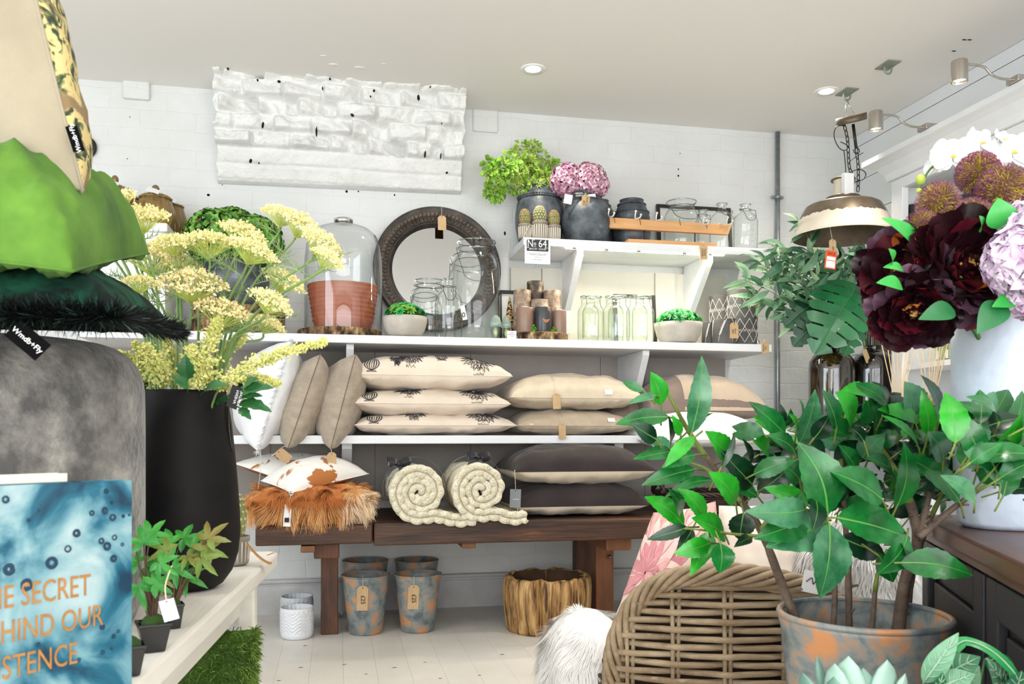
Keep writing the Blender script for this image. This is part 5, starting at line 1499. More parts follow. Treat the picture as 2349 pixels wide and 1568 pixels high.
# ================================================================== pots on the floor under the bench
ZINC = M('patinated_zinc', (92, 101, 107), (140, 146, 144), (206, 144, 94), scale=13, detail=8, lo=.36, hi=.51, rough=.5, metal=.1, bump=.12, bscale=40, distort=.4)
def zinc_pot(cx, Y, rt_, rb, ytop, ybot, label, tagx=None, seed=0):
    s_ = sc(cx, Y); p = at(cx, 0, Y); h = HC + (YH - ytop) * s_; Rt, Rb_ = rt_ * s_, rb * s_
    r = thing('zinc_pot', label, 'plant pot', (p.x, Y, .0008), 'patinated grey and copper pots under the bench', rot=(0, 0, seed))
    def wob(rr, z, a, i): return rr * (1 + .012 * noise.noise(Vector((cos(a) * 1.5, sin(a) * 1.5, seed + z * 6))))
    mb = MB(); mb.lathe([(Rb_ * .93, 0), (Rb_, .006), (Rb_ + (Rt - Rb_) * .5, h * .5), (Rt * .985, h * .95), (Rt, h * .975), (Rt, h), (Rt * .97, h), (Rt * .955, h * .9), (Rb_ * .92, .02), (.001, .02)], 64, wob=wob)
    mb.build('pot_body', ZINC, r)
    mb = MB(); mb.tube([(wob(Rt, h, a, 0) * cos(a), wob(Rt, h, a, 0) * sin(a), h) for a in [2 * pi * k / 64 for k in range(64)]], .0035, 6, closed=True); mb.build('rolled_rim', ZINC, r)
    if tagx is not None:
        x = (tagx - cx) * s_; inv = Matrix.Rotation(-seed, 4, 'Z')
        y = -sqrt(Rt * Rt - x * x)
        t = price_tag(r, Vector((0, 0, 0)), .043, .1, string=None, roll=radians(2), hole=True)
        t.matrix_parent_inverse = inv @ Mx((x, y - .004, h - .028), rx=radians(9))
        sb = MB(); sb.tube(spline([(0, 0, -.008), (0, .002, .014), (0, .012, .034)], 4), .0012, 5); sb.build('string', STRING, t)
        letters('£25', .024, INK, 'handwriting', t, Matrix.Translation((0, -.003, -.055)) @ FACE @ Matrix.Rotation(-pi / 2, 4, 'Z'))
    return r
zinc_pot(839, 3.47, 54, 38, 1318, 1452, 'front left patinated pot, tagged £25, beside the bench leg', 831, .3)
zinc_pot(958, 3.47, 53, 38, 1316, 1448, 'front right patinated pot, tagged £25, in the middle of the floor', 945, 2.1)
zinc_pot(839, 3.78, 51, 36, 1285, 1405, 'back left patinated pot, in shadow behind the tagged one', None, 3.3)
zinc_pot(956, 3.78, 49, 35, 1284, 1402, 'back right patinated pot, in shadow behind the tagged one', None, 4.4)

WCER = M('white_ceramic', (236, 238, 242), (228, 230, 234), scale=10, rough=.4)
GCER = M('grey_white_ceramic', (206, 210, 214), rough=.45)
def chevron_pot(cx, Y, rp, ytop, label, mat, grp):
    s_ = sc(cx, Y); R_ = rp * s_; h = HC + (YH - ytop) * s_
    r = thing('chevron_pot', label, 'plant pot', (at(cx, 0, Y).x, Y, .0008), grp)
    n = 96
    def wob(rr, z, a, i):
        t = z / h
        if rr > R_ * .7 and .2 < t < .88:
            ph = (a * 7 / pi) % 2; zig = abs(ph - 1)
            row = (t * 9 + zig * 1.6) % 1.0
            return rr * (1 + .035 * (1 if row < .5 else -1))
        return rr
    prof = [(R_ * .84, 0), (R_ * .93, .006), (R_ * .97, h * .12)] + [(R_ * (.98 + .02 * k / 26), h * (.14 + .76 * k / 26)) for k in range(27)] + [(R_ * 1.0, h * .97), (R_ * 1.01, h), (R_ * .93, h), (R_ * .9, h * .8), (R_ * .8, .015), (.001, .015)]
    mb = MB(); mb.lathe(prof, n, wob=wob); mb.build('pot_body', mat, r)
chevron_pot(681, 3.44, 37, 1391, 'front white pot with a chevron pattern on the floor', WCER, 'small white chevron pots')
chevron_pot(681, 3.62, 36, 1366, 'greyer white chevron pot standing behind the front white one', GCER, 'small white chevron pots')

# hollow tree trunk planter
LOG = M('driftwood', (66, 42, 22), (168, 126, 74), (206, 168, 112), scale=12, detail=8, lo=.37, hi=.49, rough=.7, bump=.9, bscale=22, bdetail=8, stretch=(3.5, 3.5, .35), distort=.3)
LOGIN = M('driftwood_inside', (66, 46, 32), (92, 66, 44), scale=9, rough=.9, bump=.6, bscale=20)
Yl = 3.40; s_ = sc(1255, Yl); R_ = 104 * s_; h = HC + (YH - 1318) * s_
rt = thing('trunk_planter', 'hollow weathered tree trunk planter standing on the floor below the bench', 'planter', (at(1256, 0, Yl).x, Yl, .001))
def logw(rr, z, a, i):
    g = noise.fractal(Vector((cos(a) * 9, sin(a) * 9, z * 1.4)), .8, 2.1, 4)
    base = 1 + .03 * noise.noise(Vector((cos(a) * 1.2, sin(a) * 1.2, 2))) - .035 * abs(g)
    for a0, w_, dp in ((-1.98, .045, .13), (-.98, .03, .06), (-2.65, .03, .05), (-.3, .04, .08), (1.4, .05, .15)):
        d = a - 2 * pi if a > pi else a
        base -= 1.5 * dp * math.exp(-((d - a0 - .03 * sin(z * 25)) / w_) ** 2)
    return rr * base
prof = [(R_ * .9, 0)] + [(R_ * (.91 + .085 * sin(pi * min(1, t * 1.25) * .5)) * (1 - .03 * max(0, t - .8) * 5), h * t) for t in [k / 26 for k in range(1, 26)]] + [(R_ * .93, h), (R_ * .88, h * 1.005), (R_ * .82, h * .985)]
mb = MB()
vs0 = MB(); vs0.lathe(prof, 220, wob=logw)
for i, p in enumerate(vs0.v):
    a = atan2(p[1], p[0]); 
    if p[2] > h * .9: vs0.v[i] = (p[0], p[1], p[2] + .012 * noise.noise(Vector((cos(a) * 4, sin(a) * 4, 1))))
vs0.build('trunk', LOG, rt)
mb = MB(); mb.lathe([(R_ * .82, h * .985), (R_ * .78, h * .7), (R_ * .75, .05), (.001, .05)], 90, cap0=False, wob=lambda rr, z, a, i: rr * (1 + .03 * noise.noise(Vector((cos(a) * 6, sin(a) * 6, z * 2)))))
mb.build('hollow', LOGIN, rt)
# ================================================================== left foreground
def fw(px, py, f):                       # photo point at forward distance f
    dx, dy = ray(px); return Vector((dx * f, dy * f, HC + (YH - py) * f / F))
TZ = .47
corner = atz(640, 1263, TZ)
tht = radians(-4.35)
TABW = M('table_white', (232, 228, 220), (222, 217, 207), scale=6, rough=.45, bump=.1, bscale=20, stretch=(4, .5, 4))
rt = thing('display_table', 'low white painted table with rounded worn corner on the left', 'table', (corner.x, corner.y, 0), rot=(0, 0, tht))
mb = MB(); L_ = 2.05; W_ = .85
pts = []
for k in range(7): a = k / 6 * pi / 2; pts.append((-.03 + .03 * sin(a), -.03 + .03 * cos(a)))
pts = [(-W_, 0)] + pts + [(0, -L_), (-W_, -L_)]
k = len(pts)
mb.add([(x, y, TZ - .04) for x, y in pts] + [(x, y, TZ) for x, y in pts], [tuple(range(k)), tuple(range(2 * k - 1, k - 1, -1))] + [(i, k + i, k + (i + 1) % k, (i + 1) % k) for i in range(k)])
mb.build('table_top', TABW, rt, smooth=False, bevel=.007)
mb = MB(); mb.box((-.088, -L_ + .12, TZ - .135), (-.068, -.2, TZ - .041)); mb.box((-W_ + .09, -.125, TZ - .135), (-.11, -.105, TZ - .041)); mb.box((-W_ + .068, -L_ + .12, TZ - .135), (-W_ + .088, -.13, TZ - .041)); mb.box((-W_ + .09, -L_ + .13, TZ - .135), (-.09, -L_ + .15, TZ - .041))
mb.build('apron', TABW, rt, smooth=False)
for x, y in ((-.062, -.13), (-W_ + .1, -.13), (-.062, -L_ + .12), (-W_ + .1, -L_ + .12)):
    mb = MB(); mb.box((x - .022, y - .022, 0), (x + .022, y + .022, TZ - .0405), bev=.006); mb.build('leg', TABW, rt, smooth=False)
mb = MB(); mb.add([(-.004, -.035, TZ + .0005), (-.012, -.03, TZ + .0005), (-.022, -.085, TZ + .0005), (-.017, -.09, TZ + .0005)], [(0, 1, 2, 3)])
mb.build('worn_patch', M('bare_wood', (188, 140, 86), rough=.7), rt, smooth=False)

# grey felt pouf
FELT = M('grey_felt', (78, 76, 74), (122, 119, 114), (156, 152, 144), scale=15, detail=10, lo=.40, hi=.57, rough=.95, sheen=.4, bump=.6, bscale=90, bdetail=8)
f0 = 1.42; pc = fw(-20, 1000, f0); 
R_ = (305 + 20) * f0 / F * 1.0
zt = HC + (YH - 772) * f0 / F
rt = thing('felt_pouf', 'grey mottled felt pouf carrying the pile of green cushions', 'pouf', (pc.x, pc.y, TZ + .001))
H_ = zt - TZ
mb = MB(); prof = [(R_ * .93, 0), (R_ * .985, .03), (R_, .08)] + [(R_, .08 + (H_ - .17) * k / 8) for k in range(1, 9)]
for k in range(1, 9): a = k / 8 * pi / 2; prof.append((R_ - .075 + .075 * cos(a), H_ - .09 + .08 * sin(a)))
prof += [(R_ * .4, H_ - .006), (.001, H_ - .005)]
mb.lathe(prof, 72, wob=lambda rr, z, a, i: rr * (1 + .006 * noise.noise(Vector((cos(a) * 3, sin(a) * 3, z * 8)))))
mb.build('felt_cover', FELT, rt)

# cushions on the pouf
GREENV = M('deep_green_velvet', (6, 22, 20), (20, 78, 56), scale=11, detail=6, lo=.48, hi=.66, rough=.85, distort=.4, spec=.2)
GREEND = cloth('dark_green_velvet', (5, 16, 15), (8, 22, 20), scale=6, sheen=0, spec=.2)
Yg = 1.22
rg_, cg_, sgx = flat_cushion(-430, 268, 718, 560, 785, Yg, .42, 'deep green velvet cushion with black fringe, on the grey pouf', [GREENV, GREEND], 81, zrest=zt - .002, m=.50, rx=radians(4))
mb = MB(); rr = random.Random(8)
BLKF = [M('black_fringe', (8, 13, 12), rough=.6, spec=.2), M('fringe_glint', (44, 66, 56), rough=.4)]
for k in range(5200):
    e = rr.random()
    if e < .62: u, v = rr.uniform(-1, 1), -1
    else: u, v = 1, rr.uniform(-1, 1)
    p = cg_.point(u, v, 1); out = Vector((0, -1, 0)) if v == -1 else Vector((1, 0, 0))
    d = (out + Vector((rr.gauss(0, .5), rr.gauss(0, .5), rr.gauss(0.05, .75)))).normalized()
    if u > .9 or v > -.99: d = (d + Vector((.5, 0, 0))).normalized()
    l = rr.uniform(.018, .034); q = p + d * .002
    mb.ribbon([q, q + d * l * .6, q + d * l], [.0020, .0016, .0005], (rr.gauss(0, 1), -1, rr.gauss(0, 1)), 1 if rr.random() < .10 else 0)
mb.build('fringe', BLKF, rg_, smooth=False)
BLKC = M('black_cloth_label', (6, 6, 7), rough=.9, spec=.1)
lp = at(62, 752, Yg - .012) - rg_.location
mb = MB(); mb.box((-.024, -.001, -.014), (.024, .001, .014), M_=Mx(lp, ry=radians(42), rx=radians(-8))); lb = mb.build('cloth_label', BLKC, rg_, smooth=False)
letters('Wmdb+Fly', .010, CARD, 'lettering', lb, Mx(lp + Vector((0, -.002, 0)), ry=radians(42), rx=radians(-8)) @ FACE)

LIMEV = cloth('lime_velvet', (44, 84, 16), (98, 142, 44), scale=6, lo=.32, hi=.7, sheen=.03)
rl, cl, slx = flat_cushion(-350, 172, 590, 330, 612, 1.17, .42, 'lime green velvet cushion leaning between the dark green and the floral one', [LIMEV, LIMEV], 92, tilt=radians(5), wr=.024, rx=radians(15))
BEIGEF = cloth('beige_cotton', (158, 148, 126), (146, 136, 115), scale=7)
def floral():
    m = M('floral_print', (214, 190, 128), (214, 190, 128), rough=.85)
    nt = m.node_tree; N = nt.nodes; L = nt.links; b = N['Principled BSDF']
    tc = N.new('ShaderNodeTexCoord')
    n1 = N.new('ShaderNodeTexNoise'); n1.inputs['Scale'].default_value = 30; n1.inputs['Detail'].default_value = 3; n1.inputs['Distortion'].default_value = 2.2
    n2 = N.new('ShaderNodeTexNoise'); n2.inputs['Scale'].default_value = 12; n2.inputs['Detail'].default_value = 2; n2.inputs['Distortion'].default_value = 1.0
    L.new(tc.outputs['Object'], n1.inputs['Vector']); L.new(tc.outputs['Object'], n2.inputs['Vector'])
    r1 = N.new('ShaderNodeValToRGB'); e = r1.color_ramp.elements
    e[0].position = .40; e[0].color = lin((44, 58, 40)); e[1].position = .52; e[1].color = lin((216, 192, 132))
    x = e.new(.46); x.color = lin((96, 110, 70))
    r2 = N.new('ShaderNodeValToRGB'); e = r2.color_ramp.elements
    e[0].position = .56; e[0].color = (0, 0, 0, 1); e[1].position = .62; e[1].color = (1, 1, 1, 1)
    L.new(n1.outputs['Fac'], r1.inputs[0]); L.new(n2.outputs['Fac'], r2.inputs[0])
    mx = N.new('ShaderNodeMixRGB'); mx.inputs[2].default_value = lin((142, 118, 84)); L.new(r2.outputs[0], mx.inputs[0]); L.new(r1.outputs[0], mx.inputs[1])
    L.new(mx.outputs[0], b.inputs['Base Color'])
    return m
FLORAL = floral()
# floral backed cushion standing on the lime one, edge towards us
Yf = 1.27
A_, B_ = at(190, 436, Yf), at(22, -270, Yf)
ax = (B_ - A_); hgt = ax.length; ax.normalize(); zd = Vector((-.40, .917, 0)); zd = (zd - ax * zd.dot(ax)).normalized(); sd_ = ax.cross(zd).normalized()
cfl = Cushion(hgt, .46, .17, .062, .05, 97, .008, m=.5)
R3 = Matrix((ax, zd, sd_)).transposed(); cen = (A_ + B_) / 2 + zd * .23
rfl = thing('cushion', 'beige cushion with floral back, standing on edge at the top of the pile', 'cushion', cen); rfl.rotation_euler = R3.to_euler()
mb = MB(); cfl.mesh(mb, 1, 0, 40); mb.build('cover', [FLORAL, BEIGEF], rfl)
mb = MB(); cfl.seam(mb, .0025); mb.build('piping', BEIGEF, rfl)
inv = (Matrix.Translation(cen) @ R3.to_4x4()).inverted()
q0, q1 = at(160, 292, Yf - .008), at(178, 348, Yf - .008)
mid = (q0 + q1) / 2; dv = (q1 - q0); ln = dv.length; an = atan2(dv.x, -dv.z)
mt = inv @ Mx(mid + Vector((.003, -.004, 0)), ry=-an, rz=radians(16))
mb = MB(); mb.box((-.0075, -.0012, -ln / 2), (.0075, .0012, ln / 2), M_=mt); lb = mb.build('cloth_label', BLKC, rfl, smooth=False)
letters('Wmdb+Fly', .0085, CARD, 'lettering', lb, mt @ Matrix.Translation((0, -.002, 0)) @ FACE @ Matrix.Rotation(pi / 2, 4, 'Z'))

# black ring on the wall behind the floral cushion
p = at(194, 337, WY - .012)
mb = MB(); mb.tube([(.040 * cos(a), 0, .040 * sin(a)) for a in [2 * pi * k / 36 for k in range(36)]], .009, 10, closed=True); mb.tube([(0, .012, .04), (0, 0, .04)], .006, 8)
tag_props(mb.build('wall_ring', BLACK, None, p), 'black ring on the back wall peeping out beside the floral cushion', 'ring')

# books standing against the pouf
COVER = None
def book_mat():
    m = M('book_cover', (70, 130, 150), (150, 184, 190), scale=9, rough=.35)
    nt = m.node_tree; N = nt.nodes; L = nt.links; b = N['Principled BSDF']
    tc = N.new('ShaderNodeTexCoord')
    n1 = N.new('ShaderNodeTexNoise'); n1.inputs['Scale'].default_value = 11; n1.inputs['Detail'].default_value = 7; n1.inputs['Distortion'].default_value = .6
    L.new(tc.outputs['Object'], n1.inputs['Vector'])
    r1 = N.new('ShaderNodeValToRGB'); e = r1.color_ramp.elements
    e[0].position = .36; e[0].color = lin((10, 48, 70)); e[1].position = .66; e[1].color = lin((160, 180, 182))
    for ps, c in ((.44, (28, 92, 114)), (.53, (104, 146, 156))): x = e.new(ps); x.color = lin(c)
    L.new(n1.outputs['Fac'], r1.inputs[0]); L.new(r1.outputs[0], b.inputs['Base Color'])
    return m
COVER = book_mat()
PAPER = M('page_paper', (232, 222, 204), (214, 204, 186), scale=60, rough=.8, stretch=(1, 60, 1))
BF1 = 1.05                                   # forward distance of the right edge; the cover turns away from there
BD = (.56, .83)
def bs(px):                                  # distance along the cover from its right edge
    t = (px - CX) / F; t1 = (303 - CX) / F
    return (t1 - t) * BF1 / (BD[0] - t * BD[1])
def bz(px, py): return HC + (YH - py) * (BF1 - BD[1] * bs(px)) / F
pr_ = fw(303, 1000, BF1)
rzb = atan2(-SA * BD[0] + CA * BD[1], CA * BD[0] + SA * BD[1])
ztop_b = bz(303, 1099); hb = ztop_b - TZ - .002
rt = thing('book', 'blue inky hardback book with copper title lettering, front of the pouf', 'book', (pr_.x, pr_.y, TZ + .0015), rot=(0, 0, rzb))
th = .028; bw = .20
mb = MB(); mb.box((-bw, 0, 0), (0, .003, hb)); mb.box((-bw, th - .003, 0), (0, th, hb)); mb.box((-bw, .003, 0), (-bw + .004, th - .003, hb)); mb.build('cover', COVER, rt, smooth=False, bevel=.0008)
mb = MB(); mb.box((-bw + .005, .0032, .004), (-.005, th - .0032, hb - .004)); mb.build('page_block', PAPER, rt, smooth=False)
COPPER = M('copper_foil', (178, 124, 62), (158, 108, 52), scale=80, rough=.5, metal=.2)
for body, px, py, size in (('THE SECRET', 208, 1342, .036), ('BEHIND OUR', 236, 1411, .036), ('EXISTENCE', 178, 1498, .036)):
    letters(body, size, COPPER, 'title', rt, Matrix.Translation((-bs(px), -.0008, bz(px, py) - TZ - .0015)) @ FACE, align='RIGHT', squeeze=.66)
mb = MB(); rr = random.Random(4)     # ink rings printed on the cover
for px, py, r in ((243, 1126, 6), (256, 1152, 4), (210, 1176, 7), (240, 1170, 8), (258, 1186, 9), (282, 1183, 4), (296, 1180, 4), (175, 1222, 9), (262, 1232, 8), (232, 1240, 8), (245, 1252, 10), (260, 1280, 8), (280, 1248, 5), (65, 1192, 5), (88, 1170, 3), (234, 1437, 6), (270, 1447, 5), (260, 1458, 5), (87, 1478, 6), (180, 1512, 5), (235, 1495, 6), (255, 1487, 4), (118, 1290, 14), (155, 1258, 10), (60, 1340, 14), (20, 1305, 12), (12, 1145, 9)):
    c = Vector((-bs(px), -.0006, bz(px, py) - TZ - .0015)); q = .75 * r * BF1 / F
    mb.tube([c + Vector((q * .8 * cos(a) * rr.uniform(.85, 1.1), 0, q * .85 * sin(a))) for a in [2 * pi * i / 18 for i in range(18)]], q * rr.uniform(.25, .8), 4, closed=True)
mb.v = [(x, max(-.0009, min(.0005, y)), z) for x, y, z in mb.v]
mb.build('ink_rings', M('ink_blue', (16, 50, 72), rough=.4), rt, smooth=False)
q = fw(178, 1086, 1.02)
rt = thing('book', 'cream paged book standing behind the blue inky one', 'book', (q.x - .02, q.y + .03, TZ + .0015), rot=(0, 0, rzb))
hb2 = q.z - TZ - .002; mb = MB(); mb.box((-.2, 0, 0), (0, .003, hb2)); mb.box((-.2, .021, 0), (0, .024, hb2)); mb.box((-.2, .003, 0), (-.196, .021, hb2)); mb.build('cover', M('cream_cover', (226, 220, 208), rough=.6), rt, smooth=False)
mb = MB(); mb.box((-.195, .0032, .004), (-.004, .0208, hb2 - .003)); mb.build('page_block', PAPER, rt, smooth=False)

# large matt black vase
fv = 1.78; vk = fv / F
vc = fw(424, 1000, fv)
BLKV = M('matt_black', (15, 14, 15), (26, 23, 22), scale=7, detail=6, rough=.6, spec=.16)
rt = thing('floor_vase', 'big matt black bottle shaped vase with yellow flowers on the table', 'vase', (vc.x, vc.y, TZ + .001))
prof = [(66, 1348), (84, 1338), (104, 1310), (117, 1270), (122, 1225), (121, 1180), (117, 1120), (112, 1060), (106, 1000), (99, 950), (92, 905), (90, 898), (85, 899), (90, 950), (104, 1060), (110, 1200), (60, 1330), (1, 1335)]
pr = [(r * vk, max(0, HC + (YH - y) * vk - TZ)) for r, y in prof]; pr[0] = (pr[0][0], 0)
mb = MB(); mb.lathe(pr, 72); mb.build('vase_body', BLKV, rt)
mb = MB(); zz = lambda py: HC + (YH - py) * vk - TZ
mb.tube(spline([(90 * vk * .98, -.0, zz(898) + .002), (98 * vk, -.02, zz(935)), (101 * vk, -.03, zz(985)), (107 * vk, -.022, zz(1035)), (104 * vk, -.012, zz(985)), (96 * vk, -.008, zz(935)), (90 * vk, .0, zz(905))], 6), .0024, 6); mb.build('cord_loop', M('leather_cord', (30, 24, 20), rough=.5), rt)
VM = Vector((vc.x, vc.y, HC + (YH - 905) * vk))       # the mouth

# yellow umbel flowers, one stem each
UM = [M('umbel_ray', (222, 234, 132), (206, 222, 112), scale=20, rough=.6), M('umbel_cream', (255, 251, 200), (255, 244, 164), scale=30, rough=.8), M('umbel_peach', (255, 241, 196), (254, 230, 168), scale=30, rough=.8)]
def umbel_mesh(seed, peach):
    rr = random.Random(seed); mb = MB()
    for k in range(62):
        q = sqrt((k + .5) / 62); a = k * 2.39996; ht = .95 - .42 * q * q + rr.uniform(-.06, .06)
        e = Vector((q * cos(a), q * sin(a), ht))
        c1 = Vector((q * .45 * cos(a), q * .45 * sin(a), .28))
        mb.tube([(0, 0, 0), c1 * .6, c1 + (e - c1) * .35, e], [.016, .013, .011, .010], 3, 0, cap=False)
        for j in range(15):
            d = Vector((rr.gauss(0, 1), rr.gauss(0, 1), rr.gauss(.35, .8))).normalized()
            b = e + Vector((rr.gauss(0, .055), rr.gauss(0, .055), rr.gauss(0, .04)))
            mb.leaf(b, b + d * rr.uniform(.09, .16), .085, (rr.gauss(0, 1), rr.gauss(0, 1), 1), 2 if rr.random() < peach else 1, n=2, fold=.2)
    me = mb.build('flower_head', UM, None); m = me.data; bpy.data.objects.remove(me); return m
UMESH = [umbel_mesh(1, .15), umbel_mesh(2, .35), umbel_mesh(3, .75)]
STEMG = M('flower_stem', (104, 138, 74), (132, 160, 92), scale=20, rough=.6)
heads = [(195, 446, 42, 0), (258, 462, 44, 0), (222, 492, 40, 1), (322, 498, 50, 1), (276, 508, 44, 2), (240, 556, 30, 0), (352, 588, 62, 2), (398, 556, 40, 0), (476, 556, 50, 0), (560, 536, 46, 1), (580, 574, 46, 1), (648, 492, 38, 0), (694, 516, 44, 1), (738, 556, 44, 1), (752, 592, 34, 1), (440, 650, 62, 2), (512, 714, 54, 2), (652, 642, 42, 0), (622, 690, 42, 0), (318, 648, 34, 0), (616, 742, 34, 1), (410, 610, 36, 0)]
rr = random.Random(17)
order = sorted(range(len(heads)), key=lambda i: heads[i][0])
NTH = ['first', 'second', 'third', 'fourth', 'fifth', 'sixth', 'seventh', 'eighth', 'ninth', 'tenth', 'eleventh', 'twelfth', 'thirteenth', 'fourteenth', 'fifteenth', 'sixteenth', 'seventeenth', 'eighteenth', 'nineteenth', 'twentieth', 'twenty-first', 'twenty-second']
TONE = ['pale yellow', 'cream and yellow', 'peach tinged yellow']
rank = {i: k for k, i in enumerate(order)}
for i, (hx, hy, hr, kind) in enumerate(heads):
    f = fv + rr.uniform(-.16, .16) + (.05 if hy < 520 else -.03); c = fw(hx, hy, f); R_ = hr * f / F * 1.25
    side = (hx - 424) / 300.0
    foot = VM + Vector((max(-.055, min(.06, side * .1)) + rr.uniform(-.008, .008), rr.uniform(-.04, .04), -.20))
    lip = Vector((foot.x + (max(-.062, min(.066, side * .13)) - foot.x + VM.x) * .6, foot.y + rr.uniform(-.01, .01), VM.z + .01))
    base = c - Vector((side * .35, -.1, 1)).normalized() * R_ * .75
    ax = Vector((side * .55 + rr.uniform(-.2, .2), -.25 + rr.uniform(-.2, .2), 1)).normalized()
    base = c - ax * R_ * .62
    r = thing('umbel_flower', '%s umbel flower stem, %s from the left in the black vase' % (TONE[kind], NTH[rank[i]]), 'flower', foot, 'yellow umbel flowers in the black vase')
    mid = lip.lerp(base, .55) + Vector((-side * .03, rr.uniform(-.02, .02), .02))
    pts = [p - foot for p in spline([foot, lip, mid, base - ax * R_ * .35, base], 7)]
    mb = MB(); mb.tube(pts, [.0034 - .0012 * k / len(pts) for k in range(len(pts))], 6); st = mb.build('stem', STEMG, r)
    h = bpy.data.objects.new('flower_head', UMESH[kind]); COL.objects.link(h); h.parent = r
    q = Vector((0, 0, 1)).rotation_difference(ax)
    h.matrix_local = Matrix.Translation(base - foot) @ q.to_matrix().to_4x4() @ Matrix.Rotation(rr.uniform(0, 6.3), 4, 'Z') @ Matrix.Scale(R_, 4)
    if True:                  # feathery leaf on the stem
        mb = MB()
        for fr_ in range(3):
            s0 = pts[int(len(pts) * rr.uniform(.45, .75))]; d = Vector((rr.choice((-1, 1)) * rr.uniform(.5, 1), rr.uniform(-.6, .3), rr.uniform(.3, .9))).normalized()
            ln = rr.uniform(.06, .11); e = [s0 + d * ln * t + Vector((0, 0, -.02 * t * t)) for t in (0, .25, .5, .75, 1)]
            mb.tube(e, [.0012, .001, .0009, .0007, .0004], 4)
            for k in range(16):
                t = .15 + .85 * k / 16; p = s0 + d * ln * t + Vector((0, 0, -.02 * t * t)); d2 = (d * .6 + Vector((rr.gauss(0, .6), rr.gauss(0, .6), rr.gauss(.2, .6)))).normalized(); l2 = .028 * (1.1 - t * .6)
                mb.tube([p, p + d2 * l2 * .6, p + d2 * l2 + Vector((0, 0, .004))], [.0009, .0007, .0003], 3)
        mb.build('feathery_leaf', M('feather_green', (160, 184, 120), (134, 164, 100), scale=30, rough=.6), r)

# cream plumes low in the vase
PLUME = [M('plume_cream', (232, 226, 150), (214, 212, 120), scale=30, rough=.75), M('plume_green', (196, 206, 110), rough=.7)]
plumes = [((372, 905), (262, 812), 34, 'left drooping'), ((378, 900), (330, 800), 40, 'left upright'), ((402, 900), (378, 770), 34, 'middle left'), ((455, 905), (500, 735), 46, 'tall middle'), ((470, 905), (560, 770), 40, 'middle right'), ((495, 905), (746, 786), 30, 'long right reaching'), ((500, 900), (640, 880), 24, 'low right'), ((440, 905), (440, 800), 36, 'short centre'), ((350, 905), (310, 790), 34, 'back left')]
for i, (b, t, w, nm) in enumerate(plumes):
    f = fv + (-.06 if i % 2 else .05); B_ = Vector((VM.x + (b[0] - 424) * vk * .6, VM.y + rr.uniform(-.03, .03), VM.z - .18)); lipp = fw(b[0], b[1], f); T_ = fw(t[0], t[1], f - .03); W_ = w * vk
    r = thing('plume_flower', '%s cream astilbe plume just above the black vase rim' % nm, 'flower', B_, 'cream plumes in the black vase')
    ctrl = [B_, lipp, lipp.lerp(T_, .5) + Vector((0, 0, .02)), T_]
    pts = [p - B_ for p in spline(ctrl, 8)]
    mb = MB(); mb.tube(pts, [.003 - .0022 * k / len(pts) for k in range(len(pts))], 5); mb.build('stem', STEMG, r)
    mb = MB(); n = len(pts)
    ax = (T_ - lipp).normalized()
    for k in range(110):
        t_ = .36 + .64 * k / 110; p = pts[min(n - 1, int(t_ * (n - 1)))].lerp(pts[min(n - 1, int(t_ * (n - 1)) + 1)], (t_ * (n - 1)) % 1)
        d = (ax * .9 + Vector((rr.gauss(0, .7), rr.gauss(0, .7), rr.gauss(0, .7)))).normalized(); ln = W_ * (1.12 - (t_ - .36) / .64) * rr.uniform(.6, 1.1)
        mb.tube([p, p + d * ln], [.0008, .0004], 3, 1, cap=False)
        for e in range(9):
            q = p + d * ln * (e + 1) / 9 + Vector((rr.gauss(0, .002), rr.gauss(0, .002), rr.gauss(0, .002)))
            d2 = Vector((rr.gauss(0, 1), rr.gauss(0, 1), rr.gauss(.3, 1))).normalized()
            mb.leaf(q, q + d2 * .0085, .0055, (0, -1, .4), 0 if rr.random() < .8 else 1, n=2, fold=.2)
    mb.build('plume', PLUME, r, smooth=False)
# dark green leaf sprays at the rim
LEAFD = [M('rim_leaf', (30, 84, 44), (54, 118, 58), scale=14, rough=.45), M('rim_leaf_dark', (16, 52, 30), rough=.5)]
rt = thing('leaf_spray', 'dark green cut leaf sprays around the rim of the black vase', 'foliage', VM - Vector((0, 0, .12))); o = Vector(rt.location); mb = MB()
for b, t, w, mi in (((540, 905), (625, 885), 26, 0), ((545, 925), (622, 940), 24, 0), ((540, 915), (600, 905), 20, 0), ((550, 935), (575, 960), 16, 0), ((560, 890), (590, 866), 22, 0), ((545, 900), (560, 868), 18, 1), ((360, 900), (308, 880), 34, 1), ((350, 905), (300, 920), 34, 1), ((390, 880), (345, 855), 26, 1), ((430, 890), (395, 860), 20, 0), ((470, 895), (520, 880), 22, 0), ((345, 890), (312, 850), 24, 1), ((430, 870), (425, 815), 28, 0), ((480, 880), (470, 845), 20, 1)):
    f = fv - .10 if mi == 0 else fv + .06
    P0, P1 = fw(b[0], b[1], f) - o, fw(t[0], t[1], f - .02) - o
    mb.leaf(P0, P1, w * vk * 1.3, (rr.uniform(-.4, .4), -1, .8), mi, n=8, fold=.2, serr=.18)
    mb.tube(spline([(0, 0, 0), ((P0.x) * .55, P0.y * .4, .10), P0], 5), .0014, 5, 0)
mb.build('leaves', LEAFD, rt, smooth=False)
q = fw(545, 912, fv - .12)
t = price_tag(rt, q + Vector((0, 0, .022)) - o, .022, .044, TAGB, plain=True, roll=radians(18), yaw=radians(35), string=[q + Vector((-.01, .0, .03)) - o, fw(520, 905, fv - .1) - o], name='care_label')
letters('ABIGAIL\nAHERN', .0085, CARD, 'lettering', t, Mx(q + Vector((.001, -.004, .0)) - o, ry=radians(18), rz=radians(35)) @ FACE @ Matrix.Diagonal((-1, 1, 1, 1)) @ Matrix.Rotation(pi / 2, 4, 'Z'))

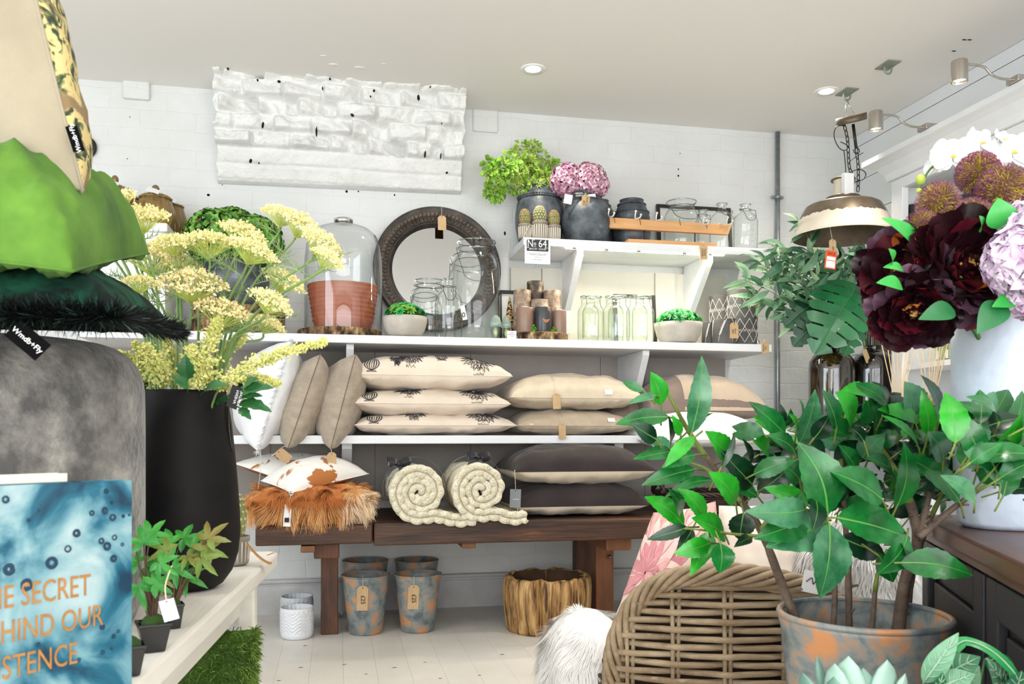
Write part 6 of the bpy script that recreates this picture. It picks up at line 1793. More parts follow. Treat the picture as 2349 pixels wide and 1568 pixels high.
# cactus behind the vase, with its kraft tag lying on the table
p = fw(538, 1290, 2.10)
c4, hp, Rp = cactus(538, p.y, 1138, 1236, 1302, 33, 26, 'pale cactus in a ribbed pot behind the black vase at the table end', M('cactus_spines_straw', (196, 180, 130), (226, 214, 170), scale=30, rough=.8), zb=TZ, grp=None, loc=(p.x, p.y, TZ + .001))
mb = MB()
def tg(u, v): return (.035 + .055 * u, -.045 + .02 * u + .032 * (v - .5), hp * .72 * (1 - u) ** 1.6 + .004)
mb.grid(tg, 8, 3); mb.build('price_tag', M('gold_card', (176, 128, 66)), c4, solidify=.001)

# little maple plants in black plastic pots
PLASTIC = M('black_plastic', (26, 25, 26), rough=.25)
MAPLE = [M('maple_green', (28, 116, 34), (58, 146, 46), scale=16, rough=.45), M('maple_olive', (96, 132, 44), (120, 96, 46), scale=14, rough=.5)]
MOSSD = M('dark_moss', (52, 84, 26), (34, 58, 20), scale=60, rough=.95)
def maple(px, pybase, hw, hh, leaves, label, moss, seed, tag_at=None):
    p = atz(px, pybase, TZ); f = 1 / ((YH - pybase) / F) * (TZ - HC); k = f / F; rr = random.Random(seed)
    r = thing('maple_seedling', label, 'potted plant', (p.x, p.y, TZ + .001), 'maple seedlings in black plastic pots'); o = Vector(r.location)
    W_, w_, H_ = hw * k, hw * k * .66, hh * k
    mb = MB(); a = radians(18)
    def ring(s_, z): return [(s_ * x * cos(a) - s_ * y * sin(a), s_ * x * sin(a) + s_ * y * cos(a), z) for x, y in ((-1, -1), (1, -1), (1, 1), (-1, 1))]
    vs = ring(w_, 0) + ring(W_, H_ * .9) + ring(W_ * 1.08, H_ * .9) + ring(W_ * 1.08, H_) + ring(W_ * .96, H_) + ring(W_ * .9, H_ * .75)
    fs = [(3, 2, 1, 0)] + [(4 * l + i, 4 * l + (i + 1) % 4, 4 * l + 4 + (i + 1) % 4, 4 * l + 4 + i) for l in range(5) for i in range(4)] + [(20, 21, 22, 23)]
    mb.add(vs, fs); mb.build('pot', PLASTIC, r, smooth=False, bevel=.002)
    mb = MB(); mb.ball((0, 0, H_ * .86), 1.0, 22, 10, 0, (W_ * .84, W_ * .84, H_ * (.42 if moss else .12)), fn=lambda d: 1 + .12 * noise.noise(d * 4)); mb.build('moss', MOSSD, r)
    if leaves:
        sm = MB(); mb = MB()
        for (lx, ly, lr, mi, tw) in leaves:
            c = fw(lx, ly, f + rr.uniform(-.05, .03)) - o; L_ = lr * k
            sm.tube(spline([(rr.uniform(-.005, .005), rr.uniform(-.005, .005), H_ * .8), (c.x * .35 + rr.uniform(-.01, .01), c.y * .3, H_ + (c.z - H_) * .5), c], 5), [.0022] * 6 + [.0012] * 5, 5)
            nrm = Vector((rr.uniform(-.5, .3), -.9, rr.uniform(.3, .9))).normalized(); t1 = Vector((cos(tw), 0, sin(tw))); t1 = (t1 - nrm * t1.dot(nrm)).normalized(); b1 = nrm.cross(t1)
            for e, sz in ((0, 1.1), (.95, .95), (-.95, .95), (1.9, .62), (-1.9, .62)):
                d = t1 * cos(e) + b1 * sin(e) - nrm * .15
                mb.leaf(c, c + d * L_ * sz * 1.2, L_ * .36, nrm, mi, n=7, fold=.2, curl=.1, serr=.08)
        sm.build('stem', M('maple_stem', (84, 62, 44), rough=.7), r); mb.build('leaves', MAPLE, r, smooth=False)
    if tag_at:
        q = fw(tag_at[0], tag_at[1], f - .05) - o
        t = price_tag(r, q, 32 * k, 48 * k, CARD, plain=True, roll=radians(-14), lean=radians(6), string=[q + Vector((-.002, .006, .02)), q + Vector((.004, .02, .045)), q + Vector((-.004, .03, .03))])
        letters('~ ~~', .008, INK, 'handwriting', t, Mx(q + Vector((-.005, -.003, -.022)), ry=radians(-14), rx=radians(6)) @ FACE @ Matrix.Rotation(-pi / 2, 4, 'Z'))
L1 = [(330, 1245, 44, 0, 1.9), (345, 1225, 40, 0, 1.0), (315, 1290, 40, 0, 2.5), (340, 1300, 42, 0, -.3), (318, 1345, 46, 0, -1.2), (365, 1290, 40, 0, -.6), (385, 1262, 44, 1, 2.7), (352, 1340, 42, 0, .6), (372, 1330, 30, 1, -1.6), (310, 1250, 34, 1, 2.2)]
L2 = [(420, 1235, 46, 0, .35), (440, 1255, 44, 0, .2), (470, 1262, 48, 1, .8), (478, 1235, 44, 1, .9), (462, 1280, 42, 1, -.8), (400, 1305, 40, 0, -.5), (420, 1320, 48, 0, -.55), (395, 1245, 44, 0, 2.9), (430, 1275, 34, 1, -1.0)]
maple(398, 1440, 20, 56, L2, 'back maple seedling in a black plastic pot, nearest the vase', True, 2)
maple(352, 1492, 34, 66, L1, 'front maple seedling in a black plastic pot with a white tag', True, 1, (381, 1375))
maple(296, 1548, 32, 70, [], 'black plastic pot with moss, half hidden behind the book', True, 3)

# green fur cushion standing under the table
GF = [M('green_fur', (78, 112, 30), (54, 86, 20), scale=10, rough=.8), M('green_fur_light', (126, 156, 66), rough=.8)]
gc = fw(478, 1568, 2.02)
rt = thing('fur_cushion', 'moss green fur cushion standing under the white table', 'cushion', (gc.x, gc.y, .001), rot=(0, 0, radians(-8)))
gw, gh = 205 * 2.02 / F, .325
cgf = Cushion(gw, gh, .06, .06, .03, 12, .006, m=.5)
M90 = Matrix.Translation((0, 0, gh / 2)) @ Matrix.Rotation(radians(82), 4, 'X')
mb = MB(); cgf.mesh(mb, 0, 0, 26, M90); mb.build('hide', GF[0], rt)
mb = MB(); rr = random.Random(6)
for k in range(5200):
    u, v = rr.uniform(-1, 1), rr.uniform(-1, 1)
    if rr.random() < .3: u = 1 - abs(rr.gauss(0, .03))
    p = M90 @ cgf.point(u, v, 1); d = Vector((u * .6 + rr.gauss(0, .35), -.5 + rr.gauss(0, .2), v * .5 + rr.gauss(-.2, .3))).normalized(); l = rr.uniform(.015, .03)
    mb.ribbon([p, p + d * l * .6, p + d * l + Vector((0, 0, -.004))], [.0026, .002, .0005], (rr.gauss(0, .3), -1, .3), 1 if u > .85 and rr.random() < .6 or rr.random() < .1 else 0)
mb.build('fur_pile', GF, rt)
# ================================================================== right wall, hanging lamp, cabinet
CABW = M('cabinet_white', (234, 235, 236), (226, 228, 230), scale=4, rough=.45)
XC, YC0, YC1 = 2.35, 1.55, 3.29
CT = 1.918
rt = thing('dresser_cabinet', 'tall white built in cabinet with a moulded cornice on the right wall', 'cabinet', (XC, YC1, 0))
o = Vector(rt.location)
def rel(mb): mb.v = [tuple(Vector(p) - o) for p in mb.v]; return mb
mb = MB()
for (a, b) in (((XC, YC1 - .075, .0), (XC + .03, YC1, CT - .031)), ((XC, YC0, .0), (XC + .03, YC0 + .075, CT - .031)), ((XC, YC0 + .0751, CT - .075), (XC + .03, YC1 - .0751, CT - .031)), ((XC, YC0 + .0751, .0), (XC + .03, YC1 - .0751, .10))): mb.box(a, b)
rel(mb).build('face_frame', CABW, rt, smooth=False, bevel=.003)
mb = MB(); mb.box((XC + .0301, YC1 - .02, .0), (WX - .001, YC1, CT - .055)); mb.box((XC + .0301, YC0, 0), (WX - .001, YC0 + .02, CT - .055)); mb.box((XC + .0301, YC0, CT - .054), (WX - .001, YC1, CT - .031)); rel(mb).build('carcass', CABW, rt, smooth=False)
mb = MB(); mb.box((WX - .014, YC0 + .02, .0), (WX - .002, YC1 - .02, CT - .02)); rel(mb).build('back_panel', M('cabinet_back', (206, 208, 208), rough=.6), rt, smooth=False)
mb = MB(); prof = [(.0, CT - .03), (-.012, CT - .028), (-.02, CT + .0), (-.045, CT + .03), (-.065, CT + .042), (-.085, CT + .05), (-.085, CT + .072), (.2, CT + .072), (.2, CT - .03)]
y0, y1 = YC0 - .02, YC1
vs = []
for (dx, z) in prof: vs.append((XC + dx, y0, z))
for (dx, z) in prof: vs.append((XC + dx, y1 - (min(0, dx)), z))
k = len(prof); mb.add(vs, [tuple(range(k - 1, -1, -1)), tuple(range(k, 2 * k))] + [(i, (i + 1) % k, k + (i + 1) % k, k + i) for i in range(k)])
rel(mb).build('cornice', CABW, rt, smooth=False)
for z in (1.09, 1.555, .62):
    mb = MB(); mb.box((XC + .012, YC0 + .02, z - .022), (WX - .015, YC1 - .02, z)); rel(mb).build('shelf', CABW, rt, smooth=False)
# things in the cabinet
y_ = 2.98
for i, (px, lab) in enumerate(((2160, 'left pale glass perfume bottle on the white cabinet shelf'), (2183, 'right pale glass perfume bottle on the white cabinet shelf'))):
    p = atx(px, 800, 2.46); r = thing('perfume_bottle', lab, 'bottle', (p.x, p.y, 1.0905), 'pale glass perfume bottles in the cabinet')
    mb = MB(); mb.box((-.022, -.016, 0), (.022, .016, .075), bev=.004); mb.build('glass', glass('pale_scent_glass', (236, 240, 214), (190, 196, 160)), r)
    mb = MB(); mb.box((-.0228, -.008, .015), (-.0222, .008, .05)); mb.build('paper_label', CARD, r, smooth=False)
    mb = MB(); mb.lathe([(.010, .0755), (.010, .098), (.001, .099)], 16); mb.build('stopper', M('silver_knob', (214, 214, 214)), r)
p = atx(2165, 460, 2.47)
r = thing('framed_picture', 'black framed picture inside the cabinet behind the thistle heads', 'picture', (p.x, p.y, 1.5555), rot=(0, 0, radians(-58)))
mb = MB(); mb.box((-.14, -.008, 0), (.14, .008, .22)); mb.build('frame', FRAMEB, r, smooth=False, bevel=.002)
mb = MB(); mb.box((-.05, -.0095, .05), (.09, -.0085, .17)); mb.build('print', M('dark_print', (70, 72, 76), rough=.3), r, smooth=False)
mb = MB(); mb.box((.0, -.0105, .03), (.07, -.0095, .07)); mb.build('mount', CARD, r, smooth=False)

# swing arm picture lights on the cornice
CHROME = M('brushed_nickel', (196, 190, 182), (176, 170, 162), scale=40, rough=.28, metal=1.0, stretch=(1, 1, .1))
def swing(pxb, pyb, pxh, pyh, label):
    b = atx(pxb, pyb, 2.30); h = at(pxh, pyh, b.y); zb = CT + .073
    r = thing('picture_light', label, 'wall lamp', (b.x, b.y, zb), 'swing arm lights on the cabinet cornice')
    mb = MB(); mb.box((-.045, -.028, 0), (.03, .028, .022), bev=.003); mb.build('base', CHROME, r, smooth=False)
    d = h - Vector((b.x, b.y, zb)); z1 = d.z + .03
    mb = MB(); mb.tube(spline([(-.04, 0, .012), (d.x * .35, 0, .012), (d.x * .48, 0, .02), (d.x * .54, 0, z1 * .6), (d.x * .60, 0, z1 - .006), (d.x * .72, 0, z1), (d.x + .02, 0, z1)], 7), .0042, 9); mb.build('arm', CHROME, r)
    mb = MB(); R_ = .0265; mb.lathe([(R_, -.032), (R_, .034), (R_ * .94, .038), (.001, .038)], 36, cap0=False, M_=Matrix.Translation(d)); mb.lathe([(R_ * .93, -.032), (R_ * .88, -.02), (.001, -.012)], 30, cap0=False, M_=Matrix.Translation(d)); mb.lathe([(R_, -.032), (R_ * .93, -.032)], 30, cap0=False, M_=Matrix.Translation(d)); mb.build('lamp_head', CHROME, r)
    mb = MB(); mb.lathe([(R_ * .86, -.0225), (.001, -.0215)], 24, cap0=False, M_=Matrix.Translation(d)); mb.build('bulb', M('warm_bulb', (255, 240, 220), emit=((255, 226, 190), 9.0)), r)
    l = bpy.data.lights.new('picture_light_beam', 'SPOT'); l.energy = 5; l.spot_size = radians(95); l.spot_blend = .7; l.color = (1, .88, .72); l.shadow_soft_size = .02
    lo = bpy.data.objects.new('picture_light_beam', l); COL.objects.link(lo); lo.location = Vector((b.x, b.y, zb)) + d + Vector((0, 0, -.04))
swing(2137, 303, 2009, 279, 'far nickel swing arm light on the cabinet cornice')
swing(2347, 196, 2201, 166, 'near nickel swing arm light on the cabinet cornice, cut by the frame')

# ceiling hooks and the hanging lamp
HOOKM = M('grey_hook_paint', (120, 128, 118), (142, 148, 138), scale=20, rough=.5)
def ceiling_hook(px, py, label):
    p = atz(px, py, CZ); r = thing('ceiling_hook', label, 'hook', (p.x, p.y, CZ), 'plate hooks in the ceiling')
    mb = MB(); mb.box((-.03, -.045, -.005), (.03, .045, -.0002), bev=.001); mb.build('plate', HOOKM, r, smooth=False)
    mb = MB(); mb.tube([(-.016, 0, -.004), (-.016, 0, -.022)] + [(-.016 * cos(a), 0, -.022 - .016 * sin(a)) for a in [pi * k / 8 for k in range(1, 8)]] + [(.016, 0, -.022), (.016, 0, -.004)], .0045, 8); mb.build('staple', HOOKM, r)
    return p
ceiling_hook(2037, 148, 'empty plate hook in the ceiling, right of the hanging lamp')
hp_ = ceiling_hook(1943, 210, 'plate hook in the ceiling that the hanging lamp is wired to')
fl = 3.66; lk = fl / F
def LP(px, py): return fw(px, py, fl)
lc = LP(1934, 540)
rt = thing('pendant_lamp', 'distressed cream and brown metal pendant lamp hanging from the ceiling', 'pendant lamp', (lc.x, lc.y, lc.z)); o = Vector(rt.location)
def R2(mb): mb.v = [tuple(Vector(p) - o) for p in mb.v]; return mb
ENB = M('lamp_brown', (88, 76, 60), (112, 98, 80), scale=14, detail=5, rough=.4, metal=.3)
ENC = M('lamp_cream', (232, 222, 204), (222, 210, 190), scale=10, rough=.5)
ENI = M('lamp_inside', (96, 82, 68), (120, 104, 88), scale=12, rough=.45, metal=.4)
def pf(l): return [(r * lk, (540 - y) * lk) for r, y in l]
n = 96
rag = lambda rr, z, a, i: rr
mb = MB(); mb.lathe(pf([(112, 543), (113, 540), (111, 536), (104, 519)]), n, 0, cap0=False)
# ragged worn boundary between cream and brown
def worn(u, v):
    a = 2 * pi * u; j = .5 + .5 * noise.noise(Vector((cos(a) * 9, sin(a) * 9, 3))) ; yb = 500 + 9 * j * 1.4 - 5 + 3 * noise.noise(Vector((cos(a) * 40, sin(a) * 40, 1)))
    y = 519 + (yb - 519) * v; t = (519 - y) / (519 - 470); r = 104 - 24 * t ** 1.25
    return (r * lk * cos(a), r * lk * sin(a), (540 - y) * lk)
mb.grid(worn, 288, 3, 0, wrapu=True)
R_ = mb.build('shade_rim', ENC, rt)
mb = MB()
def brown(u, v):
    a = 2 * pi * u; j = .5 + .5 * noise.noise(Vector((cos(a) * 9, sin(a) * 9, 3))) ; yb = 500 + 9 * j * 1.4 - 5 + 3 * noise.noise(Vector((cos(a) * 40, sin(a) * 40, 1)))
    y = yb + (474 - yb) * v; t = (519 - y) / (519 - 470); r = 104 - 24 * t ** 1.25
    return (r * lk * cos(a), r * lk * sin(a), (540 - y) * lk)
mb.grid(brown, 288, 5, 0, wrapu=True)
mb.lathe(pf([(80.7, 474), (74, 469), (60, 466), (36, 463)]), n, 0, cap0=False); mb.build('shade_top', ENB, rt)
mb = MB(); mb.lathe(pf([(112, 543), (103, 520), (80, 477), (60, 470), (20, 467)]), n, 0, cap0=False); mb.build('shade_inside', ENI, rt)
mb = MB(); mb.lathe(pf([(34, 466), (37, 462), (35, 458)]), 48, cap0=False); mb.build('collar_band', ENC, rt)
mb = MB(); mb.tube([(35 * lk * cos(a), 35 * lk * sin(a), (540 - 456) * lk) for a in [2 * pi * k / 48 for k in range(48)]], 4.2 * lk, 10, closed=True); mb.build('collar_ring', ENB, rt)
mb = MB(); mb.lathe(pf([(33, 456), (24, 450), (20, 440), (19, 424), (22, 412)]), 40, cap0=False); mb.build('neck', ENC, rt)
mb = MB(); mb.lathe(pf([(27, 414), (27, 411), (20, 408), (1, 408)]), 40); mb.build('neck_cap', ENB, rt)
mb = MB(); c = LP(1926, 432) - o; mb.box((c.x - .022, -.07, c.z - .045), (c.x + .022, -.042, c.z + .045), bev=.003); mb.build('paper_box_label', CARD, rt, smooth=False)
IRONC = M('chain_iron', (58, 52, 46), rough=.45, metal=.6)
def chain(mb, pts, ln=.030, wd=.010, r=.0021):
    P_ = spline(pts, 12); acc = 0; i = 0; step = ln * .78; k = 0; d = 0
    L_ = [0]
    for a, b in zip(P_[:-1], P_[1:]): L_.append(L_[-1] + (b - a).length)
    while d < L_[-1]:
        while i < len(L_) - 2 and L_[i + 1] < d: i += 1
        p = P_[i].lerp(P_[i + 1], (d - L_[i]) / max(1e-6, L_[i + 1] - L_[i])); t = (P_[i + 1] - P_[i]).normalized()
        s1 = t.cross(Vector((0, 1, 0))); s1 = s1.normalized() if s1.length > .1 else Vector((1, 0, 0)); s2 = t.cross(s1)
        s_ = (s1 + s2 * .6).normalized() if k % 2 else (s2 + s1 * .5).normalized()
        mb.tube([p + t * (ln / 2) * cos(a) * 1.0 + s_ * wd * .5 * (1 if sin(a) > 0 else -1) * abs(sin(a)) ** .5 for a in [2 * pi * q / 14 for q in range(14)]], r, 5, closed=True)
        d += step; k += 1
mb = MB()
chain(mb, [LP(1935, 282) - o, LP(1944, 320) - o, LP(1948, 380) - o, LP(1958, 408) - o])
chain(mb, [LP(1965, 345) - o, LP(1969, 390) - o, LP(1968, 438) - o])
mb.build('chain', IRONC, rt)
mb = MB(); mb.tube([LP(1957, 285) - o, LP(1964, 340) - o], .0065, 8); mb.tube([(LP(1965, 346) - o) + Vector((.013 * cos(a), 0, .013 * sin(a))) for a in [2 * pi * k / 20 for k in range(20)]], .0022, 6, closed=True); mb.build('hanging_rod', IRONC, rt)
mb = MB()
mb.tube(spline([LP(1940, 288) - o, LP(1920, 290) - o, LP(1913, 310) - o, LP(1922, 335) - o, LP(1936, 345) - o, LP(1945, 335) - o, LP(1928, 325) - o], 8), .0022, 6)
mb.tube(spline([LP(1936, 345) - o, LP(1940, 390) - o, LP(1936, 408) - o, LP(1950, 417) - o, LP(1978, 412) - o, LP(1986, 398) - o, LP(1972, 388) - o, LP(1950, 395) - o, LP(1937, 405) - o], 8), .0022, 6)
mb.tube(spline([LP(1980, 350) - o, LP(1955, 365) - o, LP(1948, 372) - o], 6), .0018, 6)
mb.build('cable', M('black_cable', (38, 34, 30), rough=.5), rt)
rc_ = LP(1953, 273) - o
mt = Mx(rc_, ry=radians(-17), rx=radians(14))
mb = MB(); mb.lathe([(.061, -.014), (.063, -.010), (.063, .014), (.056, .014), (.054, -.006), (.001, -.006)], 44, M_=mt); mb.build('ceiling_rose', ENB, rt)
mb = MB()
for (a, b, c_) in ((1934, 1940, 1945), (1958, 1950, 1946)): mb.tube(spline([mt @ Vector(((a - 1946) * lk, 0, .01)), LP(b, 245) - o, Vector(hp_) + Vector((0, 0, -.036)) - o, LP(c_ - 1, 240) - o], 6), .0016, 5)
mb.build('wire', GALV, rt)
q = LP(1868, 545) - o; q = Vector((q.x, -.09, q.z))
price_tag(rt, Vector((q.x + .012, -.093, LP(1868, 563).z - o.z)), .032, .07, string=[(q.x, -.092, q.z + .02), (q.x - .002, -.088, (540 - 528) * lk)], scribble='£65', size=.011, lean=radians(-4))
st_ = price_tag(rt, Vector((q.x + .004, -.099, LP(1868, 589).z - o.z)), .05, .075, M('sale_orange', (232, 92, 48), rough=.6), plain=True, roll=radians(6), hole=False, name='sale_ticket')
mtx = Mx((q.x + .004, -.1005, LP(1868, 589).z - o.z), ry=radians(6))
letters('SALE', .017, M('sale_ink', (120, 34, 20), rough=.7), 'lettering', st_, mtx @ Matrix.Translation((0, -.001, -.013)) @ FACE)
mb = MB(); mb.box((-.020, -.001, -.040), (.020, 0, -.025), M_=mtx); mb.box((-.020, -.001, -.071), (.020, 0, -.043), M_=mtx); mb.build('white_panel', CARD, st_, smooth=False)

# low white table under the dark glass vases, diffusers
tx0, ty0 = 1.765, 2.95
TT = .822
rt = thing('side_table', 'narrow white side table by the cabinet carrying the dark glass vases', 'table', (2.05, 3.2, 0))
mb = MB(); mb.box((tx0 - 2.05, ty0 - 3.2, TT - .03), (2.345 - 2.05, 3.295 - 3.2, TT), bev=.003); mb.box((tx0 - 2.05, 3.2955 - 3.2, TT - .03), (2.55 - 2.05, 3.72 - 3.2, TT), bev=.003); mb.build('table_top', CABW, rt, smooth=False)
for x in (tx0 + .03, 2.31):
    for y in (ty0 + .03, 3.68):
        mb = MB(); mb.box((x - .02 - 2.05, y - .02 - 3.2, 0), (x + .02 - 2.05, y + .02 - 3.2, TT - .0305)); mb.build('leg', CABW, rt, smooth=False)
def dark_glass():
    m = M('dark_amber_glass', (20, 16, 12), (62, 46, 18), (128, 100, 36), scale=42, detail=4, lo=.42, hi=.62, rough=.06, spec=.9, coat=.6, stretch=(1, 1, .25))
    return m
DG_ = dark_glass(); DK_ = M('dark_smoke_glass', (16, 15, 15), (34, 30, 26), scale=30, rough=.05, spec=.9, coat=.6)
for cx, Y, rp, mt_, lab in ((1908, 3.44, 51, DG_, 'amber flecked dark glass vase holding the eucalyptus'), (2003, 3.42, 48, DK_, 'smoky black glass vase right of the amber one')):
    s_ = sc(cx, Y); p = at(cx, 900, Y); hz = lambda y: max(0, HC + (YH - y) * s_ - TT)
    r = thing('glass_vase', lab, 'vase', (p.x, Y, TT + .0008), 'dark glass vases on the white side table')
    mb = MB(); mb.lathe([(rp * .7 * s_, 0), (rp * .97 * s_, .012), (rp * s_, .05), (rp * s_, hz(850)), (rp * .97 * s_, hz(830)), (rp * .82 * s_, hz(816)), (rp * .55 * s_, hz(809)), (rp * .4 * s_, hz(805)), (rp * .38 * s_, hz(798)), (rp * .44 * s_, hz(794)), (rp * .34 * s_, hz(797)), (rp * .3 * s_, hz(830)), (.001, hz(835))], 56); mb.build('glass', mt_, r)
    if mt_ is DK_: price_tag(r, Vector((-.088, -.06, hz(805))), .024, .062, roll=radians(-24), string=[(-.07, -.03, hz(800)), (-.03, -.01, hz(797))])
mouthL = at(1908, 796, 3.44); mouthR = at(2003, 796, 3.42)
# eucalyptus
EUC = [M('eucalyptus', (96, 138, 104), (122, 160, 122), scale=18, rough=.55), M('eucalyptus_dark', (52, 96, 66), (70, 116, 80), scale=18, rough=.5), M('eucalyptus_pale', (150, 184, 140), rough=.55)]
rr = random.Random(41)
rt = thing('eucalyptus_bunch', 'spreading grey green eucalyptus branches in the amber glass vase', 'foliage', mouthL - Vector((0, 0, .12))); o = Vector(rt.location)
tips = [(1705, 640), (1735, 600), (1720, 675), (1760, 640), (1790, 590), (1775, 680), (1800, 570), (1825, 640), (1850, 590), (1830, 505), (1880, 660), (1900, 600), (1930, 620), (1960, 600), (1985, 585), (1945, 660), (1870, 700), (1800, 720), (1920, 590), (1770, 560), (1845, 575), (1955, 585)]
for t in tips:
    Y = 3.46 + rr.uniform(-.14, .14); T_ = at(t[0], t[1], Y) - o
    c = spline([(0, 0, 0), (T_.x * .12, T_.y * .15, .16), (T_.x * .55, T_.y * .6, T_.z * .8), T_], 6)
    mb = MB(); mb.tube(c, [.0024 - .0016 * k / len(c) for k in range(len(c))], 5); mb.build('branch', M('euc_stem', (112, 128, 80), rough=.7), rt)
    mb = MB(); N_ = len(c)
    for k in range(18):
        q = .36 + .64 * k / 17; i = min(N_ - 2, int(q * (N_ - 1))); p = c[i].lerp(c[i + 1], (q * (N_ - 1)) % 1); d0 = (c[i + 1] - c[i]).normalized()
        d = (d0 * .7 + Vector((rr.gauss(0, .7), rr.gauss(0, .5), rr.gauss(-.25, .5)))).normalized(); ln = rr.uniform(.07, .14)
        mb.leaf(p, p + d * ln, ln * .27, (rr.uniform(-.5, .5), -1, rr.uniform(.2, 1)), rr.choice((0, 0, 1, 1, 2)), n=7, fold=.2, curl=.18, side_bend=rr.uniform(-.12, .12))
    mb.build('leaves', EUC, rt, smooth=False)
# monstera leaves
MONS = [M('monstera', (22, 92, 52), (36, 116, 66), scale=9, rough=.35, coat=.2), M('monstera_dark', (12, 56, 36), (20, 72, 44), scale=9, rough=.4)]
def monstera(base, tip, width, mi, lab, nrm, grp='monstera leaves in the dark glass vases'):
    r = thing('monstera_leaf', lab, 'leaf', mouthR - Vector((0.03, 0, .1)) if mi == 0 else mouthL - Vector((0, 0, .1)), grp); o = Vector(r.location)
    b, t = Vector(base) - o, Vector(tip) - o; ax = t - b; ln = ax.length; ax.normalize(); n_ = Vector(nrm); n_ = (n_ - ax * n_.dot(ax)).normalized(); sd = ax.cross(n_)
    mb = MB()
    for sg in (-1, 1):
        K = 7
        for k in range(K):                       # the lobes between the slits
            t0, t1 = k / K, (k + .86) / K
            vs = []; 
            for j in range(7):
                q = j / 6
                for tt in (t0, t1):
                    wv = width * (sin(pi * min(1, (tt * .9 + .1) ** .75)) ** .7) * .5
                    x = wv * q; along = tt * ln + .22 * wv * q * (1 - tt * .3) - .02 * ln
                    if q > .9: along += (-1 if tt == t1 else 1) * .012
                    vs.append(b + ax * along + sd * sg * x + n_ * (.16 * x * (1 - q * 1.3) + .04 * sin(pi * tt) - .10 * ln * tt * tt))
            fs = [(2 * j, 2 * j + 2, 2 * j + 3, 2 * j + 1) for j in range(6)]
            mb.add(vs, fs, 0)
        # blade next to the midrib joins the lobes
        vs = []; K2 = 12
        for k in range(K2 + 1):
            tt = k / K2; wv = width * (sin(pi * min(1, (tt * .9 + .1) ** .75)) ** .7) * .5
            for q in (0, .3): x = wv * q; vs.append(b + ax * (tt * ln + .22 * wv * q * (1 - tt * .3) - .02 * ln) + sd * sg * x + n_ * (.16 * x * (1 - q * 1.3) + .04 * sin(pi * tt) - .10 * ln * tt * tt - .0005))
        mb.add(vs, [(2 * k, 2 * k + 1, 2 * k + 3, 2 * k + 2) for k in range(K2)], 0)
    mb.build('blade', MONS[mi], r)
    mb = MB(); mb.tube([b + ax * ln * q + n_ * (.04 * sin(pi * q) - .10 * ln * q * q + .001) for q in [k / 10 for k in range(11)]], [.0026 - .0018 * k / 10 for k in range(11)], 6); mb.tube(spline([(0, 0, 0), (b.x * .2, b.y * .2, .12), b], 6), .003, 6); mb.build('stalk', M('monstera_stalk', (70, 130, 70), rough=.5), r)
monstera(at(1965, 655, 3.34), at(1872, 806, 3.24), .28, 0, 'large glossy monstera leaf hanging in front of the amber vase', (-.2, -1, .55))
monstera(at(1940, 690, 3.36), at(1945, 812, 3.24), .19, 0, 'smaller monstera leaf low over the vase necks', (.2, -1, .4))
monstera(at(1890, 690, 3.42), at(1800, 745, 3.40), .17, 1, 'dark monstera leaf at the left, above the conduit side', (-.3, -1, .5))
monstera(at(1900, 720, 3.40), at(1820, 790, 3.36), .16, 1, 'dark lower monstera leaf left of the vases', (-.4, -1, .3))
# dried reeds and a brown paper cone behind the peonies
rt = thing('dried_reeds', 'bundle of dark brown dried reeds in the smoky glass vase', 'reeds', mouthR - Vector((0, 0, .12))); o = Vector(rt.location)
mb = MB()
for k in range(26):
    x0 = 1970 + 36 * (k / 25); T_ = at(x0 + 6, 655 + rr.uniform(-6, 10), 3.42 + rr.uniform(-.02, .02)) - o
    mb.tube([(rr.uniform(-.012, .012), rr.uniform(-.012, .012), 0), (T_.x * .8, T_.y * .5, .13), T_], .0016, 5)
mb.build('reeds', M('brown_reed', (72, 58, 52), (110, 92, 84), scale=60, rough=.6), rt)
rt = thing('paper_cone', 'folded brown paper cone standing behind the reeds by the cabinet', 'ornament', at(2024, 960, 3.56)); rt.location.z = TT + .001; o = Vector(rt.location)
mb = MB(); hc = at(2024, 715, 3.56).z - o.z; mb.lathe([(.055, 0), (.054, hc * .4), (.03, hc * .85), (.004, hc)], 7); mb.build('paper', M('brown_paper', (126, 108, 98), (112, 94, 86), scale=12, rough=.5), rt, smooth=False)
# reed diffusers
REED = M('pale_reed', (222, 192, 146), (206, 174, 128), scale=30, rough=.7)
for cx, Y, yb, sticks, lab in ((2060, 3.03, 905, ((2020, 778), (2033, 775), (2046, 776), (2072, 782), (2080, 800), (2100, 790), (2058, 772), (2092, 776)), 'left reed diffuser bottle with pale sticks on the side table'), (2135, 2.99, 905, ((2098, 778), (2112, 776), (2130, 775), (2150, 775), (2165, 778), (2176, 776), (2140, 780), (2158, 782)), 'right reed diffuser bottle with pale sticks by the cabinet')):
    p = at(cx, yb, Y); s_ = sc(cx, Y); r = thing('reed_diffuser', lab, 'diffuser', (min(p.x, 2.315), Y, TT + .0008), 'reed diffusers beside the white cabinet'); o = Vector(r.location); hb_ = p.z - TT
    mb = MB(); mb.box((-.027, -.027, 0), (.027, .027, hb_ * .72), bev=.005); mb.lathe([(.014, hb_ * .72), (.011, hb_ * .8), (.011, hb_ * .98), (.013, hb_)], 20, cap0=False); mb.build('bottle', glass('diffuser_glass', (240, 236, 222), (190, 182, 160)), r)
    mb = MB(); mb.box((-.018, -.0282, hb_ * .15), (.018, -.0272, hb_ * .6)); mb.build('paper_label', CARD, r, smooth=False)
    mb = MB()
    for t in sticks: T_ = at(t[0], t[1], Y + rr.uniform(-.03, .03)) - o; mb.tube([(-T_.x * .12, -T_.y * .1, .008), T_], .0019, 6)
    mb.build('reeds', REED, r)
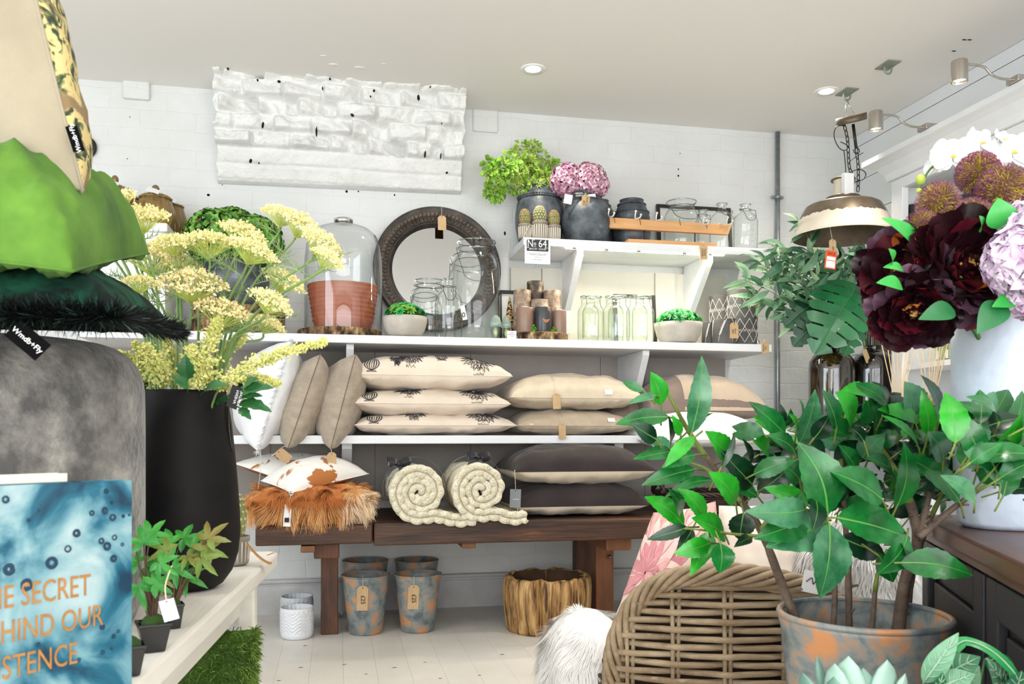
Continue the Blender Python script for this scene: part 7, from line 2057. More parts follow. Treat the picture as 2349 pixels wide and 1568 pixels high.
# ================================================================== right foreground
# dark counter set at an angle
CTOP = .62
e1 = Vector((1.088, 1.343, 0)); e2 = Vector((.911, .992, 0)); dirv = (e1 - e2).normalized()
c0 = e1 + dirv * .30                       # far left corner
ang = atan2(dirv.y, dirv.x)
rt = thing('dark_counter', 'dark panelled counter with a brown wooden top at the right edge', 'counter', (c0.x, c0.y, 0), rot=(0, 0, ang))
# local: -x along the front towards the camera, front face at y=+0 looking to +y, body to -y
DKP = M('counter_paint', (22, 22, 28), (30, 30, 36), scale=5, rough=.5)
DKW = M('counter_wood', (70, 40, 32), (92, 56, 44), scale=6, detail=6, rough=.4, stretch=(.4, 5, 5))
LC, DC = 1.05, .55
mb = MB(); mb.box((-LC, -DC, .06), (-.012, -.014, CTOP - .032)); mb.box((-LC + .02, -DC + .02, 0), (-.04, -.05, .06)); mb.build('carcass', DKP, rt, smooth=False)
mb = MB()
for (x0, x1) in ((-.50, -.03), (-1.03, -.52)):
    z0, z1 = .09, CTOP - .05
    w = .058
    mb.box((x0, -.0135, z0), (x0 + w, .004, z1)); mb.box((x1 - w, -.0135, z0), (x1, .004, z1)); mb.box((x0 + w, -.0135, z0), (x1 - w, .004, z0 + w)); mb.box((x0 + w, -.0135, z1 - w), (x1 - w, .004, z1)); mb.box((x0 + w + .018, -.0135, z0 + w + .018), (x1 - w - .018, -.004, z1 - w - .018))
mb.build('door_panel', DKP, rt, smooth=False, bevel=.003)
mb = MB(); mb.box((-LC - .01, -DC, CTOP - .031), (.012, .016, CTOP), bev=.005); mb.box((-LC - .005, -DC, CTOP - .044), (.004, .007, CTOP - .0315)); mb.build('counter_top', DKW, rt, smooth=False)

# white vase and the flowers in it
fvv = 1.56; vk2 = fvv / F
vcx = fw(2306, 1000, fvv)
WV = M('white_embossed', (204, 215, 230), (194, 206, 222), scale=6, rough=.45, bump=.4, bscale=26, bdetail=2)
rt = thing('white_vase', 'tall white embossed vase full of dark peonies on the counter', 'vase', (vcx.x, vcx.y, CTOP + .001))
mb = MB(); zz = lambda py: HC + (YH - py) * vk2 - CTOP
prof = [(86 * vk2, 0), (98 * vk2, .01), (106 * vk2, zz(1100)), (111 * vk2, zz(950)), (112 * vk2, zz(800)), (110 * vk2, zz(690)), (106 * vk2, zz(692)), (104 * vk2, zz(900)), (.001, zz(1100))]
def emb(rr, z, a, i): return rr
mb.lathe(prof, 64); mb.build('vase_body', WV, rt)
VF = Vector((vcx.x, vcx.y, HC + (YH - 700) * vk2))
rr = random.Random(77)
PEO = [M('peony_black', (24, 7, 13), (38, 9, 18), scale=14, rough=.4, spec=.5), M('peony_maroon', (46, 10, 20), (32, 8, 15), scale=12, rough=.42), M('peony_sheen', (112, 84, 100), (70, 42, 56), scale=12, rough=.35), M('peony_red', (92, 16, 32), (66, 13, 26), scale=14, rough=.45), M('peony_amber', (206, 120, 50), (170, 70, 40), scale=30, rough=.5)]  # the dusky petals have a grey-lavender sheen put into their colour
def petal(mb, base, d_out, nrm, ln, wd, cup, mi, rr, ruff=.1):
    """broad cupped petal with a ruffled edge"""
    d = d_out.normalized(); n_ = (nrm - d * nrm.dot(d)).normalized(); s_ = d.cross(n_); ph = rr.uniform(0, 6.3)
    vs = []; nu, nv = 8, 6
    for j in range(nv + 1):
        t = j / nv
        hw = wd * .5 * (.25 + .95 * sin(pi * min(1, t * .72 + .04)))
        for i in range(nu + 1):
            u = 2 * i / nu - 1
            tip = 1 - .16 * u * u * t - .05 * t * abs(sin(u * 5 + ph))
            p = base + d * ln * t * tip + s_ * hw * u + n_ * (cup * ln * (t * t) + .20 * wd * u * u * t + ruff * ln * t * t * .5 * sin(u * 6 + ph))
            vs.append(p)
    mb.add(vs, [(j * (nu + 1) + i, j * (nu + 1) + i + 1, (j + 1) * (nu + 1) + i + 1, (j + 1) * (nu + 1) + i) for j in range(nv) for i in range(nu)], mi)
def peony(c, R_, face, label, foot, seed, openness=1.0, amber=.06):
    rr = random.Random(seed); face = Vector(face).normalized(); t1 = face.orthogonal().normalized(); t2 = face.cross(t1)
    r = thing('peony', label, 'flower', foot, 'dark burgundy peonies'); o = Vector(foot)
    mb = MB(); c = Vector(c) - o
    rings = [(6, .05, .42, .30, 1.1), (8, .10, .55, .44, .85), (9, .16, .70, .55, .60), (10, .20, .84, .62, .36), (11, .22, .98, .66, .12), (10, .18, 1.05, .70, -.14), (9, .12, 1.0, .72, -.42)]
    for q, (n_, r0, ln, wd, el) in enumerate(rings):
        for k in range(n_):
            a = 2 * pi * (k + .5 * (q % 2)) / n_ + rr.uniform(-.2, .2); e = el * openness + rr.uniform(-.12, .12)
            rad = t1 * cos(a) + t2 * sin(a); d = rad * cos(e) + face * sin(e); nrm = face * cos(e) - rad * sin(e)
            v = rr.random(); mi = 4 if v < amber * (1 if q < 4 else .4) else rr.choice((0, 0, 0, 1, 1, 2, 2, 3) if q > 3 else (0, 0, 1, 1, 3, 0))
            petal(mb, c + rad * R_ * r0 - face * R_ * (.10 + .02 * q), d, nrm, R_ * ln * rr.uniform(.82, 1.0), R_ * wd * rr.uniform(.85, 1.1), .32 if q < 5 else .12, mi, rr)
    mb.build('petals', PEO, r)
    mb = MB()
    for k in range(40):
        a = rr.uniform(0, 6.3); q = R_ * .16 * sqrt(rr.random()); p = c + (t1 * cos(a) + t2 * sin(a)) * q - face * R_ * .05
        mb.tube([p, p + face * R_ * .14], .0011, 4); mb.ball(p + face * R_ * .15, .0028, 6, 4)
    mb.build('stamens', M('stamen_gold', (226, 160, 70), (240, 190, 110), scale=60, rough=.6), r)
    mb = MB(); mb.tube(spline([(0, 0, 0), c * .35 + Vector((0, 0, .04)), c - face * R_ * .2], 6), .0042, 7); mb.build('stem', MATS['stem_green'], r)
fp = 1.44
ftv = VF + Vector((0, 0, -.10))
peony(fw(2222, 612, fp - .03), 132 * fp / F, (-.35, -1, .25), 'largest dark burgundy peony, open towards the room, gold stamens showing', ftv + Vector((-.03, -.03, 0)), 1)
peony(fw(2068, 625, fp + .02), 104 * fp / F, (-1, -.6, .1), 'dark burgundy peony furthest left, turned to the hanging lamp', ftv + Vector((-.05, .0, 0)), 2, amber=.14)
peony(fw(2096, 712, fp - .02), 92 * fp / F, (-.6, -.9, -.5), 'dark burgundy peony hanging lowest, above the reed sticks', ftv + Vector((-.05, -.02, 0)), 3)
# thistle like allium heads
ALM = [M('allium_olive', (178, 152, 54), (200, 176, 76), scale=30, rough=.7), M('allium_purple', (128, 70, 98), (148, 92, 116), scale=30, rough=.7), M('allium_brown', (120, 96, 40), rough=.8)]
def allium_mesh(seed):
    rr = random.Random(seed); mb = MB(); mb.ball((0, 0, 0), .62, 14, 9, 2)
    n = 330
    for k in range(n):
        z = 1 - 2 * (k + .5) / n; a = k * 2.39996; q = sqrt(1 - z * z); d = Vector((q * cos(a), q * sin(a), z)); t = d.orthogonal().normalized(); b = d.cross(t)
        purple = rr.random() < (.72 if z > .1 or q > .8 else .4)
        for e in range(5):
            an = 2 * pi * e / 5 + k; v = (t * cos(an) + b * sin(an)) * .55 + d * rr.uniform(.7, 1.1)
            ln = rr.uniform(.20, .32) if not purple else rr.uniform(.3, .4)
            mb.leaf(d * .62, d * .62 + v.normalized() * ln, .055, t, 0 if (not purple or e % 2) else 1, n=2, fold=.1, curl=0)
        if purple:
            for e in range(4):
                an = 1.57 * e + k * .7; v = (t * cos(an) + b * sin(an)) * .7 + d
                mb.leaf(d * .86, d * .86 + v.normalized() * .14, .05, t, 1, n=2, fold=.1, curl=0)
    o_ = mb.build('flower_head', ALM); m = o_.data; bpy.data.objects.remove(o_); return m
AME = [allium_mesh(5), allium_mesh(6)]
for i, (px, py, rp, f, lab) in enumerate(((2244, 398, 54, 1.56, 'topmost olive and purple allium head, above the cluster'), (2300, 432, 62, 1.50, 'large olive and purple allium head right of the topmost one'), (2152, 466, 54, 1.52, 'olive and purple allium head beside the orchid bud'), (2228, 500, 50, 1.48, 'olive and purple allium head just above the largest peony'), (2114, 526, 48, 1.46, 'lowest olive and purple allium head, at the left of the cluster'), (2346, 470, 44, 1.58, 'olive and purple allium head cut by the right edge'), (2182, 512, 34, 1.60, 'small olive allium head tucked between two larger ones'))):
    c = fw(px, py, f); ft = ftv + Vector((rr.uniform(-.03, .03), rr.uniform(-.02, .04), 0)); r = thing('allium', lab, 'flower', ft, 'olive and purple allium heads'); R_ = rp * f / F
    h = bpy.data.objects.new('flower_head', AME[i % 2]); COL.objects.link(h); h.parent = r; h.matrix_local = Matrix.Translation(c - ft) @ Matrix.Rotation(i * 1.3, 4, 'Z') @ Matrix.Rotation(i * .3 - .4, 4, 'X') @ Matrix.Scale(R_ * .98, 4)
    mb = MB(); mb.tube(spline([(0, 0, 0), (c - ft) * .45 + Vector((0, .01, .03)), (c - ft) - Vector((0, 0, R_ * .6))], 6), .0036, 6); mb.build('stem', MATS['stem_green'], r)
# white orchids
ORW = M('orchid_white', (244, 244, 246), (236, 236, 240), scale=12, rough=.6, sss=.0)
ORY = M('orchid_yellow', (232, 190, 70), (240, 220, 130), scale=40, rough=.5)
fo = 1.66
rt = thing('orchid_spray', 'white orchid spray arching behind the allium heads', 'flowers', ftv + Vector((.05, .05, 0))); o = Vector(rt.location)
blooms = [(2186, 360, 52, (-.5, -1, .1)), (2248, 330, 46, (.2, -1, .3)), (2322, 352, 60, (-.1, -1, .2)), (2142, 384, 24, (-.9, -.5, -.2)), (2300, 322, 34, (.4, -1, .5))]
for (px, py, rp, face) in blooms:
    c = fw(px, py, fo + rr.uniform(-.04, .04)) - o; R_ = rp * fo / F; fc_ = Vector(face).normalized(); up = (Vector((0, 0, 1)) - fc_ * fc_.z).normalized(); sd = up.cross(fc_)
    mb = MB()
    for a, ln, wd in ((90, .85, .6), (215, .85, .55), (325, .85, .55)): d = sd * cos(radians(a)) + up * sin(radians(a)); petal(mb, c - fc_ * .004, d + fc_ * .05, fc_, R_ * ln, R_ * wd, .04, 0, rr, .02)
    for a in (12, 168): d = sd * cos(radians(a)) + up * sin(radians(a)); petal(mb, c, d + fc_ * .1, fc_, R_ * .98, R_ * 1.15, -.05, 0, rr, .03)
    mb.build('petals', ORW, rt)
    mb = MB(); petal(mb, c + fc_ * R_ * .05, -up * .7 + fc_ * .7, up, R_ * .35, R_ * .25, .2, 0, rr); mb.ball(c + fc_ * R_ * .12, R_ * .09, 8, 6); mb.build('lip', ORY, rt)
mb = MB(); pts = spline([(0, 0, 0), fw(2300, 560, fo) - o, fw(2290, 400, fo + .02) - o, fw(2225, 360, fo + .02) - o, fw(2150, 375, fo + .02) - o, fw(2118, 412, fo) - o, fw(2114, 440, fo) - o], 6)
mb.tube(pts, .0024, 6); mb.build('stem', MATS['stem_green'], rt)
mb = MB(); mb.ball(fw(2112, 412, fo) - o, .009, 10, 7, 0, (1, 1, 1.2)); mb.ball(fw(2108, 438, fo) - o, .006, 10, 7); mb.build('bud', M('orchid_bud', (170, 190, 70), rough=.5), rt)
# lilac hydrangea at the right edge
LIL = [M('lilac_petal', (214, 190, 214), (196, 168, 196), scale=20, rough=.7), M('lilac_pale', (228, 212, 228), (214, 194, 216), scale=20, rough=.7)]
ft = ftv + Vector((.04, -.04, 0)); rt = thing('hydrangea', 'pale lilac hydrangea heads cut by the right edge, beside the largest peony', 'flowers', ft)
for px, py, rp, f in ((2352, 600, 72, 1.34), (2364, 520, 50, 1.38), (2356, 668, 46, 1.36)):
    mb = MB(); c = fw(px, py, f) - ft; petal_ball(mb, c, rp * f / F, int(rp * 2.6), rr, .022, [0, 0, 1]); mb.build('flower_head', LIL, rt)
    mb = MB(); mb.tube(spline([(0, 0, 0), c * .5 + Vector((0, 0, .03)), c], 5), .004, 6); mb.build('stem', MATS['stem_green'], rt)
# leaves between the flowers
rt = thing('leaf_spray', 'bright green leaves tucked among the peonies over the white vase', 'foliage', ftv); o = Vector(ftv); mb = MB(); sm = MB()
BL = [M('bouquet_leaf', (40, 146, 58), (62, 164, 72), scale=14, rough=.4), M('bouquet_leaf_dark', (24, 92, 48), (36, 110, 60), scale=14, rough=.4)]
for b, t, w, mi, f in (((2110, 580), (2030, 495), 40, 0, 1.44), ((2290, 525), (2292, 455), 62, 0, 1.38), ((2245, 530), (2250, 495), 34, 0, 1.38), ((2070, 660), (2015, 645), 34, 0, 1.36), ((2072, 620), (2030, 610), 22, 0, 1.38), ((2045, 605), (2042, 570), 30, 0, 1.37), ((2190, 712), (2112, 728), 44, 1, 1.36), ((2300, 695), (2245, 760), 56, 1, 1.36), ((2330, 690), (2280, 700), 36, 0, 1.36)):
    P0, P1 = fw(b[0], b[1], f) - o, fw(t[0], t[1], f - .02) - o
    mb.leaf(P0, P1, w * f / F * 1.15, (rr.uniform(-.4, .4), -1, .5), mi, n=9, fold=.18, curl=.15)
mb.build('leaves', BL, rt, smooth=True)
sm.tube(spline([(0, 0, 0), (-.02, .01, .10), (-.03, .0, .16)], 5), .003, 6); sm.build('stem', MATS['stem_green'], rt)

# wicker chair with its back to us
WK = M('grey_wicker', (172, 152, 124), (130, 108, 82), (204, 186, 160), scale=16, detail=5, lo=.38, hi=.62, rough=.6, bump=.2, bscale=60, stretch=(.3, 1, 1))
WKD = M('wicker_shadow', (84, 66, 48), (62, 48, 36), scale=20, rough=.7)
Yc = 1.98
pl = [(1393, 1600), (1398, 1500), (1418, 1430), (1462, 1360), (1535, 1318), (1640, 1305), (1740, 1312), (1850, 1338), (1950, 1390), (2030, 1470), (2075, 1600)]
xm_ = at(1735, 1400, Yc).x; hw_ = at(2080, 1500, Yc).x - xm_
def yc(x): return Yc - .10 + .22 * ((x - xm_) / hw_) ** 2
def chair_pt(px, py):
    p = at(px, py, Yc)
    for _ in range(3): p = at(px, py, yc(p.x))
    return p
arch = spline([chair_pt(*q) for q in pl], 10)
az = [p.z for p in arch]
base0 = thing('wicker_chair', 'grey wicker chair seen from behind, full of cushions, on the floor', 'chair', (xm_, Yc + .2, .001)); o = Vector(base0.location)
arch = [Vector((arch[0].x - .004, arch[0].y, .03))] + [Vector((arch[0].x, arch[0].y, .03 + (arch[0].z - .03) * k / 5)) for k in range(1, 5)] + arch
arch = arch + [Vector((arch[-1].x, arch[-1].y, arch[-1].z - (arch[-1].z - .03) * k / 5)) for k in range(1, 6)]
mb = MB()
for st in range(7):
    pts = []; L_ = 0
    for i, p in enumerate(arch):
        if i: L_ += (p - arch[i - 1]).length
        t = (arch[min(i + 1, len(arch) - 1)] - arch[max(i - 1, 0)]).normalized(); n_ = Vector((-t.z, 0, t.x)); ph = L_ * 2 * pi / .30 + st * 2 * pi / 7
        pts.append(p - o + n_ * (.022 * sin(ph) - .012) + Vector((0, -.014 * cos(ph) - .006, 0)))
    mb.tube(spline(pts, 2), .0082, 7)
mb.build('braided_border', WK, base0)
# weavers
xl_, xr_ = min(p.x for p in arch), max(p.x for p in arch)
def top_at(x):
    zs = [a.z + (b.z - a.z) * ((x - a.x) / (b.x - a.x)) for a, b in zip(arch[:-1], arch[1:]) if (a.x - x) * (b.x - x) <= 0 and abs(b.x - a.x) > 1e-6]
    return max(zs) if zs else 0
stakes = [at(px, 1400, Yc).x for px in (1454, 1537, 1635, 1757, 1860, 1950, 2030)]
rr = random.Random(12)
mb = MB(); mbd = MB(); row = 0; z = .03
while z < .48:
    pts = []; seg = []
    n = 120; jit = rr.uniform(-.003, .003); bow = .020
    for i in range(n + 1):
        x = xl_ + (xr_ - xl_) * i / n
        zz_ = z + bow * (1 - ((x - xm_) / hw_) ** 2) + .0022 * noise.noise(Vector((x * 9, row * 3.1, 0))) - .010 * (x - xm_) / hw_
        if zz_ < top_at(x) - .012 and zz_ > .02:
            ph = 0
            for k, sx in enumerate(stakes):
                ph += (1 if (k + row) % 2 else -1) * math.exp(-((x - sx) / .03) ** 2)
            seg.append(Vector((x, yc(x) + .009 * ph, zz_)) - o)
        elif seg:
            if len(seg) > 2: mb.tube(seg, .0080, 7)
            seg = []
    if len(seg) > 2: mb.tube(seg, .0080 + rr.uniform(-.0008, .0008), 7)
    z += .0208; row += 1
mb.build('woven_back', WK, base0)
for sx in stakes:
    mb = MB(); zt_ = top_at(sx)
    for dx in (-.007, .007): mb.tube([Vector((sx + dx, yc(sx), .02)) - o, Vector((sx + dx, yc(sx), zt_ * .6)) - o, Vector((sx + dx * 1.4, yc(sx), zt_ - .01)) - o], .0058, 6)
    mb.build('stake', WK, base0)
# added dark sheet behind the weave, standing in for shade in the gaps
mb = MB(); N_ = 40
def backing(u, v):
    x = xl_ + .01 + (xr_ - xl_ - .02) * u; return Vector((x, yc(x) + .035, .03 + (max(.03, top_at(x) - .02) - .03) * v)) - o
mb.grid(backing, N_, 6); mb.build('gap_shade_sheet', M('gap_shade_brown', (52, 40, 31), (44, 34, 27), scale=20, rough=.95), base0, solidify=.004)
# sides and seat behind
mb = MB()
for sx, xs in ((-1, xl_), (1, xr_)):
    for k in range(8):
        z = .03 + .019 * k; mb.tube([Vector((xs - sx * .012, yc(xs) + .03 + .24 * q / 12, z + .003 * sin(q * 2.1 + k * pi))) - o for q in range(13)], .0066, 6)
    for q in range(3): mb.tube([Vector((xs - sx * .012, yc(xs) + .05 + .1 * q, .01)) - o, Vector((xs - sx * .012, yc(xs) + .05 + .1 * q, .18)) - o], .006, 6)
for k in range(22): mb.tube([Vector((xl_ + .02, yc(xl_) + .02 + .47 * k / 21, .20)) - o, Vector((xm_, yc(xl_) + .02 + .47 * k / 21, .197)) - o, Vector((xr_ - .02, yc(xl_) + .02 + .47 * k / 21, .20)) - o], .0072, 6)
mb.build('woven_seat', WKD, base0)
CY_ = yc(xm_)

# cushions in the chair
PINKS = cloth('blush_satin', (232, 190, 184), (224, 176, 172), scale=5, bump=.05)
CREAMS = cloth('cream_satin', (240, 230, 218), (232, 220, 206), scale=5, bump=.05)
rp_, wpp, cpk = tilted_cushion((fw(1362, 1548, 2.30), fw(1690, 1500, 2.18), fw(1640, 1150, 2.34), fw(1500, 1176, 2.46)), 'blush pink cushion with a large dahlia print leaning in the wicker chair', [PINKS, PINKS], 104, .06, .05, None, wr=.010)
DP = [M('dahlia_pink', (228, 164, 164), (240, 196, 190), scale=9, rough=.9), M('dahlia_pale', (244, 216, 208), (236, 200, 194), scale=9, rough=.9), M('dahlia_rose', (206, 132, 140), (222, 156, 160), scale=9, rough=.9), M('dahlia_heart', (176, 150, 88), (200, 178, 110), scale=40, rough=.9)]
def on_pink(u, v, off):
    u = max(-.97, min(.97, u)); v = max(-.97, min(.97, v)); p = cpk.point(u, v, 1); p.z += off; return wpp(p)
mb = MB(); rr = random.Random(15); hu, hv = -.50, .08
lay = 0
for ring, (n_, l0, l1, wd) in enumerate(((13, .10, 1.45, .46), (12, .10, 1.12, .40), (11, .08, .80, .32), (10, .05, .52, .22), (9, .02, .30, .14))):
    for k in range(n_):
        a = 2 * pi * (k + .5 * (ring % 2)) / n_ + rr.uniform(-.1, .1); du, dv = cos(a), sin(a) * 1.0; off = .003 + .0022 * ring + .0009 * (k % 3)
        vs = []; N_ = 10
        for i in range(N_ + 1):
            t = i / N_; q = l0 + (l1 - l0) * t; w_ = wd * .5 * sin(pi * (.06 + .93 * t)) ** .8
            for s_ in (-1, -.33, .33, 1): vs.append(on_pink(hu + du * q - dv * w_ * s_, hv + dv * q + du * w_ * s_, off + .0012 * (1 - abs(s_))))
        mi = (1, 0, 1, 2, 2)[ring] if rr.random() < .7 else rr.choice((0, 1, 2)); fs = [(4 * i + j, 4 * i + j + 1, 4 * i + 5 + j, 4 * i + 4 + j) for i in range(N_) for j in range(3)]
        mb.add(vs, [f for f in fs], mi)
        # pale streak along the petal
        vs = []
        for i in range(N_ + 1):
            t = i / N_; q = l0 + (l1 - l0) * (.1 + .75 * t); w_ = wd * .03 * sin(pi * t)
            for s_ in (-1, 1): vs.append(on_pink(hu + du * q - dv * (w_ * s_ + wd * .12), hv + dv * q + du * (w_ * s_ + wd * .12), off + .0022))
        mb.add(vs, [(2 * i, 2 * i + 1, 2 * i + 3, 2 * i + 2) for i in range(N_)], 2 if mi == 1 else 1)
for k in range(40):
    a = k * 2.4; q = .05 * sqrt(k / 40) * 1.6; c_ = on_pink(hu + q * cos(a), hv + q * sin(a), .006); d_ = on_pink(hu + (q + .05) * cos(a), hv + (q + .05) * sin(a), .010)
    mb.leaf(c_, d_, .008, (0, -1, 1), 3, n=3, fold=.1)
mb.build('dahlia_print', DP, rp_, smooth=True)
tilted_cushion((fw(1640, 1450, 2.30), fw(1905, 1430, 2.26), fw(1850, 1150, 2.50), fw(1650, 1160, 2.52)), 'plain cream satin cushion behind the dahlia print one', [CREAMS, CREAMS], 108, .06, .05, None, wr=.012)
# white sheepskins
SHEEP = [M('sheepskin', (252, 251, 249), (246, 244, 241), scale=10, rough=.9), M('sheepskin_shade', (240, 237, 233), rough=.9)]
def sheepskin(cen, rx, ry, rz_, n, label, seed, l0, l1, nm='sheepskin'):
    rr = random.Random(seed); r = thing(nm, label, 'sheepskin', cen, 'white long haired sheepskins')
    mb = MB(); sh = lambda d: 1 + .08 * noise.noise(d * 2 + Vector((seed, 0, 0)))
    mb.ball((0, 0, rz_ * .5), 1.0, 30, 18, 0, (rx, ry, rz_ * .5), fn=sh); mb.build('hide', SHEEP[0], r)
    mb = MB()
    for k in range(n):
        d = Vector((rr.gauss(0, 1), rr.gauss(-.2, 1), rr.gauss(.1, 1))).normalized()
        p = Vector((d.x * rx, d.y * ry, rz_ * .5 + d.z * rz_ * .5)) * 1.0
        nn = Vector((d.x / rx, d.y / ry, d.z / (rz_ * .5))).normalized(); tf = Vector((noise.noise(p * 16), noise.noise(p * 16 + Vector((5, 0, 0))), noise.noise(p * 16 + Vector((0, 5, 0)))))
        q = (nn * .45 + tf * .5 + Vector((0, 0, -.6))).normalized(); l = rr.uniform(l0, l1)
        if (p + q * l * 1.3).z < .006: continue
        mb.ribbon([p, p + q * l * .55, p + q * l + Vector((0, 0, -.2 * l)) + tf * l * .25], [.0018, .0015, .0004], nn, 1 if rr.random() < .15 else 0)
    mb.build('wool', SHEEP, r)
p = atz(1345, 1590, .02); p = fw(1345, 1500, 2.40)
sheepskin((p.x, p.y, .001), .125, .16, .30, 17000, 'white sheepskin bundled on the floor at the left of the wicker chair', 3, .025, .05)
p = fw(1985, 1330, 2.22)
sheepskin((p.x + .02, p.y + .08, .22), .145, .12, .42, 12000, 'white sheepskin piled in the right side of the wicker chair behind the shrub stems', 5, .03, .06)
# white printed label on the chair
q = chair_pt(1850, 1330); r = thing('swing_label', 'white card label with looping script beside the pot rim', 'label', (q.x, q.y - .035, q.z + .004), rot=(0, radians(12), radians(-8)))
mb = MB(); mb.box((-.028, -.0012, -.03), (.028, .0012, .022)); mb.build('card', CARD, r, smooth=False)
mb = MB(); mb.tube(spline([(-.02, -.002, -.005), (-.008, -.002, .006), (-.002, -.002, -.008), (.006, -.002, .007), (.012, -.002, -.008), (.02, -.002, .004)], 6), .0012, 4); mb.build('script', INK, r)
mb = MB(); mb.tube(spline([(0, 0, .018), (0, .018, .02), (0, .032, .006)], 4), .0012, 5); mb.build('string', STRING, r)

# big patinated pot with the shrub
fq = 1.56; pk = fq / F
pc = fw(1980, 1410, fq)
Rt = 187 * pk; hpz = pc.z
rt = thing('zinc_pot', 'large patinated grey and copper pot on the floor holding the shrub', 'plant pot', (pc.x, pc.y, .001))
def wobp(rr_, z, a, i): return rr_ * (1 + .012 * noise.noise(Vector((cos(a) * 1.4, sin(a) * 1.4, z * 4))))
mb = MB(); mb.lathe([(Rt * .66, 0), (Rt * .70, .008), (Rt * .84, hpz * .5), (Rt * .97, hpz * .93), (Rt, hpz - .012), (Rt * 1.0, hpz), (Rt * .955, hpz), (Rt * .93, hpz * .9), (Rt * .86, hpz * .72), (.001, hpz * .70)], 88, wob=wobp); mb.build('pot_body', ZINC, rt)
mb = MB(); mb.tube([(wobp(Rt * .985, hpz, a, 0) * cos(a), wobp(Rt * .985, hpz, a, 0) * sin(a), hpz) for a in [2 * pi * k / 80 for k in range(80)]], .006, 8, closed=True); mb.build('rolled_rim', ZINC, rt)

LF = [M('shrub_bright', (14, 122, 22), (44, 160, 38), scale=22, rough=.3, bump=.15, bscale=30), M('shrub_mid', (6, 72, 28), (22, 112, 44), scale=22, rough=.26, bump=.15, bscale=30), M('shrub_dark', (4, 32, 18), (10, 56, 30), scale=22, rough=.28, bump=.15, bscale=30), M('shrub_grey', (34, 92, 56), (72, 134, 92), scale=22, rough=.24, bump=.15, bscale=30), M('shrub_rib', (84, 146, 62), rough=.45)]
WOOD = M('shrub_wood', (116, 98, 84), (78, 64, 55), scale=26, rough=.85, bump=.4, bscale=60)
TWIG = M('shrub_twig', (122, 138, 62), (100, 118, 52), scale=20, rough=.6)
rt = thing('potted_shrub', 'leafy green shrub with bare woody stems in the large patinated pot', 'shrub', (pc.x, pc.y, hpz * .70 + .002)); o = Vector(rt.location)
rr = random.Random(101)
def cp(x, y): return 1380 + x / 2.4242, 820 + y / 2.4242       # rows read from an enlarged crop of the photo
stems = [([(1832, 1440), (1790, 1330), (1745, 1215), (1700, 1150), (1640, 1075), (1590, 1005), (1555, 945), (1525, 885)], 1.60, .0095), ([(1905, 1450), (1915, 1330), (1890, 1240), (1850, 1180), (1760, 1095)], 1.58, .007), ([(1950, 1450), (1945, 1290), (1935, 1150), (1930, 1020), (1945, 930)], 1.64, .009), ([(2045, 1450), (2075, 1340), (2105, 1240), (2075, 1120), (2010, 1010), (1990, 930)], 1.62, .015), ([(2108, 1232), (2180, 1170), (2250, 1120), (2310, 1080)], 1.50, .007), ([(2108, 1232), (2130, 1130), (2140, 1000), (2150, 930)], 1.60, .008), ([(1992, 1450), (2010, 1335), (2035, 1260)], 1.60, .008), ([(2070, 1450), (2090, 1330), (2130, 1200), (2200, 1060), (2260, 950)], 1.66, .009), ([(1745, 1215), (1800, 1130), (1820, 1050), (1815, 1010)], 1.56, .005), ([(1700, 1150), (1620, 1075), (1530, 1050)], 1.55, .004), ([(1760, 1230), (1690, 1225), (1610, 1215), (1570, 1212)], 1.52, .0035)]
for pts, f, r0 in stems:
    wp_ = [fw(x, y, f + .015 * sin(i * 1.7)) - o for i, (x, y) in enumerate(pts)]
    if pts[0][1] == 1450: wp_[0].z = -.0; wp_.insert(0, Vector((wp_[0].x * .8, wp_[0].y * .8, -.001))); wp_[1] = wp_[1].lerp(wp_[2], .12)
    c = spline(wp_, 8); k = len(c)
    woody = r0 >= .007
    mb = MB(); cut = int(k * .62) if woody else 0
    rad = [r0 * (1 - .72 * i / k) * (1 + .16 * noise.noise(Vector((i * .9, r0 * 900, 0)))) for i in range(k)]
    if cut > 1:
        mb.tube(c[:cut + 1], rad[:cut + 1], 8, 0)
        for q in range(5): i = rr.randrange(2, cut); d = Vector((rr.uniform(-1, 1), -.4, rr.uniform(0, .8))).normalized(); mb.tube([c[i], c[i] + d * .018], [rad[i] * .5, rad[i] * .3], 6, 0)
    mb.tube(c[cut:], rad[cut:], 7, 1)
    mb.build('branch', [WOOD, TWIG], rt)
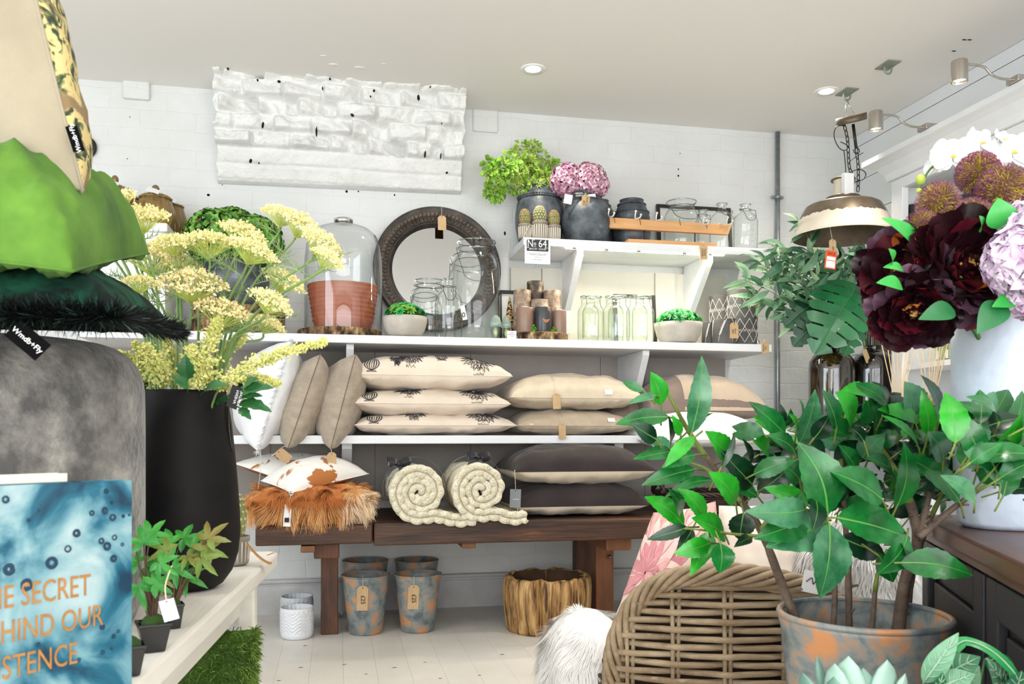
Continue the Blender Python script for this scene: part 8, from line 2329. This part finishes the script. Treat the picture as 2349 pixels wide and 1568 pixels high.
LV = [(500,420,560,30,90,3),(330,262,285,95,85,0),(235,185,125,135,35,1),(300,210,165,245,34,3),(375,330,105,362,70,1),(305,455,185,375,75,2),(385,470,380,340,32,2),(490,400,600,310,36,1),(440,430,400,330,40,0),(385,510,265,460,60,3),(400,520,205,550,62,1),(520,540,355,602,62,1),(520,440,365,590,56,0),(520,620,255,695,72,1),(620,680,378,762,46,1),(715,585,605,425,112,0),(660,620,735,425,26,2),(838,705,692,535,104,2),(845,650,1060,575,72,1),(868,745,1060,582,84,2),(830,600,800,465,52,2),(1020,430,855,262,84,1),(972,420,862,335,66,0),(1098,480,1188,205,84,3),(1078,540,952,440,80,1),(1082,430,1050,320,40,0),(1385,385,1325,210,118,0),(1305,390,1248,200,92,1),(1392,495,1196,345,120,3),(1500,515,1505,235,82,1),(1522,225,1355,182,78,0),(1590,262,1430,150,72,1),(1560,332,1570,170,70,2),(1762,345,1570,285,82,0),(1740,332,1700,155,132,3),(1815,430,1785,210,62,0),(1870,362,1800,120,82,2),(1952,292,2100,132,34,1),(1925,330,2270,318,92,1),(2290,405,2240,190,62,0),(1900,570,1830,425,140,3),(1765,505,1590,330,52,0),(1918,520,2040,430,72,1),(2085,640,2060,420,66,2),(2122,485,2088,378,40,0),(2110,695,2310,420,210,1),(1992,805,1702,552,110,1),(1640,830,1690,505,116,1),(1562,792,1312,640,152,1),(1255,875,1118,508,180,1),(1140,842,848,850,112,3),(1142,900,890,992,112,1),(1150,822,930,728,72,0),(1246,905,960,1030,158,3),(1265,925,1232,1300,180,3),(1310,890,1690,985,180,1),(1330,1000,1562,1092,104,2),(1190,790,1182,942,76,2),(745,805,622,655,96,0),(868,772,680,680,62,1),(458,932,264,782,86,0),(440,872,390,745,60,1),(575,905,444,742,78,0),(685,985,530,895,112,0),(480,942,275,1002,52,2),(505,952,430,1060,52,2),(602,1032,425,1082,74,0),(602,970,505,1180,74,0),(660,1032,660,1182,98,1),(790,862,772,1002,98,2),(830,1000,752,1042,42,2),(1700,990,1560,1180,104,1),(1662,1140,2032,1198,116,1),(1540,1100,1620,1232,124,1),(1642,1040,1702,1092,62,2),(2130,862,2360,790,116,0),(2182,930,2290,1002,76,2),(1450,560,1560,440,90,3),(1620,640,1500,560,90,1),(1780,640,1930,560,80,2),(1960,700,2080,610,84,1),(1240,560,1130,470,80,2),(1010,900,1100,770,60,1),(2240,700,2360,560,110,0),(2000,420,2120,330,60,1),(1180,450,1260,330,74,2),(1420,640,1340,500,90,1),(2280,520,2360,420,90,1),(1460,470,1380,390,70,2),(1660,420,1600,330,70,1),(2230,560,2370,480,120,1),(2150,580,2255,470,104,3),(2290,640,2390,720,104,0),(2060,760,2170,640,96,1),(2200,850,2380,905,110,1),(1900,640,1840,520,96,1),(2330,470,2300,350,80,0),(1500,760,1420,660,90,0),(1100,680,1010,600,92,1),(1700,640,1780,540,96,0),(930,560,860,470,80,0),(2010,560,1960,450,90,0)]
mb = MB(); tw = MB()
for k, (bx, by, tx, ty, w, tone) in enumerate(LV):
    low = by > 780 and 850 < bx < 1750
    f = (1.40 if low else 1.52) + rr.uniform(-.06, .08) - (.04 if w > 140 else 0)
    if tx < 620: f = 1.54 + rr.uniform(-.03, .03)
    x0, y0 = cp(bx, by); x1, y1 = cp(tx, ty)
    P0, P1 = fw(x0, y0, f + .02) - o, fw(x1, y1, f - rr.uniform(-.03, .05)) - o
    up = Vector((rr.uniform(-.55, .35), -1, rr.uniform(.2, .75)))
    mb.leaf(P0, P0 + (P1 - P0) * 1.1, w / 2.4242 * f / F * 1.52, up, tone, n=15, fold=.2, curl=.10, serr=.05, side_bend=rr.uniform(-.06, .06), rib=4)
    d = (P0 - P1).normalized(); mb.tube(spline([P0 + (P1 - P0) * .1, P0, P0 + d * .03 + Vector((0, .02, -.01))], 4), [.0010] * 4 + [.0018] * 5, 5, 5)
# the mass of leaves behind
for k in range(300):
    a = rr.uniform(0, 2 * pi); q = sqrt(rr.random()); bx, by = 1600 + 840 * q * cos(a), 590 + 320 * q * sin(a)
    if by > 760 and bx < 820: continue
    f = rr.uniform(1.58, 1.80); x0, y0 = cp(bx, by); ln = rr.uniform(55, 98); an = rr.uniform(-.2, pi + .2)
    P0, P1 = fw(x0, y0, f) - o, fw(x0 + ln * .85 * cos(an), y0 - ln * .75 * sin(an), f + rr.uniform(-.05, .05)) - o
    mb.leaf(P0, P1, ln * .42 * f / F, Vector((rr.uniform(-.8, .8), -1, rr.uniform(0, 1.2))), rr.choice((1, 1, 2, 2, 0, 2)), n=9, fold=.2, curl=.12, serr=.045)
    if k % 3 == 0: d = (P0 - P1).normalized(); mb.tube([P0, P0 + d * .02 + Vector((0, .012, -.012))], .0015, 5, 5)
# leaves reaching out to the right, in front of the white vase
for k in range(44):
    bx, by = rr.uniform(1960, 2420), rr.uniform(330, 800)
    if by > 640 and bx < 2050: continue
    f = rr.uniform(1.24, 1.40); x0, y0 = cp(bx, by); ln = rr.uniform(85, 150); an = rr.uniform(-.3, pi * .8)
    P0, P1 = fw(x0, y0, f) - o, fw(x0 + ln * cos(an), y0 - ln * sin(an) * .8, f + rr.uniform(-.05, .04)) - o
    mb.leaf(P0, P1, ln * .46 * f / F, Vector((rr.uniform(-.7, .5), -1, rr.uniform(0, 1.0))), rr.choice((0, 1, 1, 2, 3, 1)), n=12, fold=.2, curl=.12, serr=.05, rib=4)
    d = (P0 - P1).normalized(); mb.tube([P0, P0 + d * .015 + Vector((-.004, .012, -.01))], .0015, 5, 5)
mb.build('foliage', LF + [TWIG], rt, smooth=True)

# low bench just under the frame with the two small plants
PB = M('crate_wood', (150, 122, 88), (128, 102, 72), scale=6, rough=.7, stretch=(.5, 4, 4))
zs_ = .30
rt = thing('plant_crate', 'low wooden crate under the succulent and the veined plant', 'crate', (.65, 1.03, 0), rot=(0, 0, radians(-27)))
mb = MB()
for k in range(5): mb.box((-.22 + .089 * k, -.13, zs_ - .016), (-.22 + .089 * k + .084, .13, zs_))
for y in (-.13, .116):
    for k in range(3): mb.box((-.22, y, .03 + .085 * k), (.221, y + .014, .03 + .085 * k + .07))
mb.build('slats', PB, rt, smooth=False)
for x in (-.215, .195):
    for y in (-.112, .092): mb = MB(); mb.box((x, y, 0), (x + .02, y + .02, zs_ - .0165)); mb.build('post', PB, rt, smooth=False)
def small_pot(r, R_, h, mat):
    mb = MB(); mb.lathe([(R_ * .7, 0), (R_ * .75, .004), (R_, h - .012), (R_ * 1.04, h - .012), (R_ * 1.04, h), (R_ * .94, h), (R_ * .9, h * .85), (.001, h * .84)], 40); mb.build('pot', mat, r)
pe = fw(1968, 1650, 1.10)
r = thing('echeveria', 'grey green echeveria rosette at the bottom edge, in front of the large pot', 'succulent', (pe.x, pe.y, zs_ + .001))
small_pot(r, .055, .075, TERRA)
ECH = [M('echeveria_leaf', (132, 164, 150), (156, 186, 170), scale=12, rough=.5), M('echeveria_dark', (92, 128, 116), (112, 146, 132), scale=12, rough=.5)]
mb = MB(); o = Vector(r.location); rr = random.Random(4)
def fat(mb, b, t, w, up, mi):
    b, t = Vector(b), Vector(t); ax = t - b; ln = ax.length; ax.normalize(); up = (up - ax * up.dot(ax)).normalized(); sd = ax.cross(up); n = 12; m = 10
    def g(u, v):
        a = 2 * pi * u; wv = w * .5 * (.35 + .65 * sin(pi * min(1, .12 + v * .72))) * (1 if v < .7 else sqrt(max(0, 1 - ((v - .7) / .3) ** 2)) + .01)
        return b + ax * ln * v + sd * wv * cos(a) + up * (wv * .42 * sin(a) + .12 * ln * v * v)
    mb.grid(g, m, n, mi, wrapu=True)
for k, (tx, ty, w) in enumerate(((1845, 1512, 44), (1900, 1540, 50), (1938, 1522, 54), (1985, 1548, 52), (2062, 1530, 66), (2104, 1562, 52), (1822, 1566, 50), (1955, 1562, 46), (2022, 1566, 50), (1900, 1570, 46))):
    f = 1.08 + (.05 if ty < 1515 else -.03) ; T_ = fw(tx, ty, f) - o
    b = Vector((T_.x * .15, T_.y * .15, .068)); fat(mb, b, T_, w * 1.08 / F * 1.55, Vector((-T_.x, -T_.y, .08)), 0 if k % 3 else 1)
for k in range(12):
    a = k * 2.4; fat(mb, (0, 0, .07), (.055 * cos(a), .055 * sin(a), .10 + .003 * k), .03, Vector((-cos(a), -sin(a), .5)), k % 2)
mb.build('leaves', ECH, r)
pf_ = fw(2235, 1620, 1.18)
r = thing('veined_plant', 'green plant with white veined leaves at the bottom right corner', 'potted plant', (.812, 1.012, zs_ + .001))
o = Vector(r.location); small_pot(r, .058, .085, M('pot_dark', (60, 58, 56), rough=.6))
VN = [M('fittonia_leaf', (34, 100, 66), (48, 120, 80), scale=14, rough=.42), M('fittonia_vein', (170, 204, 176), (150, 190, 160), scale=20, rough=.5), M('fittonia_pale', (92, 150, 112), (120, 172, 136), scale=24, rough=.45), M('strap_leaf', (30, 140, 70), (60, 170, 96), scale=8, rough=.35)]
mb = MB(); vm = MB(); sm = MB()
for (bx, by, tx, ty, w, mi) in ((2118, 1566, 2198, 1452, 46, 2), (2148, 1560, 2248, 1505, 66, 0), (2160, 1575, 2235, 1545, 50, 2), (2260, 1510, 2335, 1565, 74, 0), (2300, 1590, 2270, 1515, 58, 2), (2200, 1590, 2246, 1528, 44, 2), (2320, 1600, 2345, 1540, 50, 0), (2130, 1600, 2165, 1545, 44, 0)):
    f = 1.16 + rr.uniform(-.03, .03); P0, P1 = fw(bx, by, f) - o, fw(tx, ty, f - .02) - o; up = Vector((rr.uniform(-.4, .2), -1, .8)); W_ = w * f / F * 1.1
    mb.leaf(P0, P1, W_, up, mi, n=12, fold=.12, curl=.1); ax = (P1 - P0); ln = ax.length; ax.normalize(); u_ = (up - ax * up.dot(ax)).normalized(); sd = ax.cross(u_)
    cc_ = lambda t: P0 + ax * ln * t + u_ * (.1 * ln * (sin(pi * t) * .8 - t * t * .55) + .0009)
    vm.tube([cc_(t) for t in (0, .2, .4, .6, .8, .98)], [.0016, .0015, .0013, .001, .0008, .0004], 5, 1)
    for t in (.14, .28, .42, .56, .70):
        wv = W_ * .5 * sin(pi * t ** .8) ** .85
        for sg in (-1, 1):
            t2 = min(.95, t + .16); w2 = W_ * .5 * sin(pi * t2 ** .8) ** .85 * .88
            vm.tube([cc_(t), cc_(t + .07) + sd * sg * w2 * .5 + u_ * W_ * .5 * .12 * .5, cc_(t2) + sd * sg * w2 + u_ * w2 * .12], [.0011, .0009, .0004], 4, 1)
    sm.tube(spline([(0, 0, .07), (P0.x * .6, P0.y * .6, .10), P0], 4), .0018, 5, 0)
c = spline([fw(2185, 1490, 1.20) - o, fw(2215, 1470, 1.20) - o, fw(2270, 1490, 1.17) - o, fw(2320, 1535, 1.14) - o, fw(2365, 1600, 1.12) - o], 6)
mb.ribbon(c, [.004] + [.017] * (len(c) - 8) + [.014, .012, .010, .008, .006, .004, .002], (-.2, -.7, .8), 3)
vm.tube([p + Vector((-.0002, -.0007, .0008)) for p in c], .0012, 5, 1); sm.tube(spline([(0, 0, .07), (c[0].x * .5, c[0].y * .5, .11), c[0]], 4), .002, 5)
mb.build('leaves', VN, r); vm.build('veins', VN, r); sm.build('stem', MATS['stem_green'], r)
